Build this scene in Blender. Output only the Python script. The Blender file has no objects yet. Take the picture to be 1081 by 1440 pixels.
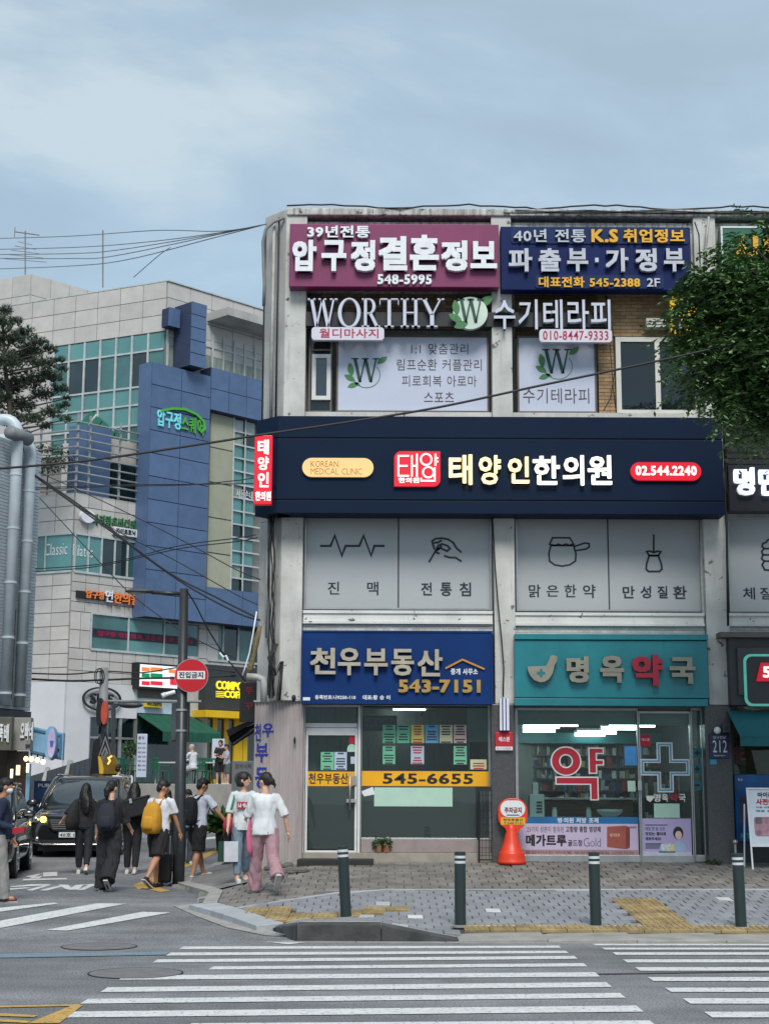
import bpy, math, random
from mathutils import Vector, Matrix, noise
random.seed(7)
RND = random.Random
scene = bpy.context.scene
COL = scene.collection
# ------------------------------------------------------------ camera
F = 2164.0; CH = 1.65
PITCH = math.atan(395/F); ROLL = 0.004
cp, sp = math.cos(PITCH), math.sin(PITCH)
cr, sr = math.cos(ROLL), math.sin(ROLL)
CAMP = Vector((0, 0, CH))
r0 = Vector((1,0,0)); u0 = Vector((0,-sp,cp)); f0 = Vector((0,cp,sp))
cR = r0*cr + u0*sr; cU = u0*cr - r0*sr
cam = bpy.data.cameras.new('camera'); camo = bpy.data.objects.new('camera', cam); COL.objects.link(camo)
M4 = Matrix.Identity(4)
for i in range(3):
    M4[i][0] = cR[i]; M4[i][1] = cU[i]; M4[i][2] = -f0[i]; M4[i][3] = CAMP[i]
camo.matrix_world = M4
cam.sensor_fit = 'VERTICAL'; cam.sensor_height = 24; cam.lens = 24*F/1440
cam.clip_end = 3000; cam.clip_start = .1
scene.camera = camo
# ------------------------------------------------------------ world, sun, exposure
EXPO = 1.3; SUN = 1.35; SKYS = 0.1
SEL, SAZ = 50, 176      # sun elevation and azimuth (deg, clockwise from +Y): behind the camera
w = bpy.data.worlds.new('World'); scene.world = w; w.use_nodes = True
nt = w.node_tree; N = nt.nodes; L = nt.links; N.clear()
out = N.new('ShaderNodeOutputWorld'); bg = N.new('ShaderNodeBackground'); bg.inputs[1].default_value = SKYS
sky = N.new('ShaderNodeTexSky'); sky.sky_type = 'NISHITA'; sky.sun_disc = False
sky.sun_elevation = math.radians(SEL); sky.sun_rotation = math.radians(SAZ)
tc = N.new('ShaderNodeTexCoord'); mp = N.new('ShaderNodeMapping'); mp.inputs['Scale'].default_value = (1.5, 1.5, 4.6)
mp.inputs['Location'].default_value = (3.1, 1.3, 0.35)
n1 = N.new('ShaderNodeTexNoise'); n1.inputs['Scale'].default_value = 1.7; n1.inputs['Detail'].default_value = 7; n1.inputs['Roughness'].default_value = .55; n1.inputs['Distortion'].default_value = .35
L.new(tc.outputs['Generated'], mp.inputs[0]); L.new(mp.outputs[0], n1.inputs['Vector'])
rp = N.new('ShaderNodeValToRGB'); cr_ = rp.color_ramp
cr_.elements[0].position = .40; cr_.elements[0].color = (1.62, 2.10, 2.50, 1)
cr_.elements[1].position = .62; cr_.elements[1].color = (2.45, 2.92, 3.12, 1)
e = cr_.elements.new(.5); e.color = (1.80, 2.36, 2.80, 1)
L.new(n1.outputs[0], rp.inputs[0])
# low sky is a clearer blue, grading with elevation of the real direction
sx = N.new('ShaderNodeSeparateXYZ'); L.new(tc.outputs['Generated'], sx.inputs[0])
mr = N.new('ShaderNodeMapRange'); mr.inputs[1].default_value = .22; mr.inputs[2].default_value = .42; mr.inputs[3].default_value = 0; mr.inputs[4].default_value = 1
L.new(sx.outputs[2], mr.inputs[0])
mxa = N.new('ShaderNodeMixRGB'); mxa.blend_type = 'MIX'; mxa.inputs[1].default_value = (1.36, 2.12, 3.15, 1)
L.new(mr.outputs[0], mxa.inputs[0])
mxb = N.new('ShaderNodeMixRGB'); mxb.inputs[0].default_value = .55
mxb.inputs[1].default_value = (1.70, 2.48, 3.20, 1); L.new(rp.outputs[0], mxb.inputs[2])
L.new(mxb.outputs[0], mxa.inputs[1]); L.new(rp.outputs[0], mxa.inputs[2])
mx = N.new('ShaderNodeMixRGB'); mx.inputs[0].default_value = .9
L.new(sky.outputs[0], mx.inputs[1]); L.new(mxa.outputs[0], mx.inputs[2])
L.new(mx.outputs[0], bg.inputs[0]); L.new(bg.outputs[0], out.inputs[0])
sl = bpy.data.lights.new('sun', 'SUN'); sl.energy = SUN; sl.angle = math.radians(24); sl.color = (1, .96, .9)
so = bpy.data.objects.new('sun', sl); COL.objects.link(so)
az, el = math.radians(SAZ), math.radians(SEL)
sd = Vector((math.sin(az)*math.cos(el), math.cos(az)*math.cos(el), math.sin(el)))
so.rotation_euler = (-sd).to_track_quat('-Z', 'Y').to_euler()
scene.view_settings.view_transform = 'Standard'; scene.view_settings.look = 'None'
scene.view_settings.exposure = EXPO; scene.view_settings.gamma = 1; scene.view_settings.use_curve_mapping = False
scene.render.engine = 'CYCLES'; scene.cycles.use_denoising = True
scene.cycles.max_bounces = 6; scene.cycles.diffuse_bounces = 3; scene.cycles.transparent_max_bounces = 12
scene.cycles.caustics_reflective = False; scene.cycles.caustics_refractive = False
scene.cycles.sample_clamp_indirect = 4
# ------------------------------------------------------------ helpers
def ray(px, py):
    dx = (px-540.5)/F; dy = (720-py)/F
    return f0 + cR*dx + cU*dy
class Fr:
    """a plane frame: origin, u (right), v (up), n (towards the street)"""
    def __init__(s, o, u, v=(0,0,1), n=None):
        s.o = Vector(o); s.u = Vector(u).normalized(); s.v = Vector(v).normalized()
        s.n = Vector(n).normalized() if n else s.u.cross(s.v)
    def off(s, d): return Fr(s.o+s.n*d, s.u, s.v, s.n)
    def uv(s, px, py, d=0):
        r = ray(px, py); o = s.o+s.n*d
        t = (o-CAMP).dot(s.n)/r.dot(s.n)
        p = CAMP+r*t-o
        return p.dot(s.u), p.dot(s.v)
    def P(s, a, b, d=0): return s.o+s.u*a+s.v*b+s.n*d
def fac(Y): return Fr((0,Y,0), (1,0,0), (0,0,1), (0,-1,0))
def P(px, py, Y):
    a, b = fac(Y).uv(px, py); return Vector((a, Y, b))
def wl(o):
    v = Vector((0,0,0))
    while o is not None:
        v = v+o.location; o = o.parent
    return v
def tagp(o, label=None, cat=None, group=None, kind=None):
    if label: o['label'] = label
    if cat: o['category'] = cat
    if group: o['group'] = group
    if kind: o['kind'] = kind
    return o
def thing(name, label, cat, loc=(0,0,0), group=None):
    o = bpy.data.objects.new(name, None); COL.objects.link(o); o.location = loc; o.empty_display_size = .1
    return tagp(o, label, cat, group)
class MB:
    def __init__(s): s.v = []; s.f = []
    def quad(s, a, b, c, d):
        i = len(s.v); s.v += [Vector(a), Vector(b), Vector(c), Vector(d)]; s.f.append((i,i+1,i+2,i+3)); return s
    def poly(s, pts):
        i = len(s.v); s.v += [Vector(p) for p in pts]; s.f.append(tuple(range(i, i+len(pts)))); return s
    def hexa(s, c):
        i = len(s.v); s.v += [Vector(p) for p in c]
        for q in ((0,3,2,1),(4,5,6,7),(0,1,5,4),(1,2,6,5),(2,3,7,6),(3,0,4,7)): s.f.append(tuple(i+k for k in q))
        return s
    def box(s, x0, y0, z0, x1, y1, z1):
        return s.hexa([(x0,y0,z0),(x1,y0,z0),(x1,y1,z0),(x0,y1,z0),(x0,y0,z1),(x1,y0,z1),(x1,y1,z1),(x0,y1,z1)])
    def fb(s, fr, a0, b0, a1, b1, d0, d1):
        if a0 > a1: a0, a1 = a1, a0
        if b0 > b1: b0, b1 = b1, b0
        P_ = fr.P
        return s.hexa([P_(a0,b0,d1),P_(a1,b0,d1),P_(a1,b0,d0),P_(a0,b0,d0),P_(a0,b1,d1),P_(a1,b1,d1),P_(a1,b1,d0),P_(a0,b1,d0)])
    def pb(s, fr, x0, y0, x1, y1, d0, d1, mode='m'):
        a0,b0,a1,b1 = rect(fr, x0, y0, x1, y1, d1, mode)
        return s.fb(fr, a0, b0, a1, b1, d0, d1)
    def prism(s, fr, pts, d0, d1):
        """2-D polygon in frame coordinates, extruded"""
        ar = sum(pts[i][0]*pts[(i+1) % len(pts)][1]-pts[(i+1) % len(pts)][0]*pts[i][1] for i in range(len(pts)))
        if ar < 0: pts = pts[::-1]
        n = len(pts); i = len(s.v)
        s.v += [fr.P(a, b, d1) for a, b in pts]+[fr.P(a, b, d0) for a, b in pts]
        s.f.append(tuple(range(i, i+n))); s.f.append(tuple(i+n+k for k in reversed(range(n))))
        for k in range(n):
            s.f.append((i+k, i+n+k, i+n+(k+1) % n, i+(k+1) % n))
        return s
    def tube(s, pts, r, n=8, cap=True):
        pts = [Vector(p) for p in pts]; rs = r if isinstance(r, (list,tuple)) else [r]*len(pts)
        base = len(s.v); prev = None
        for i, p in enumerate(pts):
            t = (pts[min(i+1,len(pts)-1)]-pts[max(i-1,0)]).normalized()
            if prev is None:
                a = t.orthogonal().normalized()
            else:
                a = (prev-t*prev.dot(t)); a = a.normalized() if a.length > 1e-6 else t.orthogonal().normalized()
            prev = a; b = t.cross(a)
            rr = rs[i]; ra, rb = rr if isinstance(rr, (list,tuple)) else (rr, rr)
            for k in range(n):
                an = 2*math.pi*k/n
                s.v.append(p+a*math.cos(an)*ra+b*math.sin(an)*rb)
        for i in range(len(pts)-1):
            for k in range(n):
                k2 = (k+1) % n
                s.f.append((base+i*n+k, base+i*n+k2, base+(i+1)*n+k2, base+(i+1)*n+k))
        if cap:
            s.f.append(tuple(base+k for k in reversed(range(n)))); s.f.append(tuple(base+(len(pts)-1)*n+k for k in range(n)))
        return s
    def lathe(s, c, prof, n=20):
        c = Vector(c); base = len(s.v)
        for r, z in prof:
            for k in range(n):
                an = 2*math.pi*k/n; s.v.append(c+Vector((r*math.cos(an), r*math.sin(an), z)))
        for i in range(len(prof)-1):
            for k in range(n):
                k2 = (k+1) % n; s.f.append((base+i*n+k, base+i*n+k2, base+(i+1)*n+k2, base+(i+1)*n+k))
        s.f.append(tuple(base+k for k in reversed(range(n)))); s.f.append(tuple(base+(len(prof)-1)*n+k for k in range(n)))
        return s
    def ell(s, c, r, m=None, nu=14, nv=9):
        c = Vector(c); base = len(s.v)
        for j in range(nv+1):
            ph = -math.pi/2+math.pi*j/nv
            for k in range(nu):
                an = 2*math.pi*k/nu
                q = Vector((r[0]*math.cos(ph)*math.cos(an), r[1]*math.cos(ph)*math.sin(an), r[2]*math.sin(ph)))
                if m is not None: q = m @ q
                s.v.append(c+q)
        for j in range(nv):
            for k in range(nu):
                k2 = (k+1) % nu; s.f.append((base+j*nu+k, base+j*nu+k2, base+(j+1)*nu+k2, base+(j+1)*nu+k))
        return s
    def mesh(s, name, loc=Vector((0,0,0)), mats=(), smooth=False):
        me = bpy.data.meshes.new(name)
        me.from_pydata([v-loc for v in s.v], [], s.f)
        for m in mats: me.materials.append(m)
        if smooth:
            me.polygons.foreach_set('use_smooth', [True]*len(me.polygons))
        me.update(); return me
    def build(s, name, mat, parent=None, smooth=False, bevel=0, label=None, cat=None, group=None, kind=None, own=False):
        if parent is None and s.v and kind is None and not own:
            xs = [v.x for v in s.v]; ys = [v.y for v in s.v]; zs = [v.z for v in s.v]
            loc = Vector(((min(xs)+max(xs))/2, (min(ys)+max(ys))/2, min(zs)))
        else: loc = Vector((0,0,0))
        base = wl(parent) if parent is not None else loc
        me = s.mesh(name, base, (mat,) if mat else (), smooth)
        o = bpy.data.objects.new(name, me); COL.objects.link(o)
        if parent is not None: o.parent = parent
        else: o.location = loc
        if bevel:
            b = o.modifiers.new('bevel', 'BEVEL'); b.width = bevel; b.segments = 2; b.limit_method = 'ANGLE'; b.angle_limit = math.radians(40)
        return tagp(o, label, cat, group, kind)
def rect(fr, x0, y0, x1, y1, d=0, mode='m'):
    ym = (y0+y1)/2; xm = (x0+x1)/2
    a0 = fr.uv(x0, ym, d)[0]; a1 = fr.uv(x1, ym, d)[0]
    if mode == 'm': b0 = fr.uv(xm, y1, d)[1]; b1 = fr.uv(xm, y0, d)[1]
    else: b0 = fr.uv(x1, y1, d)[1]; b1 = fr.uv(x0, y0, d)[1]
    return a0, b0, a1, b1
def box(name, mat, parent, fr, x0, y0, x1, y1, d0, d1, mode='m', **k):
    return MB().pb(fr, x0, y0, x1, y1, d0, d1, mode).build(name, mat, parent, **k)
def copy_tree(o, parent=None):
    c = o.copy(); COL.objects.link(c)
    if parent is not None: c.parent = parent
    for ch in list(o.children): copy_tree(ch, c)
    return c
# ------------------------------------------------------------ materials
def mat(name, col, rough=.7, var=.12, scale=3, bump=0, bscale=40, metal=0, emit=0, ecol=None, col2=None, rnd=None, rndv=.2,
        stretch=None, spec=None, stain=None, chips=None, coat=0, thresh=None, alpha=1):
    m = bpy.data.materials.new(name); m.use_nodes = True
    t = m.node_tree; N = t.nodes; L = t.links; b = N['Principled BSDF']
    b.inputs['Roughness'].default_value = rough; b.inputs['Metallic'].default_value = metal
    if spec is not None: b.inputs['Specular IOR Level'].default_value = spec
    if coat: b.inputs['Coat Weight'].default_value = coat; b.inputs['Coat Roughness'].default_value = .06
    g = N.new('ShaderNodeNewGeometry'); mpn = N.new('ShaderNodeMapping'); L.new(g.outputs['Position'], mpn.inputs[0])
    if stretch: mpn.inputs['Scale'].default_value = stretch
    c1 = tuple(col)+(1,)
    c2 = tuple(col2)+(1,) if col2 else tuple(max(0, x*(1-2*var)) for x in col)+(1,)
    no = N.new('ShaderNodeTexNoise'); no.inputs['Scale'].default_value = scale; no.inputs['Detail'].default_value = 6; no.inputs['Roughness'].default_value = .6
    L.new(mpn.outputs[0], no.inputs['Vector'])
    r = N.new('ShaderNodeValToRGB'); r.color_ramp.elements[0].position = thresh[0] if thresh else .35; r.color_ramp.elements[1].position = thresh[1] if thresh else .65
    r.color_ramp.elements[0].color = c2; r.color_ramp.elements[1].color = c1
    L.new(no.outputs[0], r.inputs[0]); cur = r.outputs[0]
    if stain:
        # vertical run-down stains: (colour, threshold)
        mp2 = N.new('ShaderNodeMapping'); mp2.inputs['Scale'].default_value = (5, 5, .35); L.new(g.outputs['Position'], mp2.inputs[0])
        n2 = N.new('ShaderNodeTexNoise'); n2.inputs['Scale'].default_value = 2.2; n2.inputs['Detail'].default_value = 8; n2.inputs['Roughness'].default_value = .7
        L.new(mp2.outputs[0], n2.inputs['Vector'])
        r2 = N.new('ShaderNodeMapRange'); r2.inputs[1].default_value = stain[1]; r2.inputs[2].default_value = stain[1]+.2; r2.inputs[4].default_value = stain[2] if len(stain) > 2 else .7
        L.new(n2.outputs[0], r2.inputs[0])
        mm = N.new('ShaderNodeMixRGB'); mm.inputs[2].default_value = tuple(stain[0])+(1,); L.new(r2.outputs[0], mm.inputs[0]); L.new(cur, mm.inputs[1]); cur = mm.outputs[0]
    if chips:
        n3 = N.new('ShaderNodeTexNoise'); n3.inputs['Scale'].default_value = chips[1]; n3.inputs['Detail'].default_value = 5; n3.inputs['Roughness'].default_value = .65
        L.new(g.outputs['Position'], n3.inputs['Vector'])
        r3 = N.new('ShaderNodeMapRange'); r3.inputs[1].default_value = chips[2]; r3.inputs[2].default_value = chips[2]+.03
        L.new(n3.outputs[0], r3.inputs[0])
        mm = N.new('ShaderNodeMixRGB'); mm.inputs[2].default_value = tuple(chips[0])+(1,); L.new(r3.outputs[0], mm.inputs[0]); L.new(cur, mm.inputs[1]); cur = mm.outputs[0]
    if rnd:
        if rnd == 'obj': oi = N.new('ShaderNodeObjectInfo'); ro = oi.outputs['Random']
        else: ro = g.outputs['Random Per Island']
        mr = N.new('ShaderNodeMapRange'); mr.inputs[3].default_value = 1-rndv; mr.inputs[4].default_value = 1+rndv; L.new(ro, mr.inputs[0])
        hs = N.new('ShaderNodeHueSaturation'); L.new(mr.outputs[0], hs.inputs['Value']); L.new(cur, hs.inputs['Color']); cur = hs.outputs[0]
    L.new(cur, b.inputs['Base Color'])
    if bump:
        nb = N.new('ShaderNodeTexNoise'); nb.inputs['Scale'].default_value = bscale; nb.inputs['Detail'].default_value = 4
        L.new(mpn.outputs[0], nb.inputs['Vector'])
        bp = N.new('ShaderNodeBump'); bp.inputs['Strength'].default_value = bump; bp.inputs['Distance'].default_value = .01
        L.new(nb.outputs[0], bp.inputs['Height']); L.new(bp.outputs[0], b.inputs['Normal'])
    if emit:
        b.inputs['Emission Color'].default_value = tuple(ecol or col)+(1,); b.inputs['Emission Strength'].default_value = emit
    return m
def glass(name, tint=(.5,.6,.6), refl=.12, clear=.8, rough=.02, film=None):
    """window glass: transparent tint mixed with a mirror coat and some dusty film"""
    m = bpy.data.materials.new(name); m.use_nodes = True; t = m.node_tree; N = t.nodes; L = t.links; N.clear()
    o = N.new('ShaderNodeOutputMaterial'); tr = N.new('ShaderNodeBsdfTransparent'); tr.inputs[0].default_value = tuple(tint)+(1,)
    gl = N.new('ShaderNodeBsdfGlossy'); gl.inputs['Roughness'].default_value = rough
    df = N.new('ShaderNodeBsdfDiffuse'); df.inputs[0].default_value = tuple(film or tint)+(1,)
    m1 = N.new('ShaderNodeMixShader'); m1.inputs[0].default_value = clear; L.new(df.outputs[0], m1.inputs[1]); L.new(tr.outputs[0], m1.inputs[2])
    lw = N.new('ShaderNodeLayerWeight'); lw.inputs[0].default_value = .35
    ad = N.new('ShaderNodeMath'); ad.operation = 'MULTIPLY_ADD'; ad.inputs[1].default_value = .35; ad.inputs[2].default_value = refl; L.new(lw.outputs['Fresnel'], ad.inputs[0]); ad.use_clamp = True
    m2 = N.new('ShaderNodeMixShader'); L.new(ad.outputs[0], m2.inputs[0]); L.new(m1.outputs[0], m2.inputs[1]); L.new(gl.outputs[0], m2.inputs[2])
    g = N.new('ShaderNodeNewGeometry'); no = N.new('ShaderNodeTexNoise'); no.inputs['Scale'].default_value = .7; L.new(g.outputs['Position'], no.inputs['Vector'])
    bp = N.new('ShaderNodeBump'); bp.inputs['Strength'].default_value = .15; bp.inputs['Distance'].default_value = .05; L.new(no.outputs[0], bp.inputs['Height']); L.new(bp.outputs[0], gl.inputs['Normal'])
    L.new(m2.outputs[0], o.inputs[0]); return m
def S(r, g, b):
    f = lambda c: ((c/255+.055)/1.055)**2.4 if c > 10 else c/255/12.92
    return (f(r), f(g), f(b))
M = {}
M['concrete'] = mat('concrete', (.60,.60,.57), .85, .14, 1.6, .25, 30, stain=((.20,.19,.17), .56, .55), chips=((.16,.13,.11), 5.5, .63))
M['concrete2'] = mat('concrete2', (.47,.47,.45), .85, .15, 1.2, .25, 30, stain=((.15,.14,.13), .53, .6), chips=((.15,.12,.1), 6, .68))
M['sillpaint'] = mat('sillpaint', (.66,.66,.63), .7, .1, 2, .2, 30, stain=((.30,.17,.08), .62, .6), chips=((.10,.07,.05), 4.5, .63))
M['tile_w'] = mat('tile_w', (.52,.52,.49), .5, .12, 3, .1, 20, rnd='island', rndv=.12, stain=((.4,.28,.1), .62, .5))
M['cable'] = mat('cable', (.015,.015,.017), .6)
M['cableg'] = mat('cableg', (.22,.23,.24), .6)
M['pipe'] = mat('pipe', (.42,.41,.38), .55, .15, 4, stain=((.2,.17,.13), .55, .5))
M['white'] = mat('white', (.72,.74,.76), .4, .05)
M['whitelet'] = mat('whitelet', (.78,.8,.84), .35, .06, 6, stain=((.35,.36,.4), .6, .45))
M['gold'] = mat('gold', S(232,190,60), .4, .06)
M['black'] = mat('black', (.012,.012,.014), .5)
M['darkgrey'] = mat('darkgrey', (.05,.052,.056), .5)
M['alu'] = mat('alu', (.42,.43,.43), .38, .08, 5, metal=.6)
M['whiteframe'] = mat('whiteframe', (.66,.67,.66), .35, .06, 4)
M['creamframe'] = mat('creamframe', (.6,.59,.54), .4, .06)
M['brownframe'] = mat('brownframe', (.12,.095,.08), .45)
M['granite'] = mat('granite', (.085,.085,.088), .35, .25, 60, .0, rnd=None)
# ------------------------------------------------------------ lettering
_fc = bpy.data.curves.new('lettering_source', 'FONT'); _fo = bpy.data.objects.new('lettering_source', _fc)
_gc = {}
def txt(mb, s, fr, R, d0, d1, bold=0.0, cells=None, keep=False, track=0, res=2):
    """lay string s as solid letters into pixel-rect or frame-rect R=(a0,b0,a1,b1) of frame fr, between depths d0 and d1. returns per-letter MBs"""
    sh_ = max(0, bold-.003); shifts = [(0,0)] if sh_ < .004 else [(-sh_,-sh_*.8),(sh_,sh_*.8),(-sh_,sh_*.8),(sh_,-sh_*.8)]+([(0,0)] if sh_ > .03 else [])
    bold = min(bold, .003); _fc.size = 1; _fc.extrude = .5; _fc.offset = bold; _fc.resolution_u = res
    gl = []; x = 0
    for ch in s:
        if ch == ' ': x += .36; continue
        kk = (ch, bold, res)
        if kk not in _gc:
            _fc.body = ch; me = bpy.data.meshes.new_from_object(_fo)
            _gc[kk] = ([v.co.copy() for v in me.vertices], [tuple(p.vertices) for p in me.polygons]); bpy.data.meshes.remove(me)
        vs, fs = _gc[kk]
        if not vs: continue
        x0 = min(v.x for v in vs); x1 = max(v.x for v in vs)
        han = ord(ch) > 0x1100 and ch != '·'
        if han: sh = x; adv = .95
        else:
            wd = max(x1-x0, .44) if ch.isdigit() else x1-x0; sh = x-x0+.02+(wd-x1+x0)/2; adv = wd+.1
        gl.append((vs, fs, sh)); x += adv+track
    X0 = min(v.x+g[2] for g in gl for v in g[0]); X1 = max(v.x+g[2] for g in gl for v in g[0])
    Y0 = min(v.y for g in gl for v in g[0]); Y1 = max(v.y for g in gl for v in g[0])
    X0 -= sh_; X1 += sh_; Y0 -= sh_*.8; Y1 += sh_*.8
    a0, b0, a1, b1 = R
    outl = []
    for vs, fs, sh in gl:
        m = MB()
        for q_, (ex, ey) in enumerate(shifts):
            i = len(m.v); m.f += [tuple(i+k for k in f) for f in fs]
            for v in vs:
                a = a0+(v.x+ex+sh-X0)/(X1-X0)*(a1-a0); b = b0+(v.y+ey-Y0)/(Y1-Y0)*(b1-b0)
                m.v.append(fr.P(a, b, d1-q_*.0005 if v.z > 0 else d0))
        outl.append(m)
        if mb is not None:
            i = len(mb.v); mb.v += m.v; mb.f += [tuple(i+k for k in f) for f in m.f]
    return outl
def word(s, fr, R, parent, m, d0=0, d1=.004, bold=.0, letters=False, name=None, mode='m', px=True, track=0, res=2, label=None):
    if px: R = rect(fr, *R, d1, mode)
    if letters:
        k = [g.build(name or 'letter', m, parent) for g in txt(None, s, fr, R, d0, d1, bold, track=track, res=res)]
        if label:
            for o in k: o['label'] = label
        return k
    mb = MB(); txt(mb, s, fr, R, d0, d1, bold, track=track, res=res); return mb.build(name or 'lettering', m, parent, label=label)
def stroke(mb, fr, pts, wd, d0, d1, closed=False):
    """polyline in frame coordinates as a ribbon with mitred joints"""
    n = len(pts); V = [Vector((p[0], p[1])) for p in pts]; Lf = []; Rt = []
    for i in range(n):
        if closed: a = V[i-1]; c = V[(i+1) % n]
        else: a = V[i-1] if i else None; c = V[i+1] if i < n-1 else None
        d1_ = (V[i]-a).normalized() if a is not None else None; d2_ = (c-V[i]).normalized() if c is not None else None
        d1_ = d1_ or d2_; d2_ = d2_ or d1_
        t = (d1_+d2_); t = t.normalized() if t.length > 1e-6 else d1_
        nn = Vector((-t.y, t.x)); k = max(.5, nn.dot(Vector((-d1_.y, d1_.x))))
        Lf.append(V[i]+nn*wd/2/k); Rt.append(V[i]-nn*wd/2/k)
    for i in range(n if closed else n-1):
        j = (i+1) % n
        mb.prism(fr, [tuple(Rt[i]), tuple(Rt[j]), tuple(Lf[j]), tuple(Lf[i])], d0, d1)
def pxpts(fr, pts, d=0): return [fr.uv(x, y, d) for x, y in pts]
def circ(c, rx, ry, n=32, a0=0, a1=360):
    full = abs(a1-a0) >= 360
    return [(c[0]+rx*math.cos(math.radians(a0+(a1-a0)*k/(n if full else n-1))), c[1]+ry*math.sin(math.radians(a0+(a1-a0)*k/(n if full else n-1)))) for k in range(n)]
def rrect(a0, b0, a1, b1, r, n=6):
    P_ = []
    for cx, cy, s in ((a1-r,b1-r,0),(a0+r,b1-r,90),(a0+r,b0+r,180),(a1-r,b0+r,270)):
        for k in range(n+1):
            an = math.radians(s+90*k/n); P_.append((cx+r*math.cos(an), cy+r*math.sin(an)))
    return P_
def cloth_noise(o, amp, sc, seed=0):
    for v in o.data.vertices:
        p = v.co*sc+Vector((seed*3.1, seed*1.7, 0)); n = noise.noise(Vector((p.x, p.y, p.z*.45)))
        v.co += v.normal*n*amp
# ------------------------------------------------------------ the lie of the land
def sstep(t): t = max(0, min(1, t)); return t*t*(3-2*t)
def road_z(x, y):
    z = .12*sstep((y-17.0)/6.5)
    if y > 30: z += 1.08*min(1, (y-30)/22)**1.3
    return z
KY = 17.85
def walk_z(x, y):
    full = .045+.062*(y-KY)
    hump = .13*sstep((x+1.3)/.4)*sstep((.95-x)/1.3)*sstep((19.8-y)/1.9)
    wgt = sstep((x+3.4)/2.4)
    z = road_z(x, y)+.04
    return (z*(1-wgt)+full*wgt if full > z else z)+hump
def ground(px, py, zf=road_z):
    r = ray(px, py); lo = 5.0; hi = lo
    while hi < 150 and (CAMP+r*hi).z > zf((CAMP+r*hi).x, (CAMP+r*hi).y): lo = hi; hi += .4
    for _ in range(24):
        m = (lo+hi)/2; p = CAMP+r*m
        if p.z > zf(p.x, p.y): lo = m
        else: hi = m
    p = CAMP+r*hi
    return Vector((p.x, p.y, zf(p.x, p.y)))
# ============================================================ GROUND
def asphalt():
    m = mat('asphalt', (.185,.188,.196), .88, .13, 2.2, .55, 70)
    t = m.node_tree; N = t.nodes; L = t.links; b = N['Principled BSDF']; src = b.inputs['Base Color'].links[0].from_socket
    g = N.new('ShaderNodeNewGeometry')
    v = N.new('ShaderNodeTexNoise'); v.inputs['Scale'].default_value = 55; v.inputs['Detail'].default_value = 3; L.new(g.outputs['Position'], v.inputs['Vector'])
    r = N.new('ShaderNodeMapRange'); r.inputs[1].default_value = .3; r.inputs[2].default_value = .72; r.inputs[3].default_value = .38; r.inputs[4].default_value = 1.85; L.new(v.outputs[0], r.inputs[0])
    mu = N.new('ShaderNodeMixRGB'); mu.blend_type = 'MULTIPLY'; mu.inputs[0].default_value = 1; L.new(src, mu.inputs[1]); L.new(r.outputs[0], mu.inputs[2])
    # old repaired patches and tyre-darkened lanes
    mp2 = N.new('ShaderNodeMapping'); mp2.inputs['Scale'].default_value = (.12, .55, 1); L.new(g.outputs['Position'], mp2.inputs[0])
    n2 = N.new('ShaderNodeTexNoise'); n2.inputs['Scale'].default_value = 1.3; n2.inputs['Detail'].default_value = 4; L.new(mp2.outputs[0], n2.inputs['Vector'])
    r2 = N.new('ShaderNodeMapRange'); r2.inputs[1].default_value = .4; r2.inputs[2].default_value = .62; r2.inputs[3].default_value = .74; r2.inputs[4].default_value = 1.14; L.new(n2.outputs[0], r2.inputs[0])
    m3 = N.new('ShaderNodeMixRGB'); m3.blend_type = 'MULTIPLY'; m3.inputs[0].default_value = 1; L.new(mu.outputs[0], m3.inputs[1]); L.new(r2.outputs[0], m3.inputs[2])
    L.new(m3.outputs[0], b.inputs['Base Color']); return m
M['asphalt'] = asphalt()
def paint(name, col):
    m = mat(name, col, .75, .08, 6, .3, 60, chips=(tuple(c*.4 for c in col), 24, .575)); return m
M['pw'] = paint('road_paint_white', (.62,.63,.62)); M['py'] = paint('road_paint_yellow', (.50,.31,.08)); M['pb'] = mat('road_paint_blue', (.12,.28,.40), .8, .1, 8, .4, 60, chips=((.17,.18,.19), 38, .47))
def sheet(name, xs, ys, zf, m, keep=None, **k):
    mb = MB(); idx = {}
    def vid(i, j):
        if (i, j) not in idx:
            idx[(i,j)] = len(mb.v); mb.v.append(Vector((xs[i], ys[j], zf(xs[i], ys[j]))))
        return idx[(i,j)]
    for i in range(len(xs)-1):
        for j in range(len(ys)-1):
            if keep and not keep((xs[i]+xs[i+1])/2, (ys[j]+ys[j+1])/2): continue
            mb.f.append((vid(i,j), vid(i+1,j), vid(i+1,j+1), vid(i,j+1)))
    return mb.build(name, m, k.pop('parent', None), smooth=True, **k)
xs = [-900,-300,-100,-50]+[-40+2*i for i in range(41)]+[50,100,300,900]
ys = [-600,-200,-60,-20,0,6,10,12,14]+[16+.5*i for i in range(80)]+[58,62,70,90,150,400,1200]
def gz(x, y): return road_z(x, y)
sheet('road', xs, ys, gz, M['asphalt'], kind='structure')
def inpoly(p, poly):
    x, y = p; c = False; n = len(poly)
    for i in range(n):
        x1, y1 = poly[i]; x2, y2 = poly[i-1]
        if (y1 > y) != (y2 > y) and x < (x2-x1)*(y-y1)/(y2-y1)+x1: c = not c
    return c
def gpoly(pts, zf=road_z): return [tuple(ground(x, y, zf)[:2]) for x, y in pts]
_mk = [0]
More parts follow.
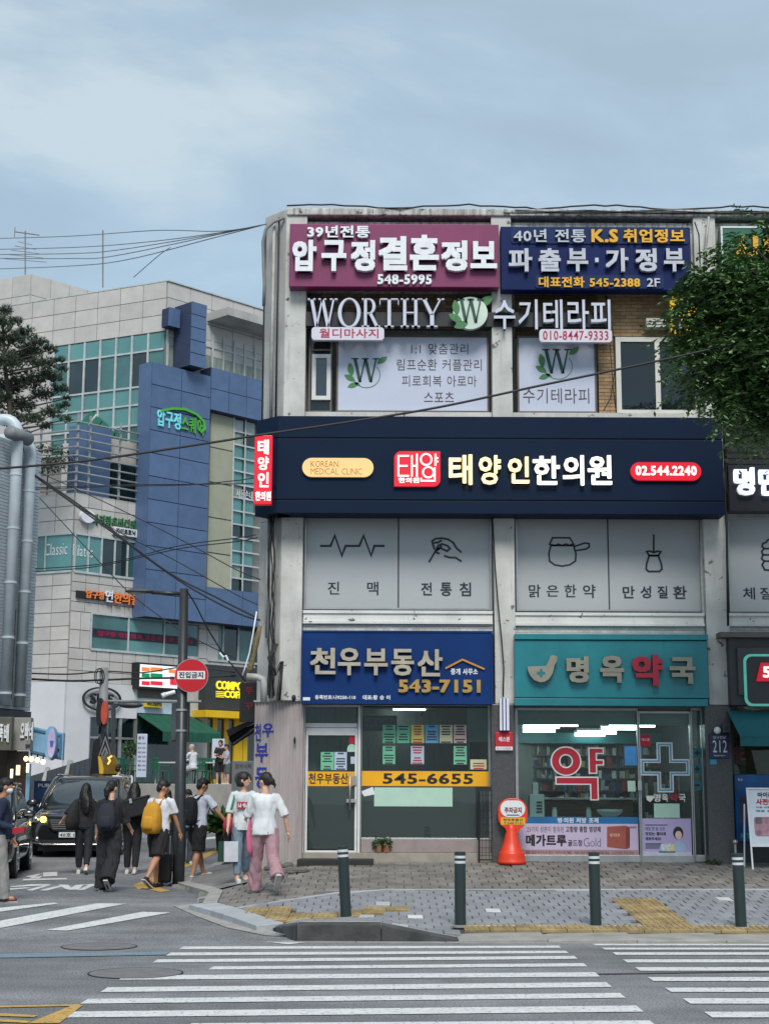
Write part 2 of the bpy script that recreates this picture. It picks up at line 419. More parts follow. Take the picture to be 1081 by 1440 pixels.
def mark(name, pts, m, parent=None, zf=road_z, h=.005, kind='structure', sub=6):
    """a painted sheet lying on the road; long quads are cut so that they follow the ground"""
    _mk[0] += 1; h += .00012*(_mk[0] % 30)
    W = gpoly(pts, zf); mb = MB()
    if len(W) == 4:
        a, b, c, d = [Vector(p) for p in W]      # a-b top edge, d-c bottom edge
        for i in range(sub):
            q = [a.lerp(b, i/sub), a.lerp(b, (i+1)/sub), d.lerp(c, (i+1)/sub), d.lerp(c, i/sub)]
            for j in range(2):
                l0 = q[0].lerp(q[3], j/2); l1 = q[1].lerp(q[2], j/2); l2 = q[1].lerp(q[2], (j+1)/2); l3 = q[0].lerp(q[3], (j+1)/2)
                mb.poly([(p.x, p.y, zf(p.x, p.y)+h) for p in (l3, l2, l1, l0)])
    else:
        mb.poly([(x, y, zf(x, y)+h) for x, y in reversed(W)])
    return mb.build(name, m, parent, kind=kind if parent is None else None)
# --- zebra crossings
cw = thing('crosswalk', None, None, (0,14,0)); cw['kind'] = 'structure'
for x, t, b_, xr, tr, br_ in ((258,1331.6,1335.4,785,1330.4,1333.4),(240,1340.2,1344.4,795,1337.6,1341),(222,1349.8,1354.2,807,1344.9,1349),(300,1359.8,1364.2,820,1355.2,1359.6),(177,1372.4,1378.6,836,1368,1374.2),(152,1389.2,1396,852,1382,1388.8),(124,1405.6,1412.4,871,1397.2,1404),(92,1423.6,1432,894,1415,1423.6),(270,1440,1450,913,1436,1446)):
    hb = b_-t; mark('stripe', [(x, t), (xr, tr), (xr+1.24*(br_-tr), br_), (x-1.6*hb, b_)], M['pw'], cw)
cw = thing('crosswalk', None, None, (6,14,0)); cw['kind'] = 'structure'
T = [1324,1328,1333.5,1340,1350,1361,1375,1390,1405,1424,1446]; Bt = [1326,1330.3,1336.2,1343.6,1354.3,1366,1380.6,1396,1412.6,1432,1456]
LX = [813,833,846,860,875,892,910,934,959,989,1020]
for t, b_, x in zip(T, Bt, LX):
    hb = b_-t; mark('stripe', [(x, t), (1420, t), (1440, b_), (x+1.5*hb, b_)], M['pw'], cw)
cw = thing('crosswalk', None, None, (-5,19,0)); cw['kind'] = 'structure'
for q in ([(-90,1286),(137-60,1270),(82,1271.5),(-90,1296)], [(-40,1303),(137,1271),(178,1271.5),(0,1306)], [(65,1308.5),(200,1283),(240,1284),(95,1309.5)], [(-160,1330),(-40,1303),(-0,1306),(-110,1332)]):
    mark('stripe', q, M['pw'], cw)
# road lettering and arrows in the side street (broken bars of a worn SLOW legend)
rm = thing('road_marking', None, None, (-6,24,.1)); rm['kind'] = 'structure'
Z = lambda pts: [(x/5.405, 1060+y/5.405) for x, y in pts]
for q in ([(190,935),(300,915),(330,912),(250,945)], [(330,905),(437,900),(437,932),(330,936)], [(250,940),(330,930),(300,950),(225,952)],
          [(180,955),(510,948),(510,958),(170,967)], [(30,1020),(240,995),(395,994),(350,1004)], [(20,1030),(200,1018),(240,1022),(20,1041)], [(200,1038),(345,1000),(393,998),(250,1042)],
          [(300,1040),(450,1005),(500,1003),(360,1042)], [(445,996),(500,1030),(560,1036),(520,998)], [(520,1036),(575,1000),(640,994),(600,1034)], [(590,1038),(690,992),(745,992),(640,1038)], [(620,1000),(690,992),(745,990),(745,1000)]):
    mark('stroke', Z(q), M['pw'], rm, sub=2)
for q in ([(296,1166),(318,1161),(320,1167),(298,1172)], [(290,1178),(330,1174),(330,1177),(288,1181)]):
    mark('stroke', q, M['pw'], rm, sub=2)
for q in ([(380,1325.8),(394,1325.2),(397,1323.6),(414,1323.6),(412,1325.2),(428,1326.2),(405,1328.6)], [(620,1324.8),(634,1324.4),(637,1323.2),(652,1323.2),(651,1324.4),(666,1325.2),(642,1327.2)]):
    mark('road_marking', q, M['pw'], sub=2)
yl = [(187,1245.5),(232,1225),(253,1216),(304,1193),(345,1172)]
for (a, b_), w0 in zip(zip(yl, yl[1:]), (9,8,7,6)):
    mark('yellow_line', [(a[0], a[1]), (b_[0], b_[1]), (b_[0]+3, b_[1]+w0*.6), (a[0]+8, a[1]+w0*.7)], M['py'])
mark('yellow_line', [(187,1246),(205,1243),(240,1253),(226,1255)], M['py'])
mark('yellow_line', [(0,1415.5),(113,1413.5),(112,1415.5),(0,1418)], M['py'])
mark('yellow_line', [(100,1415.8),(117,1414.5),(84,1440),(40,1440)], M['py'])
mark('yellow_line', [(0,1426),(54,1429),(48,1431.5),(0,1430)], M['py']); mark('yellow_line', [(0,1434),(45,1437),(38,1440),(0,1438)], M['py'])
mark('blue_line', [(-60,1343),(238,1339.5),(234,1343.5),(-60,1349)], M['pb'], sub=12)
M['seam'] = mat('seam', (.05,.052,.056), .9, .15, 5, .3, 50)
mark('road_seam', [(560,1374),(1081,1366),(1081,1367.5),(560,1375.5)], M['seam'], h=.003)
0 and mark('gutter', [(260,1284),(430,1319),(400,1322),(210,1290)], mat('gutterm', (.06,.06,.06), .9, .2, 3, .4, 50), h=.002)
# manholes: dark ring and lid, slightly sunk
for cx, cy, rx, ry in ((140,1331.5,62,2.3), (191,1369,78,4.0)):
    c = ground(cx, cy); e = ground(cx+rx, cy); R_ = (e-c).length*.86
    h = thing('manhole_cover', 'oval looking iron manhole lid %s the blue painted line on the road' % ('just behind' if cy < 1340 else 'in front of'), 'manhole', c, 'manholes in the road')
    MB().lathe((c.x, c.y, c.z+.001), [(R_*1.0,0),(R_*1.0,.006),(R_*.965,.007),(R_*.965,.003)], 48).build('rim', M['black'], h)
    MB().lathe((c.x, c.y, c.z+.001), [(R_*.96,.0),(R_*.96,.006)], 48).build('lid', mat('lid', (.17,.17,.175), .8, .15, 8, .8, 30), h)
# --- pavement
kerbline = [(1500,1319),(1081,1316),(900,1315.5),(640,1316),(540,1316.5),(428,1317.5),(381,1309)]
left = [(381,1308),(285,1272),(294,1256),(248,1243),(262,1236),(300,1216),(345,1194),(372,1183)]
WP = gpoly(kerbline+left, lambda x, y: road_z(x, y)+.03)
WP += [(-1.2,33), (14,33), (14, KY)]
sheet('pavement', [-5+.1*i for i in range(170)], [17.4+.1*i for i in range(150)], lambda x, y: walk_z(x, y)-.035, mat('joint_sand', (.07,.068,.062), .95, .2, 8, .4, 60), keep=lambda x, y: all(inpoly((x+a, y+b), WP) for a in (-.06,.06) for b in (-.16,.06)), kind='structure')
pav = bpy.data.objects['pavement']
zoneB = gpoly([(1500,1252),(1081,1251),(540,1252),(470,1256),(423,1263),(331,1277),(290,1272),(294,1256),(248,1243),(300,1216),(372,1183)], walk_z)+[(-1.2,33),(14,33),(14,21)]
zoneT1 = gpoly([(346,1278),(408,1272),(417,1281),(436,1287),(558,1273),(570,1279),(440,1291.5),(394,1298)], walk_z)
zoneT2 = gpoly([(860,1265),(921,1264),(978,1305),(909,1305)], walk_z)
zoneG = gpoly([(285,1272),(305,1269),(399,1297.7),(379,1308)], walk_z)
yT = ground(800, 1304, walk_z).y
M['pv_grey'] = mat('paver_grey', (.245,.255,.275), .8, .12, 2, .4, 60, rnd='island', rndv=.09)
M['pv_greyo'] = mat('paver_grey_one', (.245,.255,.275), .8, .12, 2, .4, 60, rnd='obj', rndv=.09)
M['pv_white'] = mat('paver_white', (.50,.51,.50), .8, .1, 3, .4, 60, rnd='obj')
M['pv_brown'] = mat('paver_brown', (.215,.200,.182), .85, .2, 2.5, .5, 60, rnd='island', rndv=.18)
M['pv_browno'] = mat('paver_brown_one', (.215,.200,.182), .85, .2, 2.5, .5, 60, rnd='obj', rndv=.18)
M['pv_yellow'] = mat('paver_yellow', (.37,.27,.125), .8, .22, 4, .4, 60, rnd='obj', rndv=.15)
M['pv_lite'] = mat('paver_granite', (.36,.38,.40), .8, .08, 4, .3, 60, rnd='obj', rndv=.08)
_unit = {}
def unitbox(m, ribs=False):
    k = (m.name, ribs)
    if k not in _unit:
        mb = MB()
        b = .06
        lo = [(-.5,-.5,-1),(.5,-.5,-1),(.5,.5,-1),(-.5,.5,-1)]; mi = [(-.5,-.5,-.12),(.5,-.5,-.12),(.5,.5,-.12),(-.5,.5,-.12)]; hi = [(-.5+b,-.5+b,0),(.5-b,-.5+b,0),(.5-b,.5-b,0),(-.5+b,.5-b,0)]
        mb.v = [Vector(p) for p in lo+mi+hi]
        for s_ in (0, 4):
            for q in range(4): mb.f.append((s_+q, s_+(q+1) % 4, s_+4+(q+1) % 4, s_+4+q))
        mb.f.append((8,9,10,11))
        if ribs:
            for r_ in range(4):
                x = -.38+.25*r_; mb.box(x-.045, -.44, -.05, x+.045, .44, .14)
        _unit[k] = mb.mesh('paver', mats=(m,))
    return _unit[k]
cands = []; mbG = MB(); mbB = MB(); rg = RND(3)
def slope(x, y):
    return math.atan((walk_z(x, y+.1)-walk_z(x, y-.1))/.2), -math.atan((walk_z(x+.1, y)-walk_z(x-.1, y))/.2)
bol = []
# new grey blocks
j = 0; y = KY+.06
while y < 23:
    off = .1*(j % 2)+.0; x = -4+off
    while x < 9:
        cx, cy = x+.1, y+.15; c = (cx, cy)
        if inpoly(c, WP) and not inpoly(c, zoneB) and not inpoly(c, zoneT1) and not inpoly(c, zoneT2) and not inpoly(c, zoneG) and not (x > .95 and abs(cy-yT) < .2) and cy > KY+.14 and not (x > .8 and cy < yT+.2):
            wt = rg.random() < .022
            cands.append((cy, cx, .189, .298, 'w' if wt else 'g'))
        x += .2
    y += .3; j += 1
# tactile blocks
for (z_, st) in ((zoneT1, .3), (zoneT2, .3)):
    xs_ = [p[0] for p in z_]; ys_ = [p[1] for p in z_]; yy = min(ys_)
    while yy < max(ys_):
        sh = 0; xx = min(xs_)
        if z_ is zoneT2:
            row = [p for p in (0, 1)]; t = (yy+.15-min(ys_))/(max(ys_)-min(ys_))
            xl = z_[3][0]*(1-t)+z_[0][0]*t
            for q in row: cands.append((yy+.15, xl+.15+.3*q, .292, .292, 'y'))
        else:
            while xx < max(xs_):
                if inpoly((xx+.15, yy+.15), z_): cands.append((yy+.15, xx+.15, .292, .292, 'y'))
                xx += .3
        yy += .3
x = .95
while x < 9:
    cands.append((yT, x+.15, .292, .37, 'y')); x += .3
# old brown slabs
j = 0; y = 19
while y < 27.5:
    x = -4.2+(.13 if j % 2 else 0); jj = 0
    while x < 9:
        cx, cy = x+.125, y+.17
        if inpoly((cx, cy), zoneB) and inpoly((cx, cy), WP): cands.append((cy, cx, .24, .325, 'b'))
        x += .25
    y += .34; j += 1
cands.sort(key=lambda q: q[0]/1.0)
MATK = {'g': 'pv_greyo', 'w': 'pv_white', 'y': 'pv_yellow', 'b': 'pv_browno'}
quota = {'g': 150, 'w': 40, 'y': 70, 'b': 40}; used = {k: 0 for k in quota}
for cy, cx, dx, dy, k in cands:
    vis = abs(cx) < .27*cy
    if vis and (used[k] < quota[k] or k in 'wy'):
        used[k] += 1
        o = bpy.data.objects.new('paver', unitbox(M[MATK[k]], k == 'y')); COL.objects.link(o); o.parent = pav
        a, b_ = slope(cx, cy)
        o.location = (cx, cy, walk_z(cx, cy)+rg.uniform(-.002,.003)+(.004 if k in 'wy' else 0)); o.scale = (dx, dy, .05); o.rotation_euler = (a, b_, 0)
    else:
        mb = mbB if k == 'b' else mbG
        jz = rg.uniform(-.005,.004) if k == 'b' else rg.uniform(-.002,.002); i = len(mb.v); hx, hy = dx/2, dy/2
        jx = rg.uniform(-.006,.006) if k == 'b' else 0
        lo = [(cx-hx+jx,cy-hy),(cx+hx+jx,cy-hy),(cx+hx+jx,cy+hy),(cx-hx+jx,cy+hy)]
        mb.v += [Vector((a, b_, walk_z(a, b_)-.05)) for a, b_ in lo]+[Vector((a+(cx-a)*.05, b_+(cy-b_)*.05, walk_z(a, b_)+jz)) for a, b_ in lo]
        for q in range(4): mb.f.append((i+q, i+(q+1) % 4, i+4+(q+1) % 4, i+4+q))
        mb.f.append((i+4,i+5,i+6,i+7))
mbG.build('paver_field', M['pv_grey'], pav)['kind'] = 'stuff'
mbB.build('paver_field', M['pv_brown'], pav)['kind'] = 'stuff'
def strip_along(name, pts, m, wid, h, seg, parent=None, zf=walk_z, up=.004, kind=None, depth=.2):
    """kerb stones or edging laid end to end along a ground polyline"""
    W = gpoly(pts, zf); out = []
    for a, b_ in zip(W, W[1:]):
        a = Vector(a); b_ = Vector(b_); n = max(1, round((b_-a).length/seg)); d = (b_-a).normalized(); nn = Vector((-d.y, d.x))
        for k in range(n):
            p = a.lerp(b_, k/n)+d*.004; q = a.lerp(b_, (k+1)/n)-d*.004
            c = [p, q, q+nn*wid, p+nn*wid]
            mb = MB(); mb.hexa([(v.x, v.y, zf(v.x, v.y)-depth) for v in c]+[(v.x, v.y, zf(v.x, v.y)+up) for v in c])
            out.append(mb.build(name, m, parent, bevel=.008))
    return out
kb = thing('kerb', None, None, (2,KY,0)); kb['kind'] = 'structure'
M['kerb'] = mat('kerb_granite', (.33,.32,.295), .85, .16, 3, .5, 50); M['kerbd'] = mat('kerb_dark', (.085,.085,.088), .85, .3, 2, .6, 30)
# low dropped kerb at the crossing and the dark raised stones
X = lambda px: ground(px, 1316).x
def kstone(x0, x1, t0, t1, m, y0=KY-.06, y1=KY+.16, flat=.012):
    mb = MB(); x0 += .003; x1 -= .003
    mb.hexa([(x0,y0,-.2),(x1,y0,-.2),(x1,y1,-.2),(x0,y1,-.2),(x0,y0,t0),(x1,y0,t1),(x1,y1,t1+.012),(x0,y1,t0+.012)]); mb.build('kerb_stone', m, kb, bevel=.01)
x = X(640)
while x < 9: kstone(x, x+1.0, .035, .05, M['kerb'], KY-.06, yT-.2); x += 1.0
kstone(X(536), X(640), .195, .035, M['kerbd']); kstone(X(421), X(536), .195, .2, M['kerbd']); gl = ground(381, 1307.5); xr_ = X(421)
mb = MB(); mb.hexa([(gl.x,gl.y-.02,-.2),(xr_-.003,KY-.06,-.2),(xr_-.003,KY+.16,-.2),(gl.x+.03,gl.y+.10,-.2),(gl.x,gl.y-.02,gl.z+.03),(xr_-.003,KY-.06,.195),(xr_-.003,KY+.16,.207),(gl.x+.03,gl.y+.10,gl.z+.045)]); mb.build('kerb_stone', M['kerbd'], kb, bevel=.01)
# light top edging on the dark stones
kstone(X(536), X(640), .19, .036, M['kerb'], KY+.16, KY+.26); kstone(X(421), X(536), .20, .20, M['kerb'], KY+.16, KY+.26)
M['gutterl'] = mat('gutter_concrete', (.26,.26,.25), .9, .12, 4, .4, 60)
x = X(381)
while x < 9:
    mb = MB(); mb.hexa([(x,KY-.14,-.1),(x+.99,KY-.14,-.1),(x+.99,KY-.065,-.1),(x,KY-.065,-.1),(x,KY-.14,.009),(x+.99,KY-.14,.009),(x+.99,KY-.065,.018),(x,KY-.065,.018)]); mb.build('gutter_stone', M['gutterl'], kb); x += 1
strip_along('edging', [(1500,1251),(1081,1250),(540,1250.5),(470,1255),(423,1262),(331,1276)], M['pv_lite'], .1, .05, 1.2, kb)
strip_along('edging', [(1081,1302),(640,1302)], mat('edge_beige', (.42,.38,.32), .85, .1), -.05, .05, 1.0, kb)
strip_along('granite_block', [(300,1268.5),(399,1298)], M['pv_lite'], -.34, .05, .32, kb, up=.006)
ap = MB(); Ao = gpoly([(243,1274),(274,1288),(319,1305),(372,1316),(425,1319)]); Ai = gpoly([(285,1271.7),(305,1280),(340,1294),(379,1308.5),(425,1318)], lambda x, y: road_z(x, y)+.04)
for k in range(4):
    for j in range(3):
        q = [Vector(Ao[k]).lerp(Vector(Ai[k]), j/3), Vector(Ao[k+1]).lerp(Vector(Ai[k+1]), j/3), Vector(Ao[k+1]).lerp(Vector(Ai[k+1]), (j+1)/3), Vector(Ao[k]).lerp(Vector(Ai[k]), (j+1)/3)]
        hz_ = lambda v, t: (road_z(v.x, v.y)+.008)*(1-t)+(road_z(v.x, v.y)+(.045 if v.x < -1.25 else .012))*t
        ap.poly([(q[0].x,q[0].y,hz_(q[0],j/3)),(q[1].x,q[1].y,hz_(q[1],j/3)),(q[2].x,q[2].y,hz_(q[2],(j+1)/3)),(q[3].x,q[3].y,hz_(q[3],(j+1)/3))])
ap.build('concrete_apron', mat('apron', (.33,.32,.30), .9, .15, 5, .5, 50), kb)
strip_along('kerb_stone', [(285,1272),(294,1257),(250,1243),(262,1236),(300,1216),(345,1194),(372,1183)], M['kerb'], -.2, .1, .9, kb, up=.03)
mb = MB(); A = gpoly([(250,1243),(297,1254),(352,1241),(368,1226),(330,1216),(300,1218)], walk_z); mb.poly([(x, y, walk_z(x, y)+.018) for x, y in A]); mb.build('concrete_slab', mat('slab', (.21,.21,.205), .9, .2, 3, .4, 40), kb)
# broken stones at the foot of the corrugated wall
br = RND(5)
for i in range(9):
    c = ground(382+br.uniform(0,42), 1222+br.uniform(-6,8), walk_z); s_ = br.uniform(.06,.17)
    mb = MB(); mb.ell((c.x, c.y, c.z+.02), (s_, s_*.7, s_*.35), None, 7, 5)
    mb.build('loose_stone', mat('stone%d' % i, (.14,.135,.125), .9, .2, 9, .5, 30), label=('broken flat stone at the corrugated wall foot, '+('largest','smallest','nearest the door step','nearest the kerb','tilted','darkest','palest','hindmost','front')[i]+' one'), cat='stone', group='broken stones by the corrugated wall')
# ============================================================ THE CORNER BUILDING
YF = 26.0; FA = fac(YF)
B = thing('commercial_building', 'three storey weathered concrete corner building stacked with shop signs', 'building', (3, YF, .3))
GZ = .4
def zb(py, px=700, d=0): return FA.uv(px, py, d)[1]
def xa(px, py, d=0): return FA.uv(px, py, d)[0]
zroof = zb(303, 600)
M['parapet'] = mat('concrete_parapet', (.60,.59,.56), .9, .2, 2.4, .3, 30, stain=((.10,.09,.08), .44, .75), chips=((.12,.1,.09), 7, .6))

M['inner'] = mat('inner_wall', (.30,.31,.30), .8, .05)
M['dark'] = mat('dark_room', (.03,.032,.035), .9)
# pillars (tapering px because of the tilt: take each at mid height)
def pillar(x0, x1, ymid, ztop, zbot, m, d1=.3, d0=-.1, **k):
    a0 = xa(x0, ymid, d1); a1 = xa(x1, ymid, d1)
    return MB().fb(FA, a0, zbot, a1, ztop, d0, d1).build('pillar', m, B, bevel=.012, **k)
zg = zb(990, 700, .3)
pillar(395.5, 426, 760, zroof-.12, zb(985,400,.3), M['concrete'])
pillar(694, 723, 760, zroof-.12, zg, M['concrete'])
pillar(989, 1021, 760, zroof-.12, zg, M['concrete'])
pillar(1290, 1320, 760, zroof-.12, zg, M['concrete'])
for x0, x1 in ((691,724),(993,1030)): pillar(x0, x1, 1100, zg-.003, -.1, M['granite'], .31, label='dark grey granite clad pillar base')
# slab and back mass
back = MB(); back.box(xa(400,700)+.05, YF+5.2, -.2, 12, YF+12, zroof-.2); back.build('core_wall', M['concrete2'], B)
MB().fb(FA, xa(405,310,.34)-.02, zroof-.13, 11.5, zroof, -9, .34).build('roof_slab', M['parapet'], B, bevel=.02)
# roof edge felt/cables lying along the parapet
rr = RND(2); pts = []
for k in range(60): pts.append((xa(405,303)+k*.2, YF-.34+rr.uniform(-.03,.03), zroof+.02+rr.uniform(0,.03)+.03*math.sin(k*.5)))
mb = MB().tube(pts, .016, 5); mb.build('overhead_cable', M['cable'], label='black cable lying loosely along the roof edge of the corner building', cat='cable')
for q_ in range(4):
    k0 = rr.randrange(0, 30); pts = [(xa(405,303)+k*.2, YF-.345-.012*q_, zroof-.03-.05*abs(math.sin(k*.23+q_*1.7))) for k in range(k0, k0+26)]
    MB().tube(pts, .009, 5).build('wall_cable', M['cable'], B)
# parapet band behind roof signs and floor beams
def beam(y0, y1, x0=426, x1=1100, d0=-.1, d1=.2, m='concrete', name='beam', xm=None):
    b1 = zb(y0, xm or 700, d1); b0 = zb(y1, xm or 700, d1); return MB().fb(FA, xa(x0,(y0+y1)/2,d1), b0, xa(x1,(y0+y1)/2,d1)+(2 if x1 > 1081 else 0), b1, d0, d1).build(name, M[m], B)
beam(313, 409, 426, 1300, m='parapet')
# chamfered corner
cf = Vector((-1, 1, 0)).normalized()       # runs back-left from the facade edge
FC = Fr(( xa(396,760,.3), YF-.3, 0), (cf.x*-1, cf.y*-1, 0), (0,0,1), (-cf.y, -abs(cf.x), 0))
def cpx(px, py): return FC.uv(px, py)[0]
cl = cpx(371, 420)
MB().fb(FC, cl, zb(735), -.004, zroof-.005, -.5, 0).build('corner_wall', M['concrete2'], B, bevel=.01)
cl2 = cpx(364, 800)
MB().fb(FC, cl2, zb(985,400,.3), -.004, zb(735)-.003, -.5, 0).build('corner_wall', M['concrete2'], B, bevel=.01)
e0 = FC.P(cl, 0)
sdv = Vector((.69,.72,0)).normalized()
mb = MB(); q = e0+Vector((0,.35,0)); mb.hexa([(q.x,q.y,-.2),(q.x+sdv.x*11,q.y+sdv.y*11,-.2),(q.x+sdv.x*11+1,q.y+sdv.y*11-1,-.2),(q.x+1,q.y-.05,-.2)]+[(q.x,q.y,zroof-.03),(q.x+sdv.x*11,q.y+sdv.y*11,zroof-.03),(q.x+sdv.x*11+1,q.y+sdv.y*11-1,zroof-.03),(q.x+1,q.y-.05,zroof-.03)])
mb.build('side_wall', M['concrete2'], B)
# recessed seam of the pier next to the front (a dark slot with pipes)
for px, r, m, y0, y1 in ((385,.028,'pipe',322,600),(391,.016,'cable',315,600),(377,.02,'pipe',722,900),(386,.045,'pipe',722,985),(372,.014,'cable',322,600)):
    a = FC.uv(px, (y0+y1)/2, .06)[0]; mb = MB().tube([FC.P(a, zb(y0), .06+r), FC.P(a+.004, zb((y0+y1)/2), .07+r), FC.P(a, zb(y1), .06+r)], r, 10)
    mb.build('drain_pipe' if m == 'pipe' else 'conduit', M[m], B, smooth=True)
# grey loop of cable hanging from the roof corner
pts = [P(x, y, 25.7) for x, y in ((400,306),(385,312),(374,322),(370,340),(371,380),(372,400),(371,430))]
MB().tube(pts, .03, 8).build('drain_pipe', M['cableg'], B, smooth=True)
# ------------------------------------------------ third floor
M['brick'] = mat('brick_tan', (.43,.28,.15), .85, .15, 3, .3, 40, rnd='island', rndv=.2)
M['brickd'] = mat('brick_brown', (.20,.13,.075), .85, .15, 3, .3, 40, rnd='island', rndv=.3)
def brickwall(x0, y0, x1, y1, m, d=.0, bw=.2, bh=.065, name='brick_panel'):
    a0,b0,a1,b1 = rect(FA, x0, y0, x1, y1, d)
    p = MB().fb(FA, a0, b0, a1, b1, d-.08, d-.008).build(name, mat('mortar', (.22,.19,.16) if m == 'brick' else (.05,.04,.035), .9, .1), B)
    mb = MB(); r = 0; b = b0
    while b < b1-.01:
        a = a0-(bw/2 if r % 2 else 0)
        while a < a1:
            s_, e_ = max(a, a0), min(a+bw-.01, a1)
            if e_-s_ > .02: mb.fb(FA, s_, b, e_, min(b+bh-.01, b1), d-.01, d+rr.uniform(-.002,.003))
            a += bw
        b += bh; r += 1
    o = mb.build('bricks', M[m], p); o['kind'] = 'stuff'; return p
brickwall(428, 409, 692, 463, 'brickd'); brickwall(724, 409, 840, 475, 'brickd'); brickwall(840, 409, 985, 473, 'brick')
brickwall(841, 475, 864, 582, 'brick')
def window(x0, y0, x1, y1, cols, fm, gm, fw=.05, d=.02, rows=None, name='window', mode='m', fr=None, back=None, parent=None, sill=None):
    """frame, mullions and one pane per opening; cols/rows are fractions"""
    fr = fr or FA; parent = parent or B
    a0,b0,a1,b1 = rect(fr, x0, y0, x1, y1, d, mode); mb = MB()
    mb.fb(fr, a0, b0, a1, b0+fw, d-.08, d); mb.fb(fr, a0, b1-fw, a1, b1, d-.08, d)
    mb.fb(fr, a0, b0+fw, a0+fw, b1-fw, d-.08, d); mb.fb(fr, a1-fw, b0+fw, a1, b1-fw, d-.08, d)
    w_ = mb.build(name, fm, parent)
    cs = [0]+list(cols)+[1]; rs = [0]+list(rows or [])+[1]
    A = lambda t: a0+(a1-a0)*t; Bz = lambda t: b0+(b1-b0)*t
    for t in cols: MB().fb(fr, A(t)-fw*.5, b0+fw+.001, A(t)+fw*.5, b1-fw-.001, d-.06, d-.005).build('mullion', fm, w_)
    for t in rs[1:-1]: MB().fb(fr, a0+fw+.001, Bz(t)-fw*.4, a1-fw-.001, Bz(t)+fw*.4, d-.055, d-.012).build('transom', fm, w_)
    for i in range(len(cs)-1):
        for j in range(len(rs)-1):
            g = gm[(i+j*3) % len(gm)] if isinstance(gm, list) else gm
            MB().fb(fr, A(cs[i])+.01, Bz(rs[j])+.01, A(cs[i+1])-.01, Bz(rs[j+1])-.01, d-.05, d-.035).build('pane', g, w_)
    if back: MB().fb(fr, a0+.005, b0+.005, a1-.005, b1-.005, d-.6, d-.5).build('blind', back, w_)
    return w_
M['g_teal'] = glass('glass_teal', (.25,.42,.42), .10, .8, film=(.05,.12,.13))
M['g_dark'] = glass('glass_dark', (.25,.36,.37), .05, .75, film=(.03,.055,.06))
M['g_shop'] = glass('glass_shop', (.70,.80,.78), .015, .985, film=(.12,.14,.14))
window(434, 464, 467, 580, [], M['brownframe'], M['g_dark'], .035, .02, rows=[.16,.76])
window(438.5, 498, 465, 562, [], M['whiteframe'], M['g_teal'], .07, .05, back=mat('curtain_teal', (.2,.42,.42), .8, .2, 9, stretch=(4,4,.3)))
M['poster'] = mat('poster_white', (.50,.54,.66), .3, .03, 1)
M['inkbrown'] = mat('ink_brown', (.07,.05,.05), .5)
M['leafg'] = mat('leaf_print', (.06,.22,.07), .5, .15, 12); M['leafd'] = mat('w_green', (.012,.07,.05), .45)
SER = {
 'W': [((.0,1),(.30,1),.0), ],
}
def serif(mb, fr, ch, R, d0, d1):
    """roman capitals drawn from thick and thin strokes with slab-thin serifs"""
    a0, b0, a1, b1 = R; W_ = a1-a0; H_ = b1-b0
    def pg(pts): mb.prism(fr, [(a0+x*W_, b0+y*H_) for x, y in pts], d0, d1)
    def bar(x0, y0, x1, y1): pg([(x0,y0),(x1,y0),(x1,y1),(x0,y1)])
    def dia(xa_, ya, xb, yb, t): pg([(xa_-t,ya),(xa_+t,ya),(xb+t,yb),(xb-t,yb)])
    s_ = .045
    if ch == 'W':
        dia(.32,0,.14,1,.055); dia(.32,0,.50,1,.028); dia(.70,0,.50,1,.055); dia(.70,0,.88,1,.028)
        for x in (.14,.50,.88): bar(x-.13,1-s_,x+.13,1)
    elif ch == 'O':
        o = circ((.5,.5),.5,.52,28); i_ = circ((.5,.5),.34,.47,28)
        for k in range(28): pg([o[k], o[(k+1) % 28], i_[(k+1) % 28], i_[k]])
    elif ch in 'RHTY':
        if ch == 'R':
            bar(.14,0,.30,1); bar(.02,0,.42,s_); bar(.02,1-s_,.2,1)
            o = circ((.42,.73),.34,.27,16,90,-90); i_ = circ((.42,.73),.18,.225,16,90,-90)
            for k in range(15): pg([o[k], o[k+1], i_[k+1], i_[k]])
            bar(.28,1-s_,.43,1); bar(.28,.46,.43,.46+s_); dia(.86,0,.48,.48,.09); bar(.8,0,1.02,s_)
        if ch == 'H':
            for x in (.16,.70): bar(x,0,x+.15,1); bar(x-.12,0,x+.27,s_); bar(x-.12,1-s_,x+.27,1)
            bar(.3,.48,.72,.48+s_)
        if ch == 'T':
            bar(.42,0,.59,1); bar(.28,0,.73,s_); bar(.02,1-s_,.98,1); bar(.02,.78,.06,1); bar(.94,.78,.98,1)
        if ch == 'Y':
            bar(.42,0,.58,.45); bar(.28,0,.72,s_); dia(.49,.42,.16,1,.075); dia(.51,.42,.86,1,.035)
            for x in (.16,.86): bar(x-.14,1-s_,x+.14,1)
def leaf(c, r, ang, w=.5, n=10):
    ca, sa = math.cos(ang), math.sin(ang); out = []
    for k in range(n+1):
        t = k/n; x = r*(2*t-1); y = w*r*math.sin(math.pi*t)**.8; out.append((x, y))
    for k in range(1, n):
        t = 1-k/n; x = r*(2*t-1); out.append((x, -w*r*math.sin(math.pi*t)**.8))
    return [(c[0]+x*ca-y*sa, c[1]+x*sa+y*ca) for x, y in out]
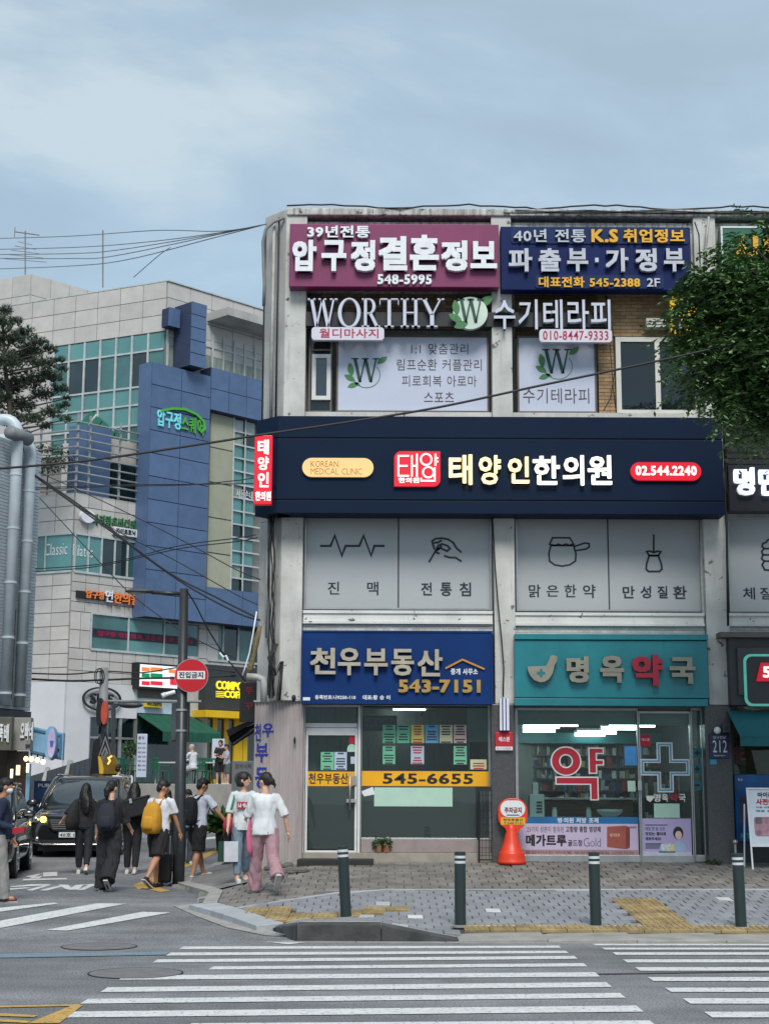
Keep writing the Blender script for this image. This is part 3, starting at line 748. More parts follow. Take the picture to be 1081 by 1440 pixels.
def wlogo(parent, x0, y0, x1, y1, d, fr=None):
    """W with a ring and leaves"""
    fr = fr or FA; a0,b0,a1,b1 = rect(fr, x0, y0, x1, y1, d); W_ = a1-a0; H_ = b1-b0
    p = lambda x, y: (a0+x*W_, b0+y*H_)
    mb = MB(); serif(mb, fr, 'W', (*p(.14,.20), *p(.84,.96)), d, d+.006); mb.build('letter', M['leafd'], parent)
    mb = MB(); ring = circ(p(.52,.42), W_*.33, H_*.40, 24, 205, 400); stroke(mb, fr, ring, .012, d-.002, d+.003); mb.build('ring', M['leafg'], parent)
    for c, r, an in (((.14,.60),.17,100),((.12,.33),.15,150),((.2,.1),.14,200),((.9,.9),.15,35),((.30,.14),.08,-30)):
        MB().prism(fr, leaf(p(*c), r*W_, math.radians(an), .45), d, d+.005).build('leaf', M['leafg'], parent)
def sign(name, label, x0, y0, x1, y1, d1, m, th=.15, fr=None, mode='m', bevel=.01, cat='sign', group=None, frame=None):
    fr = fr or FA; a0,b0,a1,b1 = rect(fr, x0, y0, x1, y1, d1, mode)
    t = thing(name, label, cat, fr.P((a0+a1)/2, b0, d1-th/2), group)
    MB().fb(fr, a0, b0, a1, b1, d1-th, d1).build('panel', m, t, bevel=bevel)
    if frame:
        fm, w_ = frame; mb = MB()
        mb.fb(fr, a0-.001, b0-.001, a1+.001, b0+w_, d1-.02, d1+.012); mb.fb(fr, a0-.001, b1-w_, a1+.001, b1+.001, d1-.02, d1+.012)
        mb.fb(fr, a0-.001, b0+w_, a0+w_, b1-w_, d1-.02, d1+.012); mb.fb(fr, a1-w_, b0+w_, a1+.001, b1-w_, d1-.02, d1+.012)
        mb.build('frame', fm, t)
    return t
# poster window panes
t = sign('window_poster', 'large white window poster with green W logo and treatment list', 473, 472, 687, 580, .05, M['poster'], .02, frame=(M['brownframe'], .03), cat='poster')
wlogo(t, 485, 502, 543, 546, .052)
for s_, x0, y0, x1, y1 in (('1:1 맞춤관리',578,483,658,498),('림프순환 커플관리',558,505,677,521),('피로회복 아로마',565,528,670,543.5),('스포츠',596,551,638,565)):
    word(s_, FA, (x0,y0,x1,y1), t, M['inkbrown'], .05, .055, -.002)
t = sign('window_poster', 'narrower white window poster with W logo over four Hangul syllables', 727, 473, 838, 581, .05, M['poster'], .02, frame=(M['brownframe'], .03), cat='poster')
wlogo(t, 753, 489, 813, 534, .052)
word('수기테라피', FA, (735,546,828,567), t, M['inkbrown'], .05, .055, -.002)
M['curtain'] = mat('curtain', (.05,.075,.08), .9, .3, 5, stretch=(6,6,.4))
window(866, 474, 983, 583, [.5], M['creamframe'], M['g_dark'], .085, .1, back=mat('room_teal', (.045,.07,.075), .9, .4, 1.2))
beam(580, 600, 426, 1300, -.1, .18)
# upright cream vent box beside the yellow sign
t = sign('vent_cover', 'small cream louvred vent box on the tan brick under the blue sign', 908, 447, 941, 461, .2, M['creamframe'], .15, cat='vent')
for k in range(3): box('slat', M['creamframe'], t, FA, 909, 449.5+k*4, 940, 451.5+k*4, .2, .235)
# WORTHY lettering on black rail
M['ltwhite'] = mat('letter_face', (.55,.58,.68), .35, .05)
t = thing('shop_sign', 'grey white serif Latin letters with leafy round badge on a black rail', 'sign', FA.P(xa(640,460), zb(462), .35))
box('rail', M['black'], t, FA, 430, 439, 860, 459, .2, .32)
lx = [432,468,500,530,559,591,624.5]; 
for ch, (x0, x1) in zip('WORTHY', ((432,474),(475,507),(508,534),(533,561),(562,591),(590,624.5))):
    mb = MB(); R = rect(FA, x0, 419.5, x1, 459.5, .46); serif(mb, FA, ch, R, .36, .46); mb.build('letter', M['ltwhite'], t)
    mb = MB(); R = rect(FA, x0+1, 420.5, x1+1, 460.5, .36); serif(mb, FA, ch, R, .32, .36); mb.build('letter_back', M['darkgrey'], t)
p = FA.uv(661, 440, .42)
MB().prism(FA, circ(p, .30, .29, 32), .32, .42).build('badge', mat('badge', (.60,.72,.62), .4), t)
MB().prism(FA, leaf(FA.uv(683,423,.42), .15, math.radians(35), .5), .33, .415).build('badge_leaf', M['leafg'], t)
for c, an in (((641,432),100),((640,447),150),((648,457),200)): MB().prism(FA, leaf(FA.uv(*c,.42), .13, math.radians(an), .5), .42, .43).build('leaf', M['leafg'], t)
mb = MB(); serif(mb, FA, 'W', rect(FA, 643, 420, 680, 453, .43), .42, .44); mb.build('letter', M['leafd'], t)
word('수기테라피', FA, (694,421,858,463), t, M['ltwhite'], .36, .46, .012, letters=True)
M['pillw'] = mat('pill_white', (.62,.60,.68), .35, .04); M['redp'] = mat('print_red', S(170,15,60), .5, .05)
for (x0,y0,x1,y1), s_, tr, lab in (((438,460,540,478),'월디마사지',(449,462,532,475),'white rounded nameplate with crimson Hangul hanging under the serif Latin letters'), ((758,463,860,481),'010-8447-9333',(763,465,855,478),'white rounded plate with crimson mobile number under the sign rail')):
    a0,b0,a1,b1 = rect(FA, x0,y0,x1,y1,.46)
    q = thing('phone_plate' if '0' in s_ else 'name_plate', lab, 'sign', FA.P((a0+a1)/2, b0, .4))
    MB().prism(FA, rrect(a0,b0,a1,b1,.06), .36, .46).build('panel', M['pillw'], q); word(s_, FA, tr, q, M['redp'], .46, .465, .012)
# pink roof sign
M['magenta'] = mat('sign_magenta', (.20,.016,.095), .45, .12, 1.2, stain=((.25,.06,.14), .6, .4))
t = sign('shop_sign', 'wide magenta rooftop signboard with chunky white Hangul and 548-5995', 407, 315, 701, 403.5, .55, M['magenta'], .25)
word('39년전통', FA, (432,317,520,334), t, M['whitelet'], .55, .62, .03, letters=True)
for ch, x0, y0, x1, y1 in (('압',411,337,445,381),('구',452,337.5,487,381),('정',493,337.5,527.5,381),('결',532,332,572.5,380),('혼',576,330,617,380),('정',620,338,657,381),('보',661,339,698.5,377)):
    word(ch, FA, (x0,y0,x1,y1), t, M['whitelet'], .57, .66, .045, letters=True)
word('548-5995', FA, (530.5,385.5,607,399.5), t, M['whitelet'], .55, .60, .035, letters=True)
# dark blue roof sign
M['signblue'] = mat('sign_blue_dark', (.005,.016,.095), .5, .12, 1.2, stain=((.012,.03,.12), .6, .5), spec=.15); M['signblue2'] = mat('sign_blue_strip', (.012,.03,.11), .5, spec=.15)
M['yel'] = mat('letter_yellow', S(225,170,30), .4, .08)
t = sign('shop_sign', 'dark blue rooftop signboard with white and yellow Hangul and 545-2388', 704, 319, 971, 408, .55, M['signblue'], .25)
for x0,y0,x1,y1 in ((718,320.5,968,342.5),(752,386.5,933,405.5)):
    a0,b0,a1,b1 = rect(FA,x0,y0,x1,y1,.57); MB().prism(FA, rrect(a0,b0,a1,b1,.05), .55, .57).build('strip', M['signblue2'], t)
M['whitelet2'] = mat('letter_dull_white', (.50,.53,.6), .4, .1, 5)
word('40년 전통', FA, (722,322,823,340.5), t, M['whitelet2'], .57, .62, .02, letters=True); word('K.S', FA, (831,322,868.5,340.5), t, M['yel'], .57, .62, .035, letters=True)
word('취업정보', FA, (876,322,962,341), t, M['yel'], .57, .62, .03, letters=True)
for ch, x0, x1 in (('파',715,748),('출',757,788),('부',797,826.5),('가',851,883),('정',893,923),('부',933,962)): word(ch, FA, (x0,349,x1,381.5), t, M['whitelet2'], .57, .65, .035, letters=True)
MB().fb(FA, *[xa(836,366,.6), zb(369,836,.6), xa(841,366,.6), zb(363,841,.6)], .55, .62).build('letter', M['whitelet2'], t)
word('대표전화 545-2388', FA, (757,389,899.5,404), t, M['yel'], .57, .60, .03); word('2F', FA, (909,391,927.5,403), t, M['whitelet2'], .57, .60, .02, letters=True)
# green sign and yellow sign half hidden by the tree
t = sign('shop_sign', 'green rooftop signboard mostly hidden behind the street tree', 1014, 319, 1290, 408, .55, mat('sign_green', (.01,.12,.07), .4, .1), .25, frame=(M['whiteframe'], .03))
word('시대정보', FA, (1028,329,1200,375), t, M['yel'], .55, .62, .04, letters=True)
t = sign('shop_sign', 'small yellow signboard with green letters peeking from behind tree leaves', 942, 416, 1040, 470, .45, mat('sign_yellow', S(235,180,10), .4, .05), .12)
word('부동산', FA, (948,422,1034,442), t, mat('print_green', (.01,.16,.10), .5), .45, .455, .03); word('상담', FA, (948,446,990,465), t, mat('print_blue', (.01,.05,.3), .5), .45, .455, .03)
window(1030, 474, 1270, 583, [.33,.66], M['creamframe'], M['g_dark'], .085, .1, back=M['curtain'])
# ------------------------------------------------ the navy fascia
M['navy'] = mat('navy_panel', (.0055,.0155,.040), .55, .06, 1, spec=.1); M['navyd'] = mat('navy_groove', (.004,.007,.016), .6)
t = thing('fascia_sign', 'long navy fascia signboard wrapping the corner with lit Hangul letters', 'sign', FA.P(xa(700,720), zb(723), .6))
dN = .75; a0 = xa(390,652,dN); a1 = xa(1016.5,655,dN); z1 = zb(586,700,dN); z0 = zb(722.5,700,dN); zg1 = zb(617,700,dN); zg0 = zb(704,700,dN)
for b0, b1 in ((z0, zg0-.012), (zg0+.012, zg1-.012), (zg1+.012, z1)):
    MB().fb(FA, a0, b0, a1, b1, .25, dN).build('panel', M['navy'], t, bevel=.006)
MB().fb(FA, a0+.01, z0+.02, a1-.01, z1-.02, .26, dN-.02).build('groove', M['navyd'], t)
cN = FA.P(a0, 0, dN); FN = Fr((cN.x, cN.y, 0), (.74, -.67, 0), (0,0,1), (-.67,-.74,0)); cw_ = FN.uv(359.5, 655)[0]
for b0, b1 in ((z0, zg0-.012), (zg0+.012, zg1-.012), (zg1+.012, z1)):
    MB().fb(FN, cw_, b0, -.004, b1, -.4, 0).build('panel', M['navy'], t, bevel=.006)
MB().fb(FN, cw_+.01, z0+.02, -.01, z1-.02, -.39, -.02).build('groove', M['navyd'], t)
M['litcream'] = mat('lit_cream', S(255,235,170), .4, .0, emit=.32, ecol=(1,.80,.42)); M['litwhite'] = mat('lit_white', (.8,.8,.78), .4, 0, emit=.30, ecol=(1,.96,.82))
M['litred'] = mat('lit_red', (.60,.006,.022), .4, .03, emit=.12, ecol=(1,.015,.05)); M['litgold'] = mat('lit_gold', S(235,190,120), .4, .03, emit=.13, ecol=(1,.62,.30))
M['letside'] = mat('letter_side', (.10,.075,.04), .5)
A0,B0,A1,B1 = rect(FA, 425, 644, 525, 670.5, dN+.05); MB().prism(FA, rrect(A0,B0,A1,B1,(B1-B0)/2-.001,10), dN-.01, dN+.05).build('pill', M['litgold'], t)
word('KOREAN', FA, (437,648,475.5,656.5), t, mat('ink_tan', S(170,110,60), .5), dN+.05, dN+.054, -.012); word('MEDICAL CLINIC', FA, (437,658.5,509,667), t, bpy.data.materials['ink_tan'], dN+.05, dN+.054, -.012)
A0,B0,A1,B1 = rect(FA, 554, 634.5, 619, 684, dN+.06)
lg = [(A0,B0),(A0,B1-.12)]+[(A0+.12-.12*math.cos(math.radians(k*15)), B1-.12+.12*math.sin(math.radians(k*15))) for k in range(1,6)]+[(A0+.12,B1),(A1,B1),(A1,B0+.12)]+[(A1-.12+.12*math.cos(math.radians(k*15)), B0+.12-.12*math.sin(math.radians(k*15))) for k in range(1,6)]+[(A1-.12,B0)]
MB().prism(FA, lg, dN-.01, dN+.06).build('logo_plate', M['litred'], t)
# logo strokes (px)
mb = MB()
for pl in ([(575,641),(560,641),(560,669),(575,669)],[(560,655),(573,655)],[(579,640),(579,670)],[(586,638),(586,671)],[(579,655),(586,655)],
           [(612,638),(612,655)],[(612,644),(616,644)],[(612,649),(616,649)],[(592,672),(592,676),(611,676),(611,657)]):
    stroke(mb, FA, pxpts(FA, pl, dN+.07), .028, dN+.06, dN+.072)
for c, rx, ry in (((599,646),.09,.095),((602,664),.09,.09)): stroke(mb, FA, circ(FA.uv(*c, dN+.07), rx, ry, 20), .028, dN+.06, dN+.0725, True)
mb.build('lettering', M['litwhite'], t); word('한의원', FA, (560,671.5,589,679), t, M['litwhite'], dN+.06, dN+.066, .03)
for s_, x0, x1, y0, y1, m in (('태',631,664,639,681,'litcream'),('양',673,704,640,681,'litcream'),('인',714,744,642,679,'litcream'),('한',749,787,641,681,'litwhite'),('의',791,821,640,682,'litwhite'),('원',826,860,640,681,'litwhite')):
    word(s_, FA, (x0,y0,x1,y1), t, M[m], dN+.05, dN+.10, .022, letters=True); word(s_, FA, (x0,y0,x1,y1), t, M['letside'], dN, dN+.049, .03, letters=True, name='letter_back')
A0,B0,A1,B1 = rect(FA, 886, 650, 985.5, 675.5, dN+.06); MB().prism(FA, rrect(A0,B0,A1,B1,(B1-B0)/2-.001,10), dN-.01, dN+.06).build('pill', M['litred'], t)
word('02.544.2240', FA, (893,655,979,668.5), t, M['litwhite'], dN+.06, dN+.066, .035)
# small projecting red sign on the chamfer
FR_ = FN.off(.5)
t = thing('blade_sign', 'narrow vertical red sign with white Hangul projecting from the navy corner', 'sign', P(369,709,YF-.9))
F5 = fac(YF-.95); rr_ = rect(F5, 357.5, 612, 382.5, 709, 0); MB().fb(F5, *rr_, -.14, 0).build('panel', M['litred'], t, bevel=.01)
for s_, y0, y1 in (('태',618,640),('양',642,662),('인',664,686)): word(s_, F5, (362.5,y0,378,y1-1), t, M['litwhite'], 0, .006, .03)
word('한의원', F5, (359,691,381,704), t, M['litwhite'], 0, .006, .03)
MB().fb(F5, rr_[2]-.02, rr_[1]+.3, rr_[2]+.0, rr_[1]+.36, -.5, -.14).build('bracket', M['darkgrey'], t)
# neighbour fascia
t = thing('fascia_sign', 'dark navy neighbouring signboard with lit white Hangul cut by photo edge', 'sign', FA.P(xa(1150,720), zb(720), .5))
dM = .5; q = rect(FA, 1023, 588, 1340, 719, dM); MB().fb(FA, *q, .2, dM).build('panel', mat('slat_navy', (.011,.012,.018), .4, .05), t)
for k in range(8): y = 590+k*8; R = rect(FA, 1023, y, 1340, y+7, dM+.012); MB().fb(FA, *R, dM-.01, dM+.012).build('slat', bpy.data.materials['slat_navy'], t)
M['litblue'] = mat('lit_cool', (.75,.8,.9), .4, 0, emit=.25, ecol=(.78,.86,1))
for s_, x0, x1 in (('명',1032,1061),('만',1067,1098),('당',1103,1134)): word(s_, FA, (x0,657,x1,696), t, M['litblue'], dM+.01, dM+.08, .04, letters=True)
# ------------------------------------------------ second floor windows with printed film
def filmmat():
    m = mat('window_film', (.40,.425,.435), .3, .03, .8, spec=.6); return m
M['film'] = filmmat(); M['inknavy'] = mat('ink_navy', (.012,.022,.032), .5); M['ghost'] = mat('ink_ghost', (.26,.29,.31), .4)
def filmwin(x0, y0, x1, y1, xs):
    f = MB(); d = .06; a0,b0,a1,b1 = rect(FA, x0, y0, x1, y1, d)
    f.fb(FA, a0, b0, a0+.035, b1, 0, d+.03); f.fb(FA, a1-.035, b0, a1, b1, 0, d+.03); f.fb(FA, a0+.035, b0, a1-.035, b0+.03, 0, d+.03); f.fb(FA, a0+.035, b1-.03, a1-.035, b1, 0, d+.03)
    w_ = f.build('window', M['alu'], B)
    for k, (p0, p1) in enumerate(zip(xs, xs[1:])):
        R = rect(FA, p0, y0, p1, y1, d); MB().fb(FA, R[0]+.012, b0+.031, R[2]-.012, b1-.031, d-.03, d-.005*(k % 2)).build('pane', M['film'], w_)
    for p_ in xs[1:-1]:
        c = xa(p_, (y0+y1)/2, d); MB().fb(FA, c-.0115, b0+.031, c+.0115, b1-.031, d-.04, d+.005).build('mullion', M['darkgrey'], w_)
    return w_
w1 = filmwin(428, 724, 691, 857.5, [430, 560, 689]); w2 = filmwin(725, 727, 987.5, 860, [727, 855, 985]); w3 = filmwin(1023, 729, 1290, 861, [1025, 1155, 1285])
dI = .058
def icon(w_, polys, sc, off, wd=.03, closed=()):
    mb = MB()
    for i, pl in enumerate(polys): stroke(mb, FA, pxpts(FA, [(off[0]+x/sc, off[1]+y/sc) for x, y in pl], dI), wd, dI, dI+.006, i in closed)
    mb.build('drawing', M['inknavy'], w_)
z3 = (2.845, (340, 560)); z4 = (2.837, (700, 560))
icon(w1, [[(313,591),(355,591),(372,550),(400,630),(415,591),(470,591),(487,550),(517,630),(530,591),(571,591)]], *z3, .040)
icon(w1, [[(748,656),(775,610),(800,590)],[(770,605),(765,590),(760,572),(775,562),(800,560),(825,565),(845,578),(858,600),(877,617)],[(775,610),(795,600),(820,612),(832,602),(822,590),(800,583),(785,590),(778,602)],[(800,568),(780,580)],[(808,630),(830,637),(855,638),(878,653)],[(775,615),(790,623)],[(765,580),(780,577)]], *z3, .032)
icon(w2, [[(217,557),(285,557),(303,585),(295,582),(285,588),(270,582),(255,588),(240,582),(228,588),(205,583)],[(210,588),(202,620),(205,650),(225,665),(255,670),(285,665),(308,650),(310,620),(300,588)],[(303,592),(345,578),(362,580),(363,594),(350,602),(310,608)]], *z4, .03, (0,1))
icon(w2, [[(620,543),(620,612)],[(592,612),(605,610),(620,616),(635,610),(648,613),(638,628),(602,628)],[(602,628),(592,660),(590,682),(600,691),(642,691),(653,682),(650,660),(638,628)]], *z4, .03, (1,2))
icon(w3, [[(1100,562),(1075,565),(1068,575),(1055,580),(1052,592),(1060,600),(1050,612),(1055,625),(1050,640),(1060,650),(1052,665),(1062,685),(1110,688)],[(1060,600),(1110,600)],[(1055,625),(1110,625)],[(1060,650),(1110,650)]], *z4, .032)
for w_, items in ((w1, (('진',461,818,477,836),('맥',516,818,532,837),('전',592,819,607,837),('통',619,819,635,838),('침',646,819,662,838))), (w2, (('맑',743,822,760,840),('은',768,823,785,839),('한',793,822,810,840),('약',819,822,837,841),('만',875,824,892,841),('성',900,824,915,841),('질',924,824,938,841),('환',946,824,965,842))), (w3, (('체',1044,826,1061,843),('질',1068,826,1084,843),('개',1092,826,1108,843)))):
    for s_, *R in items: word(s_, FA, R, w_, M['inknavy'], dI, dI+.005, .016, name='lettering')
word('지루다크한', FA, (749,757,822,776), w2, M['ghost'], dI-.002, dI+.001, .005); word('지정의료기관', FA, (741,782,830,799), w2, M['ghost'], dI-.002, dI+.001, .005)
# sills, tile strips
for x0, x1, y0, xm in ((426,692.5,858,560),(724,990,861,857),(1022,1290,862,1150)):
    R = rect(FA, x0, y0+.5, x1, y0+17.5, .26); MB().fb(FA, *R, -.05, .24).build('sill_beam', M['sillpaint'], B, bevel=.006)
    MB().fb(FA, R[0], R[1]-.02, R[2], R[1]+.02, -.04, .27).build('sill_edge', M['sillpaint'], B); MB().fb(FA, R[0], R[3]-.05, R[2], R[3], -.04, .265).build('sill_edge', M['sillpaint'], B)
    R2 = rect(FA, x0, y0+18.5, x1, y0+33, .21); p_ = MB().fb(FA, *R2, -.05, .21).build('tile_strip', M['concrete2'], B)
    mb = MB(); b = R2[1]; r_ = 0
    while b < R2[3]-.02:
        a = R2[0]-(.05 if r_ % 2 else 0)
        while a < R2[2]:
            s_, e_ = max(a, R2[0]), min(a+.095, R2[2])
            if e_-s_ > .02: mb.fb(FA, s_, b, e_, b+.042, .21, .218)
            a += .1
        b += .048; r_ += 1
    mb.build('tiles', M['tile_w'], p_)['kind'] = 'stuff'
# ribbed hose hanging down the right of the second floor windows
pts = [P(x, y, YF-.12) for x, y in ((985,726),(986,760),(986,800),(988,850),(989,868),(985,880),(975,888),(955,891),(930,891.5))]
MB().tube(pts, .028, 8).build('drain_hose', mat('hose', (.5,.5,.47), .5, .1, 20, .5, 80), B, smooth=True)
# cables down the pillars
def hang(pts, r, Y, lab, name='wall_cable', m='cable'):
    MB().tube([P(x, y, Y) for x, y in pts], r, 6).build(name, M[m], B, smooth=True)
hang(((691,722),(694,760),(696,800),(700,850),(705,900),(708,940),(707,980)), .012, 25.62, '')
hang(((1018,590),(1021,640),(1019,700),(1021,740),(1022,800),(1023,880)), .02, 25.6, '')
hang(((849,412),(858,440),(862,470),(864,520),(858,560),(848,578)), .008, 25.85, '')
hang(((852,410),(856,470),(862,550),(866,580)), .008, 25.83, '')
hang(((976,312),(982,330),(984,380),(983,415)), .012, 25.5, ''); hang(((996,305),(992,340),(990,420),(988,540),(990,584)), .022, 25.6, '', m='pipe')
rc = RND(11)
for k in range(7):
    x = 384+rc.uniform(-6,10); pts = [(x+rc.uniform(-2,2), 721+j*26+rc.uniform(-4,4)) for j in range(11)]
    hang(pts, rc.choice((.008,.012,.016)), 25.55+.03*k, '')
for k in range(5):
    x = 384+rc.uniform(-4,8); hang([(x,905),(x-4-rc.uniform(0,8),925),(x-2,950),(x+4+rc.uniform(0,5),930),(x+3,985)], .011, 25.4, '')
# elbows of the plastic drain
MB().tube([P(x, y, 25.35) for x, y in ((347,951),(362,952),(369,955),(371,962),(371,988))], .055, 12).build('drain_pipe', M['pipe'], B, smooth=True)
M['lag'] = mat('foam_lagging', (.23,.18,.09), .9, .3, 6, .8, 20)
MB().tube([P(x, y, 25.45) for x, y in ((366,880),(360,905),(356,925),(352,940),(347,950))], [.035,.05,.035,.055,.03], 10).build('pipe_lagging', M['lag'], B, smooth=True)
MB().tube([P(x, y, 25.3) for x, y in ((361,860),(356,890),(351,918),(345,938),(341,950))], .012, 8).build('drain_pipe', M['white'], B, smooth=True)
# ============================================================ GROUND FLOOR
# --- blue estate agent sign
M['blue'] = mat('sign_blue', (.005,.034,.15), .5, .1, 1.5, stain=((.012,.05,.19), .6, .4), spec=.15)
M['beige'] = mat('letter_beige', (.42,.38,.30), .45, .1, 5); M['goldlet'] = mat('letter_gold', (.42,.26,.06), .4, .1, 6)
t = sign('shop_sign', 'blue estate agent signboard with beige Hangul, roof symbol and gold 543-7151', 424, 887, 692.5, 990, .5, M['blue'], .32, frame=(M['blue'], .03))
d = .5
for s_, x0, x1, y0, y1 in (('천',436,472,911,948),('우',475,507,911,949.5),('부',512,545,912,949.5),('동',550,582,912.5,950),('산',587,622,913,951)):
    word(s_, FA, (x0,y0,x1,y1), t, M['beige'], d+.03, d+.10, .03, letters=True); word(s_, FA, (x0,y0,x1,y1), t, M['letside'], d, d+.029, .035, letters=True, name='letter_back')
word('543-7151', FA, (560,955.5,675.5,974), t, M['goldlet'], d, d+.05, .045, letters=True)
mb = MB(); stroke(mb, FA, pxpts(FA, [(626,940),(650,927.5),(681,941)], d+.03), .03, d, d+.03); mb.build('roof_symbol', mat('orange_print', (.55,.24,.04), .5), t)
word('중개 사무소', FA, (633.5,940,671.5,948.8), t, M['white'], d, d+.006, .03); word('등록번호:나9250-110', FA, (443,977.5,500,983.5), t, M['white'], d, d+.004, .03); word('대표:황 승 이', FA, (510,977.5,548.5,984), t, M['white'], d, d+.004, .03)
MB().pb(FA, 426, 980.5, 436, 985, d, d+.01).build('sticker', M['white'], t)
MB().tube([FA.P(xa(428,888,.5), zb(886.5), .5+.01*0), FA.P(xa(455,886,.5), zb(885.2), .5), FA.P(xa(690,887,.5), zb(885), .5)], .008, 5).build('wire', M['black'], t)
# --- estate agent shop front
zf = zb(1207, 560, 0); zc = zb(991, 560, 0)         # floor and top of the opening
xL = xa(425, 1100, 0); xR = xa(690, 1100, 0)
def room(name, x0, x1, z0, z1, depth, mw, mf, mc):
    b = MB(); b.box(x0,YF+depth,z0-.05,x1,YF+depth+.1,z1); b.box(x0-.1,YF+.05,z0-.05,x0,YF+depth+.1,z1); b.box(x1,YF+.05,z0-.05,x1+.1,YF+depth+.1,z1)
    b.build(name+'_wall', mw, B); MB().box(x0-.1,YF+.0,z0-.1,x1+.1,YF+depth,z0).build(name+'_floor', mf, B); MB().box(x0-.1,YF+.02,z1,x1+.1,YF+depth+.1,z1+.08).build(name+'_ceiling', mc, B)
M['wood'] = mat('wood_mid', (.17,.10,.055), .5, .2, 4, stretch=(1,1,8)); M['wallg'] = mat('wall_grey_green', (.16,.19,.18), .8, .08); M['ceil'] = mat('ceiling_board', (.35,.36,.36), .9, .05)
room('office', xL, xR, zf, zc, 3.0, M['wallg'], mat('floor_lino', (.12,.12,.115), .4, .1), M['ceil'])
M['tube'] = mat('tube_light', (.9,.95,1), .4, 0, emit=6, ecol=(.9,1,.97))
def tubelight(x0, y0, x1, y1, Y, lab, grp=None):
    a = P(x0, y0, Y); b = P(x1, y1, Y); b.z = a.z
    t = thing('ceiling_light', lab, 'light', (a+b)/2, grp); MB().tube([a, b], .03, 8).build('tube', M['tube'], t)
    MB().box(a.x-.02, Y-.05, a.z+.028, b.x+.02, Y+.05, a.z+.075).build('housing', M['white'], t)
tubelight(553, 996.5, 598, 996.5, 27.3, 'single fluorescent tube lit under the estate office ceiling', None)
M['litpanel'] = mat('lit_pane', (.35,.42,.40), .6, .1)
# furniture inside
def cabinet(px0, py0, px1, py1, Y, m, lab, rows=4, cols=2, books=True, seed=0, dp=.4):
    a = P(px0, py1, Y); b = P(px1, py0, Y); a.z = max(a.z, zf)
    t = thing('shelf_unit', lab, 'shelf', (a.x, Y, a.z)); mb = MB()
    mb.box(a.x, Y+dp-.02, a.z, b.x, Y+dp, b.z); mb.box(a.x, Y, a.z, a.x+.03, Y+dp-.02, b.z); mb.box(b.x-.03, Y, a.z, b.x, Y+dp-.02, b.z); mb.build('carcass', m, t)
    h = (b.z-a.z)/rows; r = RND(seed); 
    for k in range(rows+1): MB().box(a.x+.031, Y+.005, a.z+k*h-.012, b.x-.031, Y+dp-.021, a.z+k*h+.012).build('shelf', m, t)
    if books:
        cols_ = [M[k] for k in ('pk_white','pk_red','pk_green','pk_blue','pk_yel','pk_brown')]; mbs = [MB() for _ in cols_]
        for k in range(rows):
            x = a.x+.05; z = a.z+k*h+.013
            while x < b.x-.08:
                w_ = r.choice((.03,.04,.06,.08,.11)); hh = r.uniform(.25,.9)*h; 
                if r.random() < .88: mbs[int(r.random()**2.3*len(cols_))].box(x, Y+.02+r.uniform(0,.06), z, x+w_-.008, Y+dp-.06, z+hh)
                x += w_
        for q, m_ in zip(mbs, cols_):
            if q.v: q.build('boxes', m_, t)['kind'] = 'stuff'
    return t
for n, c in (('pk_white',(.7,.74,.73)),('pk_red',(.35,.03,.03)),('pk_green',(.04,.22,.12)),('pk_blue',(.03,.10,.32)),('pk_yel',(.5,.38,.06)),('pk_brown',(.16,.10,.07))): M[n] = mat(n, c, .5, .1, 6, rnd='island', rndv=.35)
cabinet(515, 1035, 580, 1180, 28.6, M['wood'], 'dark wooden file cabinet at the back of the estate office', 4, seed=1)
cabinet(600, 1040, 660, 1180, 28.6, M['white'], 'white file shelf behind the desk in the estate office', 4, seed=2)
a = P(520, 1150, 27.4); b = P(668, 1120, 27.4)
t = thing('desk', 'office desk standing behind the frosted part of the estate window', 'desk', (a.x, 27.4, zf)); MB().box(a.x, 27.1, zf+.70, b.x, 27.8, zf+.74).build('tabletop', M['wood'], t)
for x in (a.x+.03, b.x-.07):
    for y in (27.13, 27.73): MB().box(x, y, zf, x+.04, y+.04, zf+.699).build('leg', M['alu'], t)
# black plaque hanging inside
t = sign('plaque', 'black wooden plaque with grey Hangul hung inside the estate office window', 508, 1006, 558, 1027.5, -.25, M['black'], .03)
word('공인 중개사의 집', FA, (512,1009.5,552,1015), t, M['cableg'], -.25, -.245, .01); word('믿음과 신용', FA, (514,1018,545,1022.5), t, M['cableg'], -.25, -.245, .01)
# glazing: door
D = thing('shop_door', 'white framed glass door with yellow band and posters, estate office entrance', 'door', FA.P(xL+.4, zf, .1))
def ring(x0, y0, x1, y1, iw, m, par, d0, d1, name='frame'):
    a0,b0,a1,b1 = rect(FA, x0, y0, x1, y1, d1); mb = MB(); l, r_, t_, bt = iw
    mb.fb(FA, a0, b0, a0+l, b1, d0, d1); mb.fb(FA, a1-r_, b0, a1, b1, d0, d1); mb.fb(FA, a0+l, b1-t_, a1-r_, b1, d0, d1); mb.fb(FA, a0+l, b0, a1-r_, b0+bt, d0, d1)
    return mb.build(name, m, par, bevel=.004)
ring(424.5, 991, 506.5, 1205, (.045,.045,.035,.02), M['whiteframe'], D, -.02, .1, 'door_frame')
MB().pb(FA, 428.5, 1017, 502, 1022.5, -.01, .095).build('transom', M['whiteframe'], D)
lf = ring(429, 1023, 502, 1204, (.04,.04,.13,.09), M['whiteframe'], D, .0, .075, 'leaf')
MB().pb(FA, 430, 1035, 501, 1196, .02, .035).build('pane', M['g_shop'], lf); MB().pb(FA, 430, 994, 501, 1017, .02, .035).build('pane', M['g_shop'], D)
M['frost'] = glass('glass_frost', (.35,.42,.40), .05, .42, film=(.06,.085,.08))
MB().pb(FA, 433, 1106, 498, 1194, .0355, .038).build('frosted_film', M['frost'], lf)
M['band'] = mat('band_yellow', S(235,170,20), .4, .06, 3)
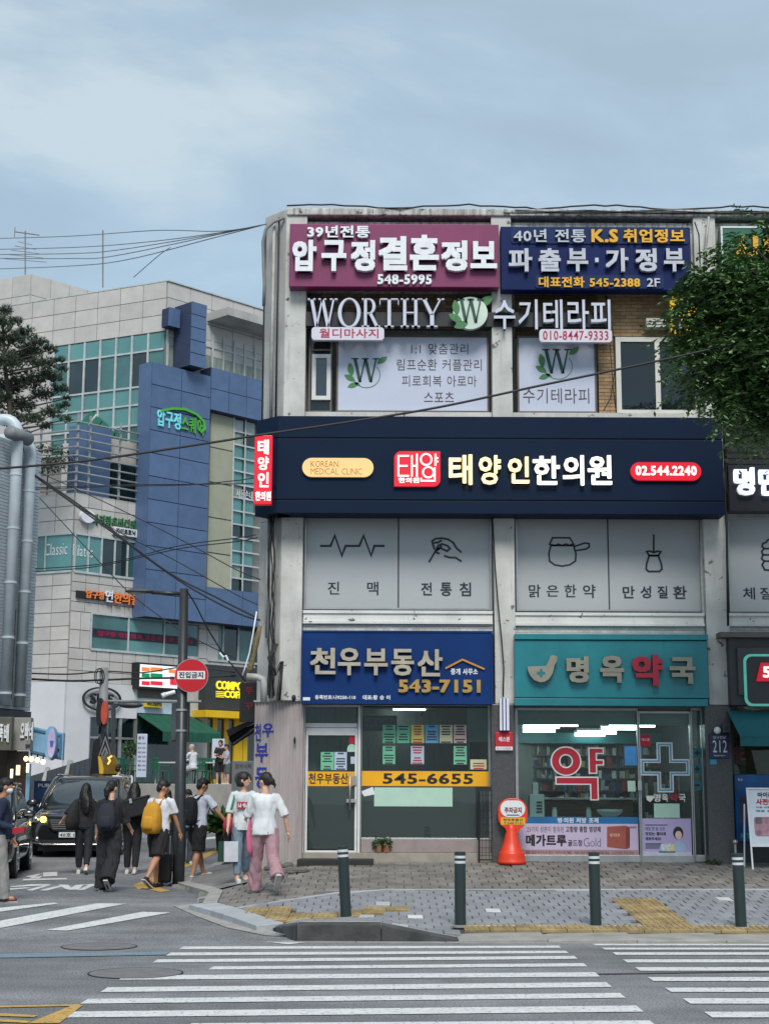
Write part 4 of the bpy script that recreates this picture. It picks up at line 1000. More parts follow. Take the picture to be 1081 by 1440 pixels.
MB().pb(FA, 430.5, 1085, 501, 1105.5, .036, .041).build('yellow_band', M['band'], lf)
word('천우부동산', FA, (434,1087,489.5,1102.5), lf, M['inknavy'], .041, .044, .025)
hz = [FA.P(xa(492,1100,.16), zb(y, 492, .16), .15) for y in (1087,1139)]
h = MB().tube(hz, .014, 8); h.tube([hz[0]+Vector((0,.001,-.03)), hz[0]+Vector((0,.1,-.03))], .008, 6); h.tube([hz[1]+Vector((0,.001,.03)), hz[1]+Vector((0,.1,.03))], .008, 6); h.build('handle', M['alu'], D, smooth=True)
MB().pb(FA, 495.5, 1091, 501, 1104, .076, .10).build('lock_plate', M['alu'], D); MB().pb(FA, 487, 1123.5, 500, 1128.5, .076, .13).build('lock_plate', M['alu'], D)
PC = {'g': S(120,200,160), 'y': S(225,215,120), 'b': S(110,175,215), 'p': S(215,215,175), 'k': S(215,190,180), 'w': S(190,205,225), 'r': S(200,20,50), 't': S(190,225,205)}
for k, v in PC.items(): M['pp_'+k] = mat('paper_'+k, tuple(c*.8 for c in v), .6, .04)
M['ink'] = mat('ink_dim', (.04,.06,.07), .6); M['inkr'] = mat('ink_rose', (.40,.05,.06), .6)
def paper(x0, y0, x1, y1, c, d, lab, lines=True, par=None, seed=0):
    a0,b0,a1,b1 = rect(FA, x0, y0, x1, y1, d)
    t = thing('notice', lab, 'notice', FA.P((a0+a1)/2, b0, d)); MB().fb(FA, a0, b0, a1, b1, d-.003, d).build('sheet', M['pp_'+c], t)
    if lines:
        r = RND(seed+int(x0)); mb = MB(); n = max(3, int((y1-y0)/3.4)); hh = (b1-b0)
        for k in range(n):
            z = b1-hh*(k+.6)/n; w_ = (a1-a0)*r.uniform(.45,.84); c_ = (a0+a1)/2
            if r.random() < .85: mb.fb(FA, c_-w_/2, z-hh/n*.30, c_+w_/2, z+hh/n*(.25 if k else .35), d, d+.001)
        mb.build('lettering', M['inkr'] if seed % 2 else M['ink'], t)
    return t
nm = {'g':'green','y':'yellow','b':'sky blue','p':'pale cream','k':'pinkish beige','w':'bluish white'}
for (x0, x1), c, l in zip(((538,556),(558,576),(578,596),(597.6,616),(617.7,636),(637.7,655.6)), 'ggybpk', ('green listing sheet under the black plaque, upper row of the office window','green listing sheet beside the yellow one, upper row of the office window','yellow listing sheet in the upper row of the office window','sky blue listing sheet in the upper row of the office window','pale cream listing sheet in the upper row of the office window','pinkish beige listing sheet ending the upper row of the office window')):
    paper(x0, 1019.5, x1, 1045, c, -.03, l, seed=1 if c == 'y' else 0)
paper(538, 1049, 555.5, 1074.5, 'g', -.03, 'green sheet lower row, right below the first green one'); paper(577.5, 1049, 596, 1074.5, 'w', -.03, 'bluish white sheet alone in the lower row of the office window', seed=1); paper(637.5, 1049, 656, 1075, 'g', -.03, 'green sheet lower row near the framed card of the office window')
paper(451, 1057.5, 469.5, 1083, 'g', .039, 'green sheet taped on the estate office door'); paper(470.3, 1057.5, 487.6, 1083, 'w', .039, 'bluish white sheet taped on the estate office door')
MB().pb(FA, 491, 1036, 501, 1045.6, .039, .042).build('security_sticker', M['pp_r'], D); c = FA.uv(494.5, 1053, .04); MB().prism(FA, circ(c, .075, .08, 16)[:9]+[(c[0]-.075,c[1]-.05),(c[0]+.075,c[1]-.05)], .036, .04).build('sticker', M['pp_t'], D)
MB().pb(FA, 493, 1064, 499, 1074, .036, .05).build('bell_box', M['pp_w'], D)
# big window
W_ = thing('shop_window', 'large fixed office window with yellow 545-6655 band and frosted lower half', 'window', FA.P(xa(597,1190,0), zf, 0))
ring(507.3, 991, 690, 1181, (.015,.04,.02,.03), M['alu'], W_, -.06, .04, 'frame')
MB().pb(FA, 508, 992.5, 688.5, 1180, -.052, -.042).build('pane', M['g_shop'], W_)
MB().pb(FA, 509, 1106, 688, 1179, -.0145, -.012).build('frosted_film', M['frost'], W_)
MB().pb(FA, 507.8, 1084.5, 688.5, 1105.5, -.0145, -.009).build('yellow_band', M['band'], W_)
word('545-6655', FA, (538,1087.5,665,1102.5), W_, M['black'], -.009, -.006, .03)
MB().pb(FA, 526, 1107.5, 636, 1134, -.012, -.008).build('paper_panel', M['pp_t'], W_)
mb = MB(); mb.prism(FA, pxpts(FA, [(507.5,1113),(524,1106.5),(527,1117),(512,1120)], -.008), -.011, -.007); mb.build('torn_note', M['white'], W_)
MB().pb(FA, 657, 993, 689, 1043.5, -.45, -.4).build('light_shade', M['litpanel'], B)
paper(661, 1068, 684, 1082, 'p', -.03, 'small framed cream card low in the right of the office window', seed=3)
# ledge under the window and the step
M['ledge'] = mat('ledge_stone', (.30,.25,.24), .7, .12, 3, .2, 30); M['lip'] = mat('ledge_lip', (.33,.30,.25), .8, .12, 3)
MB().fb(FA, xa(507,1190,.12)+.003, zb(1199,600,.12), xa(690.5,1190,.12), zb(1181,600,.12), -.1, .12).build('ledge', M['ledge'], B, bevel=.006)
MB().fb(FA, xa(424,1190,.2), zf-.25, xa(724,1190,.2), zb(1199.5,600,.2), -.1, .2).build('ledge', M['lip'], B, bevel=.006)
st = thing('door_step', 'low black steel step in front of the estate office door', 'step', FA.P(xa(470,1215,.6), zb(1222,470,.6), .6))
R = rect(FA, 417.5, 1209, 525, 1221, .75); MB().fb(FA, R[0], R[1]-.03, R[2], R[3], .21, .75).build('tread', mat('step_black', (.02,.02,.021), .7, .2, 5), st, bevel=.008)
# office worker seen through glass
# --- corrugated wall on the chamfer
M['corr'] = mat('corrugated', (.40,.35,.34), .6, .1, 2.5, stretch=(3,3,.5), stain=((.24,.13,.10), .55, .5))
ztop = zb(986, 400, .3)
F0 = Fr(FA.P(xa(425,1100,.32), 0, .3), (.92,-.39,0), (0,0,1), (-.39,-.92,0))
aL = F0.uv(357.5, 1050)[0]; W0 = thing('corrugated_wall', 'grey pink corrugated cladding on the chamfered corner with blue Hangul', 'wall', F0.P(aL/2, .2))
n = 15; wv = -aL/n
for k in range(n):
    a0 = aL+k*wv; mb = MB()
    pr = [(a0, .0), (a0+wv*.15, .013), (a0+wv*.52, .013), (a0+wv*.67, .0), (a0+wv, 0)]
    for (x0, e0_), (x1, e1_) in zip(pr, pr[1:]):
        mb.hexa([F0.P(x0,-.1,e0_),F0.P(x1,-.1,e1_),F0.P(x1,-.1,-.05),F0.P(x0,-.1,-.05),F0.P(x0,ztop,e0_),F0.P(x1,ztop,e1_),F0.P(x1,ztop,-.05),F0.P(x0,ztop,-.05)])
    mb.build('panel', M['corr'], W0)
MB().fb(F0, aL, ztop+.001, 0, ztop+.03, -.5, .05).build('coping', M['concrete2'], W0)
M['pblue'] = mat('print_royal', (.02,.03,.30), .5, .1)
for s_, x0, y0, x1, y1 in (('천',358.5,1018,366.5,1042),('우',369,1017,384,1036.5),('부',359,1045,376.5,1072),('동',359,1079,376,1108),('산',359,1113,377,1142)):
    R = (F0.uv(x0,(y0+y1)/2,.014)[0], F0.uv((x0+x1)/2,y1,.014)[1], F0.uv(x1,(y0+y1)/2,.036)[0], F0.uv((x0+x1)/2,y0,.036)[1]); word(s_, F0, R, W0, M['pblue'], .0135, .0195, .022, px=False)
MB().ell(F0.P(F0.uv(417,1042)[0], zb(1042,417), .07), (.02,.03,.06)).build('padlock', M['black'], W0); MB().ell(F0.P(F0.uv(415,985)[0], zb(983,415), .05), (.04,.04,.06)).build('lamp_socket', M['black'], W0)
# --- TEAL pharmacy
M['teal'] = mat('sign_teal', (.012,.20,.235), .35, .12, 1.3, stain=((.008,.12,.14), .55, .5)); M['letgrey'] = mat('letter_stone', (.26,.25,.20), .45, .1, 4); M['letred'] = mat('letter_red', (.35,.012,.035), .4, .08)
t = sign('shop_sign', 'teal pharmacy signboard with mortar symbol and one red syllable among beige', 723.5, 900.5, 995, 981.5, .5, M['teal'], .32)
for y0, y1 in ((891.5,899.5),(982.5,992.5)): MB().pb(FA, 723.5, y0, 995, y1, .2, .53).build('border', M['teal'], t, bevel=.004)
zz = lambda x, y: (680+x/2.695, 860+y/2.695)
bowl = [zz(165,208),zz(262,205)]+[zz(262-4*k+ -1*k*k*.0, 205+0) for k in []]
bw = [(165,209),(168,225),(176,243),(190,259),(212,268),(230,266),(246,256),(257,240),(264,222),(267,205),(277,185),(277,170),(264,165),(252,168),(248,180),(236,205)]
MB().prism(FA, pxpts(FA, [zz(*p) for p in bw], .6), .53, .60).build('mortar', M['letgrey'], t)
c = FA.uv(*zz(217,232), .61); mb = MB(); mb.fb(FA, c[0]-.065, c[1]-.02, c[0]+.065, c[1]+.02, .6, .608); mb.fb(FA, c[0]-.02, c[1]+.021, c[0]+.02, c[1]+.065, .6, .608); mb.fb(FA, c[0]-.02, c[1]-.065, c[0]+.02, c[1]-.021, .6, .608); mb.build('cross', M['teal'], t)
for s_, m, R in (('명','letgrey',(796,923,827.5,960)),('옥','letgrey',(843.5,922,877,960)),('약','letred',(888.5,920.5,931.5,964.5)),('국','letgrey',(941,924,977.5,961.5))):
    word(s_, FA, R, t, M[m], .53, .60, .045, letters=True); word(s_, FA, R, t, M['letside'], .5, .529, .055, letters=True, name='letter_back')
pL = xa(725,1100,0); pR = xa(991,1100,0); pzc = zb(998, 850, 0)
room('pharmacy', pL, pR, zf-.03, pzc, 4.5, mat('wall_pharm', (.09,.10,.105), .8, .05), mat('floor_pharm', (.22,.22,.2), .35, .1), M['ceil'])
r5 = RND(9)
for k, (x0, y, x1, Y) in enumerate(((744,1019,812,27.2),(735,1022,786,28.2),(735,1027.5,780,29.0),(856,1020,920,27.2),(845,1024,895,28.0),(812,1030,866,28.8),(808,1033,850,29.6),(977,1022,984,27.6))):
    tubelight(x0, y, x1, y, Y, 'lit fluorescent tube under the pharmacy ceiling, '+('nearest pair left one','second from glass at left','longest at left','nearest the glass at centre','second from glass at centre','low one behind the big syllable','farthest and lowest','over the teal sticker window')[k], 'tube lights in the pharmacy')
bz = P(735,1040,30.2).z
t = thing('shelf_canopy', 'teal canopy running above the wall shelves inside the pharmacy', 'canopy', (pL+1.5, 30.0, bz)); MB().box(pL+.02, 29.8, bz-.08, pR-.02, 30.1, bz+.12).build('board', M['teal'], t)
M['shelfg'] = mat('shelf_grey', (.12,.13,.13), .5, .1)
cabinet(737, 1046, 800, 1200, 30.1, M['shelfg'], 'medicine shelf on the left of the pharmacy back wall', 9, seed=5, dp=.35)
cabinet(802, 1046, 868, 1200, 30.1, M['shelfg'], 'medicine shelf in the middle of the pharmacy back wall', 9, seed=6, dp=.35)
cabinet(870, 1046, 972, 1200, 30.1, M['wood'], 'brown medicine shelf on the right of the pharmacy back wall', 9, seed=7, dp=.35)
cabinet(905, 1085, 975, 1200, 28.2, M['shelfg'], 'low display shelf just inside the pharmacy door', 3, seed=8, dp=.35)
a = P(760, 1165, 28.4); b = P(890, 1125, 28.4)
t = thing('counter', 'pharmacy counter standing behind the purple banner window', 'counter', (a.x, 28.4, zf-.03)); MB().box(a.x, 28.4, zf-.03, b.x, 28.9, zf+.95).build('body', M['wood'], t, bevel=.01); MB().box(a.x-.05, 28.35, zf+.951, b.x+.05, 28.95, zf+.99).build('countertop', M['white'], t, bevel=.008)
scr = P(905, 1066, 28.3); t = thing('monitor', 'blue lit menu screen hung inside the pharmacy', 'screen', scr)
R = rect(fac(28.3), 876, 1048, 903, 1078, 0); MB().fb(fac(28.3), *R, -.05, 0).build('housing', M['black'], t); MB().fb(fac(28.3), R[0]+.02, R[1]+.02, R[2]-.02, R[3]-.02, .0, .004).build('screen', mat('screen_blue', (.02,.10,.3), .3, .3, 6, emit=.22, ecol=(.05,.3,.8)), t)
MB().fb(FA, pL+.02, zb(1019.5,850,-.1), pR-.02, pzc, -.12, -.08).build('fascia_board', M['litpanel'], B)
# glass front
G = thing('shop_window', 'pharmacy window with big red outlined syllable and purple banner below', 'window', FA.P(xa(810,1200,.03), zf, 0))
ring(724.5, 995, 899, 1212, (.05,.02,.05,.11), M['alu'], G, -.05, .06, 'frame'); MB().pb(FA, 727, 998, 898, 1205, -.02, -.01).build('pane', M['g_shop'], G)
D2 = thing('shop_door', 'aluminium glass pharmacy door with blue cross outline and purple poster', 'door', FA.P(xa(935,1205,.05), zf, .05))
ring(899.5, 1000, 973, 1213, (.02,.02,.04,.12), M['alu'], D2, .0, .08, 'leaf'); MB().pb(FA, 901, 1003, 972, 1204, .03, .04).build('pane', M['g_shop'], D2)
G2 = thing('shop_window', 'narrow side light with teal stickers right of the pharmacy door', 'window', FA.P(xa(980,1200,.03), zf, 0))
ring(973.5, 995, 995, 1212, (.02,.085,.05,.11), M['alu'], G2, -.05, .06, 'frame'); MB().pb(FA, 974.5, 998, 988, 1205, -.02, -.01).build('pane', M['g_shop'], G2)
def outline_syll(par, m_out, m_in, R, d):
    """the big syllable built from its strokes, white edge behind red face"""
    a0,b0,a1,b1 = R; W_ = a1-a0; H_ = b1-b0; q = lambda x, y: (a0+x*W_, b1-y*H_)
    def shapes(e, d0, d1, m, nm):
        mb = MB(); ex = e/W_; ey = e/H_; c = q(.285,.27)
        o = circ(c, W_*.285-.0+e, H_*.27+e, 36); i_ = circ(c, W_*.105-e, H_*.105-e, 36)
        for k in range(36): mb.prism(FA, [o[k], o[(k+1) % 36], i_[(k+1) % 36], i_[k]], d0, d1)
        mb.prism(FA, [q(.70-ex,.02-ey),q(.99+ex,.02-ey),q(.99+ex,.14+ey),q(.86+ex,.14+ey),q(.86+ex,.235-ey),q(.99+ex,.235-ey),q(.99+ex,.35+ey),q(.86+ex,.35+ey),q(.86+ex,.50+ey),q(.70-ex,.50+ey)], d0, d1)
        mb.prism(FA, [q(.08-ex,.55-ey),q(.88+ex,.55-ey),q(.88+ex,.98+ey),q(.72-ex,.98+ey),q(.72-ex,.70+ey),q(.08-ex,.70+ey)], d0, d1+.0005); mb.build(nm, m, par)
    shapes(.0, d, d+.006, m_out, 'letter_outline'); shapes(-.022, d+.007, d+.010, m_in, 'letter')
M['decalr'] = mat('decal_red', (.42,.012,.03), .4, .05); M['decalw'] = mat('decal_white', (.68,.68,.66), .4, .03)
outline_syll(G, M['decalw'], M['decalr'], rect(FA, 774, 1049.5, 850, 1127, 0), -.008)
M['decalb'] = mat('decal_blue', S(70,150,190), .4, .03)
def cross(par, cx, cy, L_, w_, d, e, m, th=.018):
    c = FA.uv(cx, cy, d); s_ = [(-w_,L_),(w_,L_),(w_,w_),(L_,w_),(L_,-w_),(w_,-w_),(w_,-L_),(-w_,-L_),(-w_,-w_),(-L_,-w_),(-L_,w_),(-w_,w_)]
    mb = MB(); stroke(mb, FA, [(c[0]+x-e*(1 if x > 0 else -1), c[1]+y-e*(1 if y > 0 else -1)) for x, y in s_], th, d, d+.004, True); mb.build('cross_outline', m, par)
cross(D2, 934.5, 1079, .40, .125, .042, 0, M['decalw'], .02); cross(D2, 934.5, 1079, .40, .125, .042, .022, M['decalb'], .02); cross(D2, 934.5, 1079, .40, .125, .042, .045, M['decalw'], .014)
c = pxpts(FA, [(908,1119),(918,1119),(920,1115.5),(919,1122),(914,1128),(909,1125)], .05); MB().prism(FA, c, .041, .046).build('mortar', M['decalw'], D2)
for s_, x0, x1, m in (('명',918.5,928,'decalw'),('옥',930,939,'decalw'),('약',941.5,952.5,'decalr'),('국',954,963.5,'decalw')): word(s_, FA, (x0,1116.5,x1,1127.5), D2, M[m], .041, .046, .03)
MB().pb(FA, 919, 1130, 955, 1150, .0405, .043).build('paper_panel', M['pp_t'], D2)
M['lilac'] = mat('poster_lilac', S(178,165,205), .45, .04)
p = thing('poster', 'lilac door poster with dark haired figure and product boxes', 'poster', FA.P(xa(935,1203,.05), zb(1203,935,.05), .05))
MB().pb(FA, 900.5, 1151, 971.5, 1203, .041, .046).build('sheet', M['lilac'], p)
MB().pb(FA, 900.5, 1197.5, 971.5, 1203, .046, .047).build('lower_band', mat('poster_pale', S(200,200,225), .5), p)
word('매일 한 알 건강', FA, (907,1163,934,1168), p, M['ink'], .046, .049, .01); word('맛있는 젤리로', FA, (907,1170,936,1175), p, M['inknavy'], .046, .049, .04); word('채워주세요!', FA, (907,1177,929,1182), p, M['inknavy'], .046, .049, .04)
mb = MB()
for k in range(5): mb.pb(FA, 907, 1186+k*1.7-.5, 930-k, 1186.5+k*1.7, .046, .048)
mb.pb(FA, 906.5, 1159.5, 938, 1160.8, .046, .048); mb.build('lettering', M['ink'], p)
skin_p = mat('print_skin', S(235,200,185), .5); hair_p = mat('print_hair', (.02,.015,.015), .5)
MB().prism(FA, circ(FA.uv(953,1171.5,.05), .085, .105, 20), .046, .0485).build('printed_hair', hair_p, p); MB().prism(FA, circ(FA.uv(953.5,1174.5,.05), .055, .07, 18), .0485, .050).build('printed_face', skin_p, p)
MB().prism(FA, pxpts(FA, [(945,1197),(947,1187),(951,1183),(958,1184),(964,1190),(965,1197)], .05), .0465, .0495).build('printed_top', mat('print_paleblue', S(170,190,220), .5), p)
for k, x in enumerate((929,935,941)): MB().pb(FA, x, 1187-k % 2, x+7.5, 1197, .047, .05+.001*k).build('printed_box', mat('print_pack%d' % k, [S(225,228,235), S(215,225,220), S(230,215,170)][k], .5, .2, 18), p)
MB().pb(FA, 926, 1196.8, 949, 1199, .0475, .0505).build('printed_leaves', M['leafg'], p)
MB().pb(FA, 899.5, 1033, 914, 1049.5, .041, .046).build('security_sticker', M['pp_r'], D2); word('에스원', FA, (901.5,1038,912.5,1042), D2, M['decalw'], .046, .048, .02)
MB().pb(FA, 882, 1098, 893, 1113, .02, .06).build('card_holder', M['pp_t'], G); MB().pb(FA, 896.5, 1098, 902, 1112, .081, .14).build('handle', M['alu'], D2, bevel=.005)
for k, y in enumerate((1051.5,1074,1097)):
    R = rect(FA, 973.8, y, 985.6, y+14.5, 0); g_ = MB().prism(FA, rrect(R[0],R[1],R[2],R[3],.02), -.009, -.005).build('sticker', M['teal'], G2); c = ((R[0]+R[2])/2, (R[1]+R[3])/2)
    mb = MB(); mb.fb(FA, c[0]-.045, c[1]-.015, c[0]+.045, c[1]+.015, -.005, -.002)
    if k < 2: mb.fb(FA, c[0]-.015, c[1]-.045, c[0]+.015, c[1]+.045, -.005, -.0025)
    mb.build('symbol', M['inknavy'], g_)
# blue strip and banner
MB().pb(FA, 727.5, 1148.8, 897, 1158, -.009, -.005).build('blue_band', mat('band_blue', S(30,110,165), .4), G); word('병·의원 처방 조제', FA, (783.5,1150,841,1157.3), G, M['decalw'], -.005, -.002, .03)
p = thing('banner', 'long lilac vitamin banner with bold black Hangul under the pharmacy window', 'banner', FA.P(xa(812,1203,0), zb(1203,812,0), .0))
MB().pb(FA, 728, 1158.3, 897, 1203, -.0085, .0).build('sheet', mat('banner_lilac', S(196,180,205), .5, .03), p); MB().pb(FA, 728, 1195, 897, 1203, .0, .002).build('lower_band', mat('banner_mauve', S(170,135,135), .5), p)
word('23가지 성분이 함유된', FA, (740.5,1162,792,1170.5), p, M['ink'], .0, .003, .0); word('고함량 종합 영양제', FA, (795,1162,844,1170.5), p, M['inknavy'], .0, .003, .025); word('메가트루', FA, (739,1173.5,796,1190), p, M['black'], .0, .003, .045)
word('골드정', FA, (798,1181,818,1190), p, M['black'], .0, .003, .02); word('Gold', FA, (820,1178.5,844,1190.5), p, M['black'], .0, .003, -.02)
word('종합비타민 미네랄 영양제를 매일 간편하게', FA, (739,1197,890,1201), p, mat('ink_brown2', S(110,80,80), .5), .002, .004, 0); word('보령제약', FA, (883,1162,894,1165), p, M['ink'], 0, .003, .02)
bx = MB(); bx.prism(FA, pxpts(FA, [(853,1162.5),(879,1161),(885,1164),(885,1192),(879,1194),(853,1191)], 0), .0, .004); bx.build('printed_box', mat('print_box', S(165,85,70), .5, .1, 9), p); word('메가트루', FA, (857,1172,871,1177), p, mat('print_pink', S(225,180,160), .5), .004, .006, .03)
MB().prism(FA, pxpts(FA, [(879.5,1161.2),(885,1164),(885,1192),(879.5,1194)], 0), .004, .0055).build('printed_box_side', mat('print_box2', S(130,60,50), .5), p)
# things standing on the inside ledge
lz = zb(1149, 800, -.3)
MB().fb(FA, pL+.03, lz-.04, xa(897,1150,-.3), lz, -.55, -.05).build('window_ledge', M['white'], B)
t = thing('air_cleaner', 'white boxy appliance with grille standing inside the pharmacy window', 'appliance', FA.P(xa(754,1149,-.3), lz, -.3)); R = rect(FA, 744.5, 1117, 765, 1148, -.2); MB().fb(FA, R[0], lz, R[2], R[3], -.45, -.2).build('body', M['white'], t, bevel=.01)
R = rect(FA, 749, 1101, 757, 1117, -.2); MB().fb(FA, R[0], R[1]+.001, R[2], R[3], -.4, -.25).build('neck', M['white'], t, bevel=.01)
for k in range(4): MB().pb(FA, 754, 1127+k*4.5, 762, 1129.5+k*4.5, -.2, -.19).build('slat', M['darkgrey'], t)
for x, lab in ((779.5,'white pill bottle on the pharmacy window ledge nearest the appliance'),(827.5,'white pill bottle on the ledge beside the oval dish')):
    q = FA.P(xa(x,1149,-.2), lz, -.2); t = thing('bottle', lab, 'bottle', q, None); MB().lathe(q, [(.04,0),(.042,.01),(.042,.11),(.03,.13)], 12).build('body', M['white'], t); MB().lathe(q+Vector((0,0,.1305)), [(.033,0),(.033,.03)], 12).build('cap', M['pp_t'], t)
q = FA.P(xa(857,1149,-.25), lz, -.25); MB().lathe(q, [(.10,0),(.12,.01),(.21,.08),(.22,.13),(.18,.12),(.1,.05)], 24).build('dish', M['white'], None, smooth=True, label='white oval dish on the ledge inside the pharmacy window', cat='dish')
# security signs, barber-like lamp, plate
t = sign('security_sign', 'red square security sign with white Hangul on pillar between shops', 696, 1029.5, 721, 1055.5, .36, M['pp_r'], .03); MB().pb(FA, 696.5, 1050, 720.5, 1055, .36, .364).build('lower_band', M['white'], t)
word('에스원', FA, (701,1036,716,1043), t, M['decalw'], .36, .364, .03); word('02-112-0234', FA, (698,1051,718,1054), t, M['ink'], .364, .367, .0)
t = thing('lamp', 'white and blue striped tubular lamp fixed on the pillar between shops', 'lamp', FA.P(xa(709,1030,.45), zb(1030,709,.45), .45))
for k, (x0, x1, m) in enumerate(((702.5,705.8,'white'),(705.8,707.4,'pblue'),(707.4,710.2,'white'),(710.2,711.8,'pblue'),(711.8,715.5,'white'))): MB().pb(FA, x0, 982, x1, 1027, .33, .42+.02*(2-abs(k-2))).build('stripe', M[m], t)
t = sign('address_plate', 'navy house number plate reading 212 on the granite pillar', 997.5, 1032, 1024.5, 1066.5, .36, mat('plate_navy', (.012,.022,.075), .35), .03, cat='plate')
word('212', FA, (1001.5,1041,1021.5,1058), t, M['decalw'], .36, .364, .0); word('압구정로', FA, (1002,1035,1020,1039), t, M['decalw'], .36, .364, 0); word('Apgujeong-ro', FA, (1003,1061,1019,1064), t, M['decalw'], .36, .364, 0)
MB().pb(FA, 998, 1068, 1007, 1075, .31, .33).build('small_plate', M['decalb'], B)
t = thing('security_camera', 'small dome and box camera above the 212 plate', 'camera', FA.P(xa(1012,1030,.5), zb(1030,1012,.5), .5)); MB().ell(FA.P(xa(1008.5,1027,.45), zb(1027,1008,.45), .42), (.06,.06,.06)).build('dome', M['white'], t, smooth=True)
MB().pb(FA, 1016, 1018, 1027, 1030, .35, .5).build('body', M['darkgrey'], t, bevel=.01); c = FA.P(xa(1021,1024,.52), zb(1024,1021,.52), .5); MB().tube([c, c+Vector((0,-.05,0))], .03, 12).build('lens', M['black'], t)
for x, y in ((1002,1040),(972,1003)): pass
t = thing('door_lock_box', 'small black door closer box on the pharmacy frame', 'lock', FA.P(xa(994,1110,.1), zb(1110,994,.1), .1)); MB().pb(FA, 991.5, 1098, 996.5, 1110, .062, .12).build('body', M['black'], t)
# --- next shop
M['charcoal'] = mat('sign_charcoal', (.035,.038,.043), .5, .1)
MB().fb(FA, xa(1012,892,.62), zb(896,1040,.62), 11, zb(888.5,1040,.62), .2, .62).build('lintel', mat('lintel', (.13,.12,.105), .7, .1), B, bevel=.005)
t = sign('shop_sign', 'charcoal signboard with mint outlined box and slanted red numeral', 1025.5, 897, 1300, 992.5, .5, M['charcoal'], .3)
R = rect(FA, 1037, 911, 1280, 978, .56); MB().fb(FA, *R, .5, .56).build('inner_panel', mat('charcoal2', (.055,.058,.062), .5), t, bevel=.01)
R = rect(FA, 1046, 920, 1270, 976, .62); o = rrect(R[0],R[1]-.2,R[2],R[3],.12); MB().prism(FA, o, .56, .60).build('mint_edge', mat('mint', (.10,.38,.32), .4, emit=.1, ecol=(.2,.9,.75)), t); MB().prism(FA, rrect(R[0]+.04,R[1]-.16,R[2]-.04,R[3]-.04,.10), .6, .615).build('sign_face', M['charcoal'], t)
MB().prism(FA, pxpts(FA, [(1069,932),(1180,932),(1180,958),(1063,958)], .66), .615, .66).build('red_plate', M['litred'], t); word('5', FA, (1072,937,1084,953), t, M['litwhite'], .66, .67, .04); word('G', FA, (1088,937,1102,953), t, M['litwhite'], .66, .67, .04)
x0 = xa(1024,1100,0); room('phone_shop', x0+.3, 10.6, zf-.05, zb(995,1050,0), 3.0, mat('wall_tan', (.28,.21,.12), .8, .1, emit=0), M['ceil'], M['ceil'])
tubelight(1034, 1012, 1046, 1012, 26.6, 'lit tube behind the teal awning of the phone shop', None)
aw = thing('awning', 'dark teal canvas awning over the phone shop at the photo edge', 'awning', FA.P(xa(1100,1040,1), zb(1043,1060,1), 1.0))
zt = zb(999,1030,.35); za = zb(1035,1045,1.1); xl = xa(1022,1000,.35); xl2 = xa(1040,1035,1.1)
M['awn'] = mat('awning_teal', (.01,.13,.15), .8, .15, 2); MB().hexa([FA.P(xl,zt-.02,.35),FA.P(10,zt-.02,.35),FA.P(10,za-.02,1.1),FA.P(xl2,za-.02,1.1),FA.P(xl,zt,.35),FA.P(10,zt,.35),FA.P(10,za,1.1),FA.P(xl2,za,1.1)]).build('canvas', M['awn'], aw)
MB().fb(FA, xl2, za-.16, 10, za-.022, 1.085, 1.1).build('valance', M['awn'], aw)
MB().fb(FA, xa(1028,1100,.05), zf, xa(1033,1100,.05), zb(1000,1030,.05), -.05, .05).build('post', M['darkgrey'], B); MB().pb(FA, 1033, 1000, 1200, 1200, -.02, -.01).build('pane', M['g_shop'], B)
t = sign('window_lettering', 'black and red lowercase letter t standing in the phone shop window', 1031, 1046, 1033, 1048, .02, M['black'], .01); word('t', FA, (1031,1047,1047,1076), t, M['decalr'], .02, .03, .08); word('t', FA, (1031.5,1047.5,1047.5,1076.5), t, M['black'], .03, .04, .03)
bb = sign('display_board', 'tall blue illuminated display board in the phone shop window', 1033, 1089, 1140, 1184, .12, mat('board_blue', S(15,100,170), .35, .25, 1.6), .1, cat='display board')
word('kt', FA, (1037,1094,1043,1098), bb, M['white'], .12, .123, .03); MB().pb(FA, 1040, 1120, 1056, 1160, .12, .124).build('printed_photo', mat('photo_dark', S(70,60,80), .5, .4, 4), bb); word('KT', FA, (1041,1172,1055,1179), bb, mat('mintp', S(60,190,140), .5), .12, .123, .03)
MB().fb(FA, xa(1033,1190,.1), zf-.1, 10, zb(1184.5,1060,.1), -.02, .10).build('plinth', M['charcoal'], B)
q = FA.P(xa(1033,1185,.5), zf, .5); t = thing('standpipe', 'small steel tap pipe beside the granite pillar and blue board', 'pipe', q); MB().tube([q+Vector((0,0,-.05)), q+Vector((0,0,.28))], .02, 8).build('pipe', M['alu'], t); MB().ell(q+Vector((0,0,.30)), (.045,.04,.04)).build('valve', M['alu'], t, smooth=True)
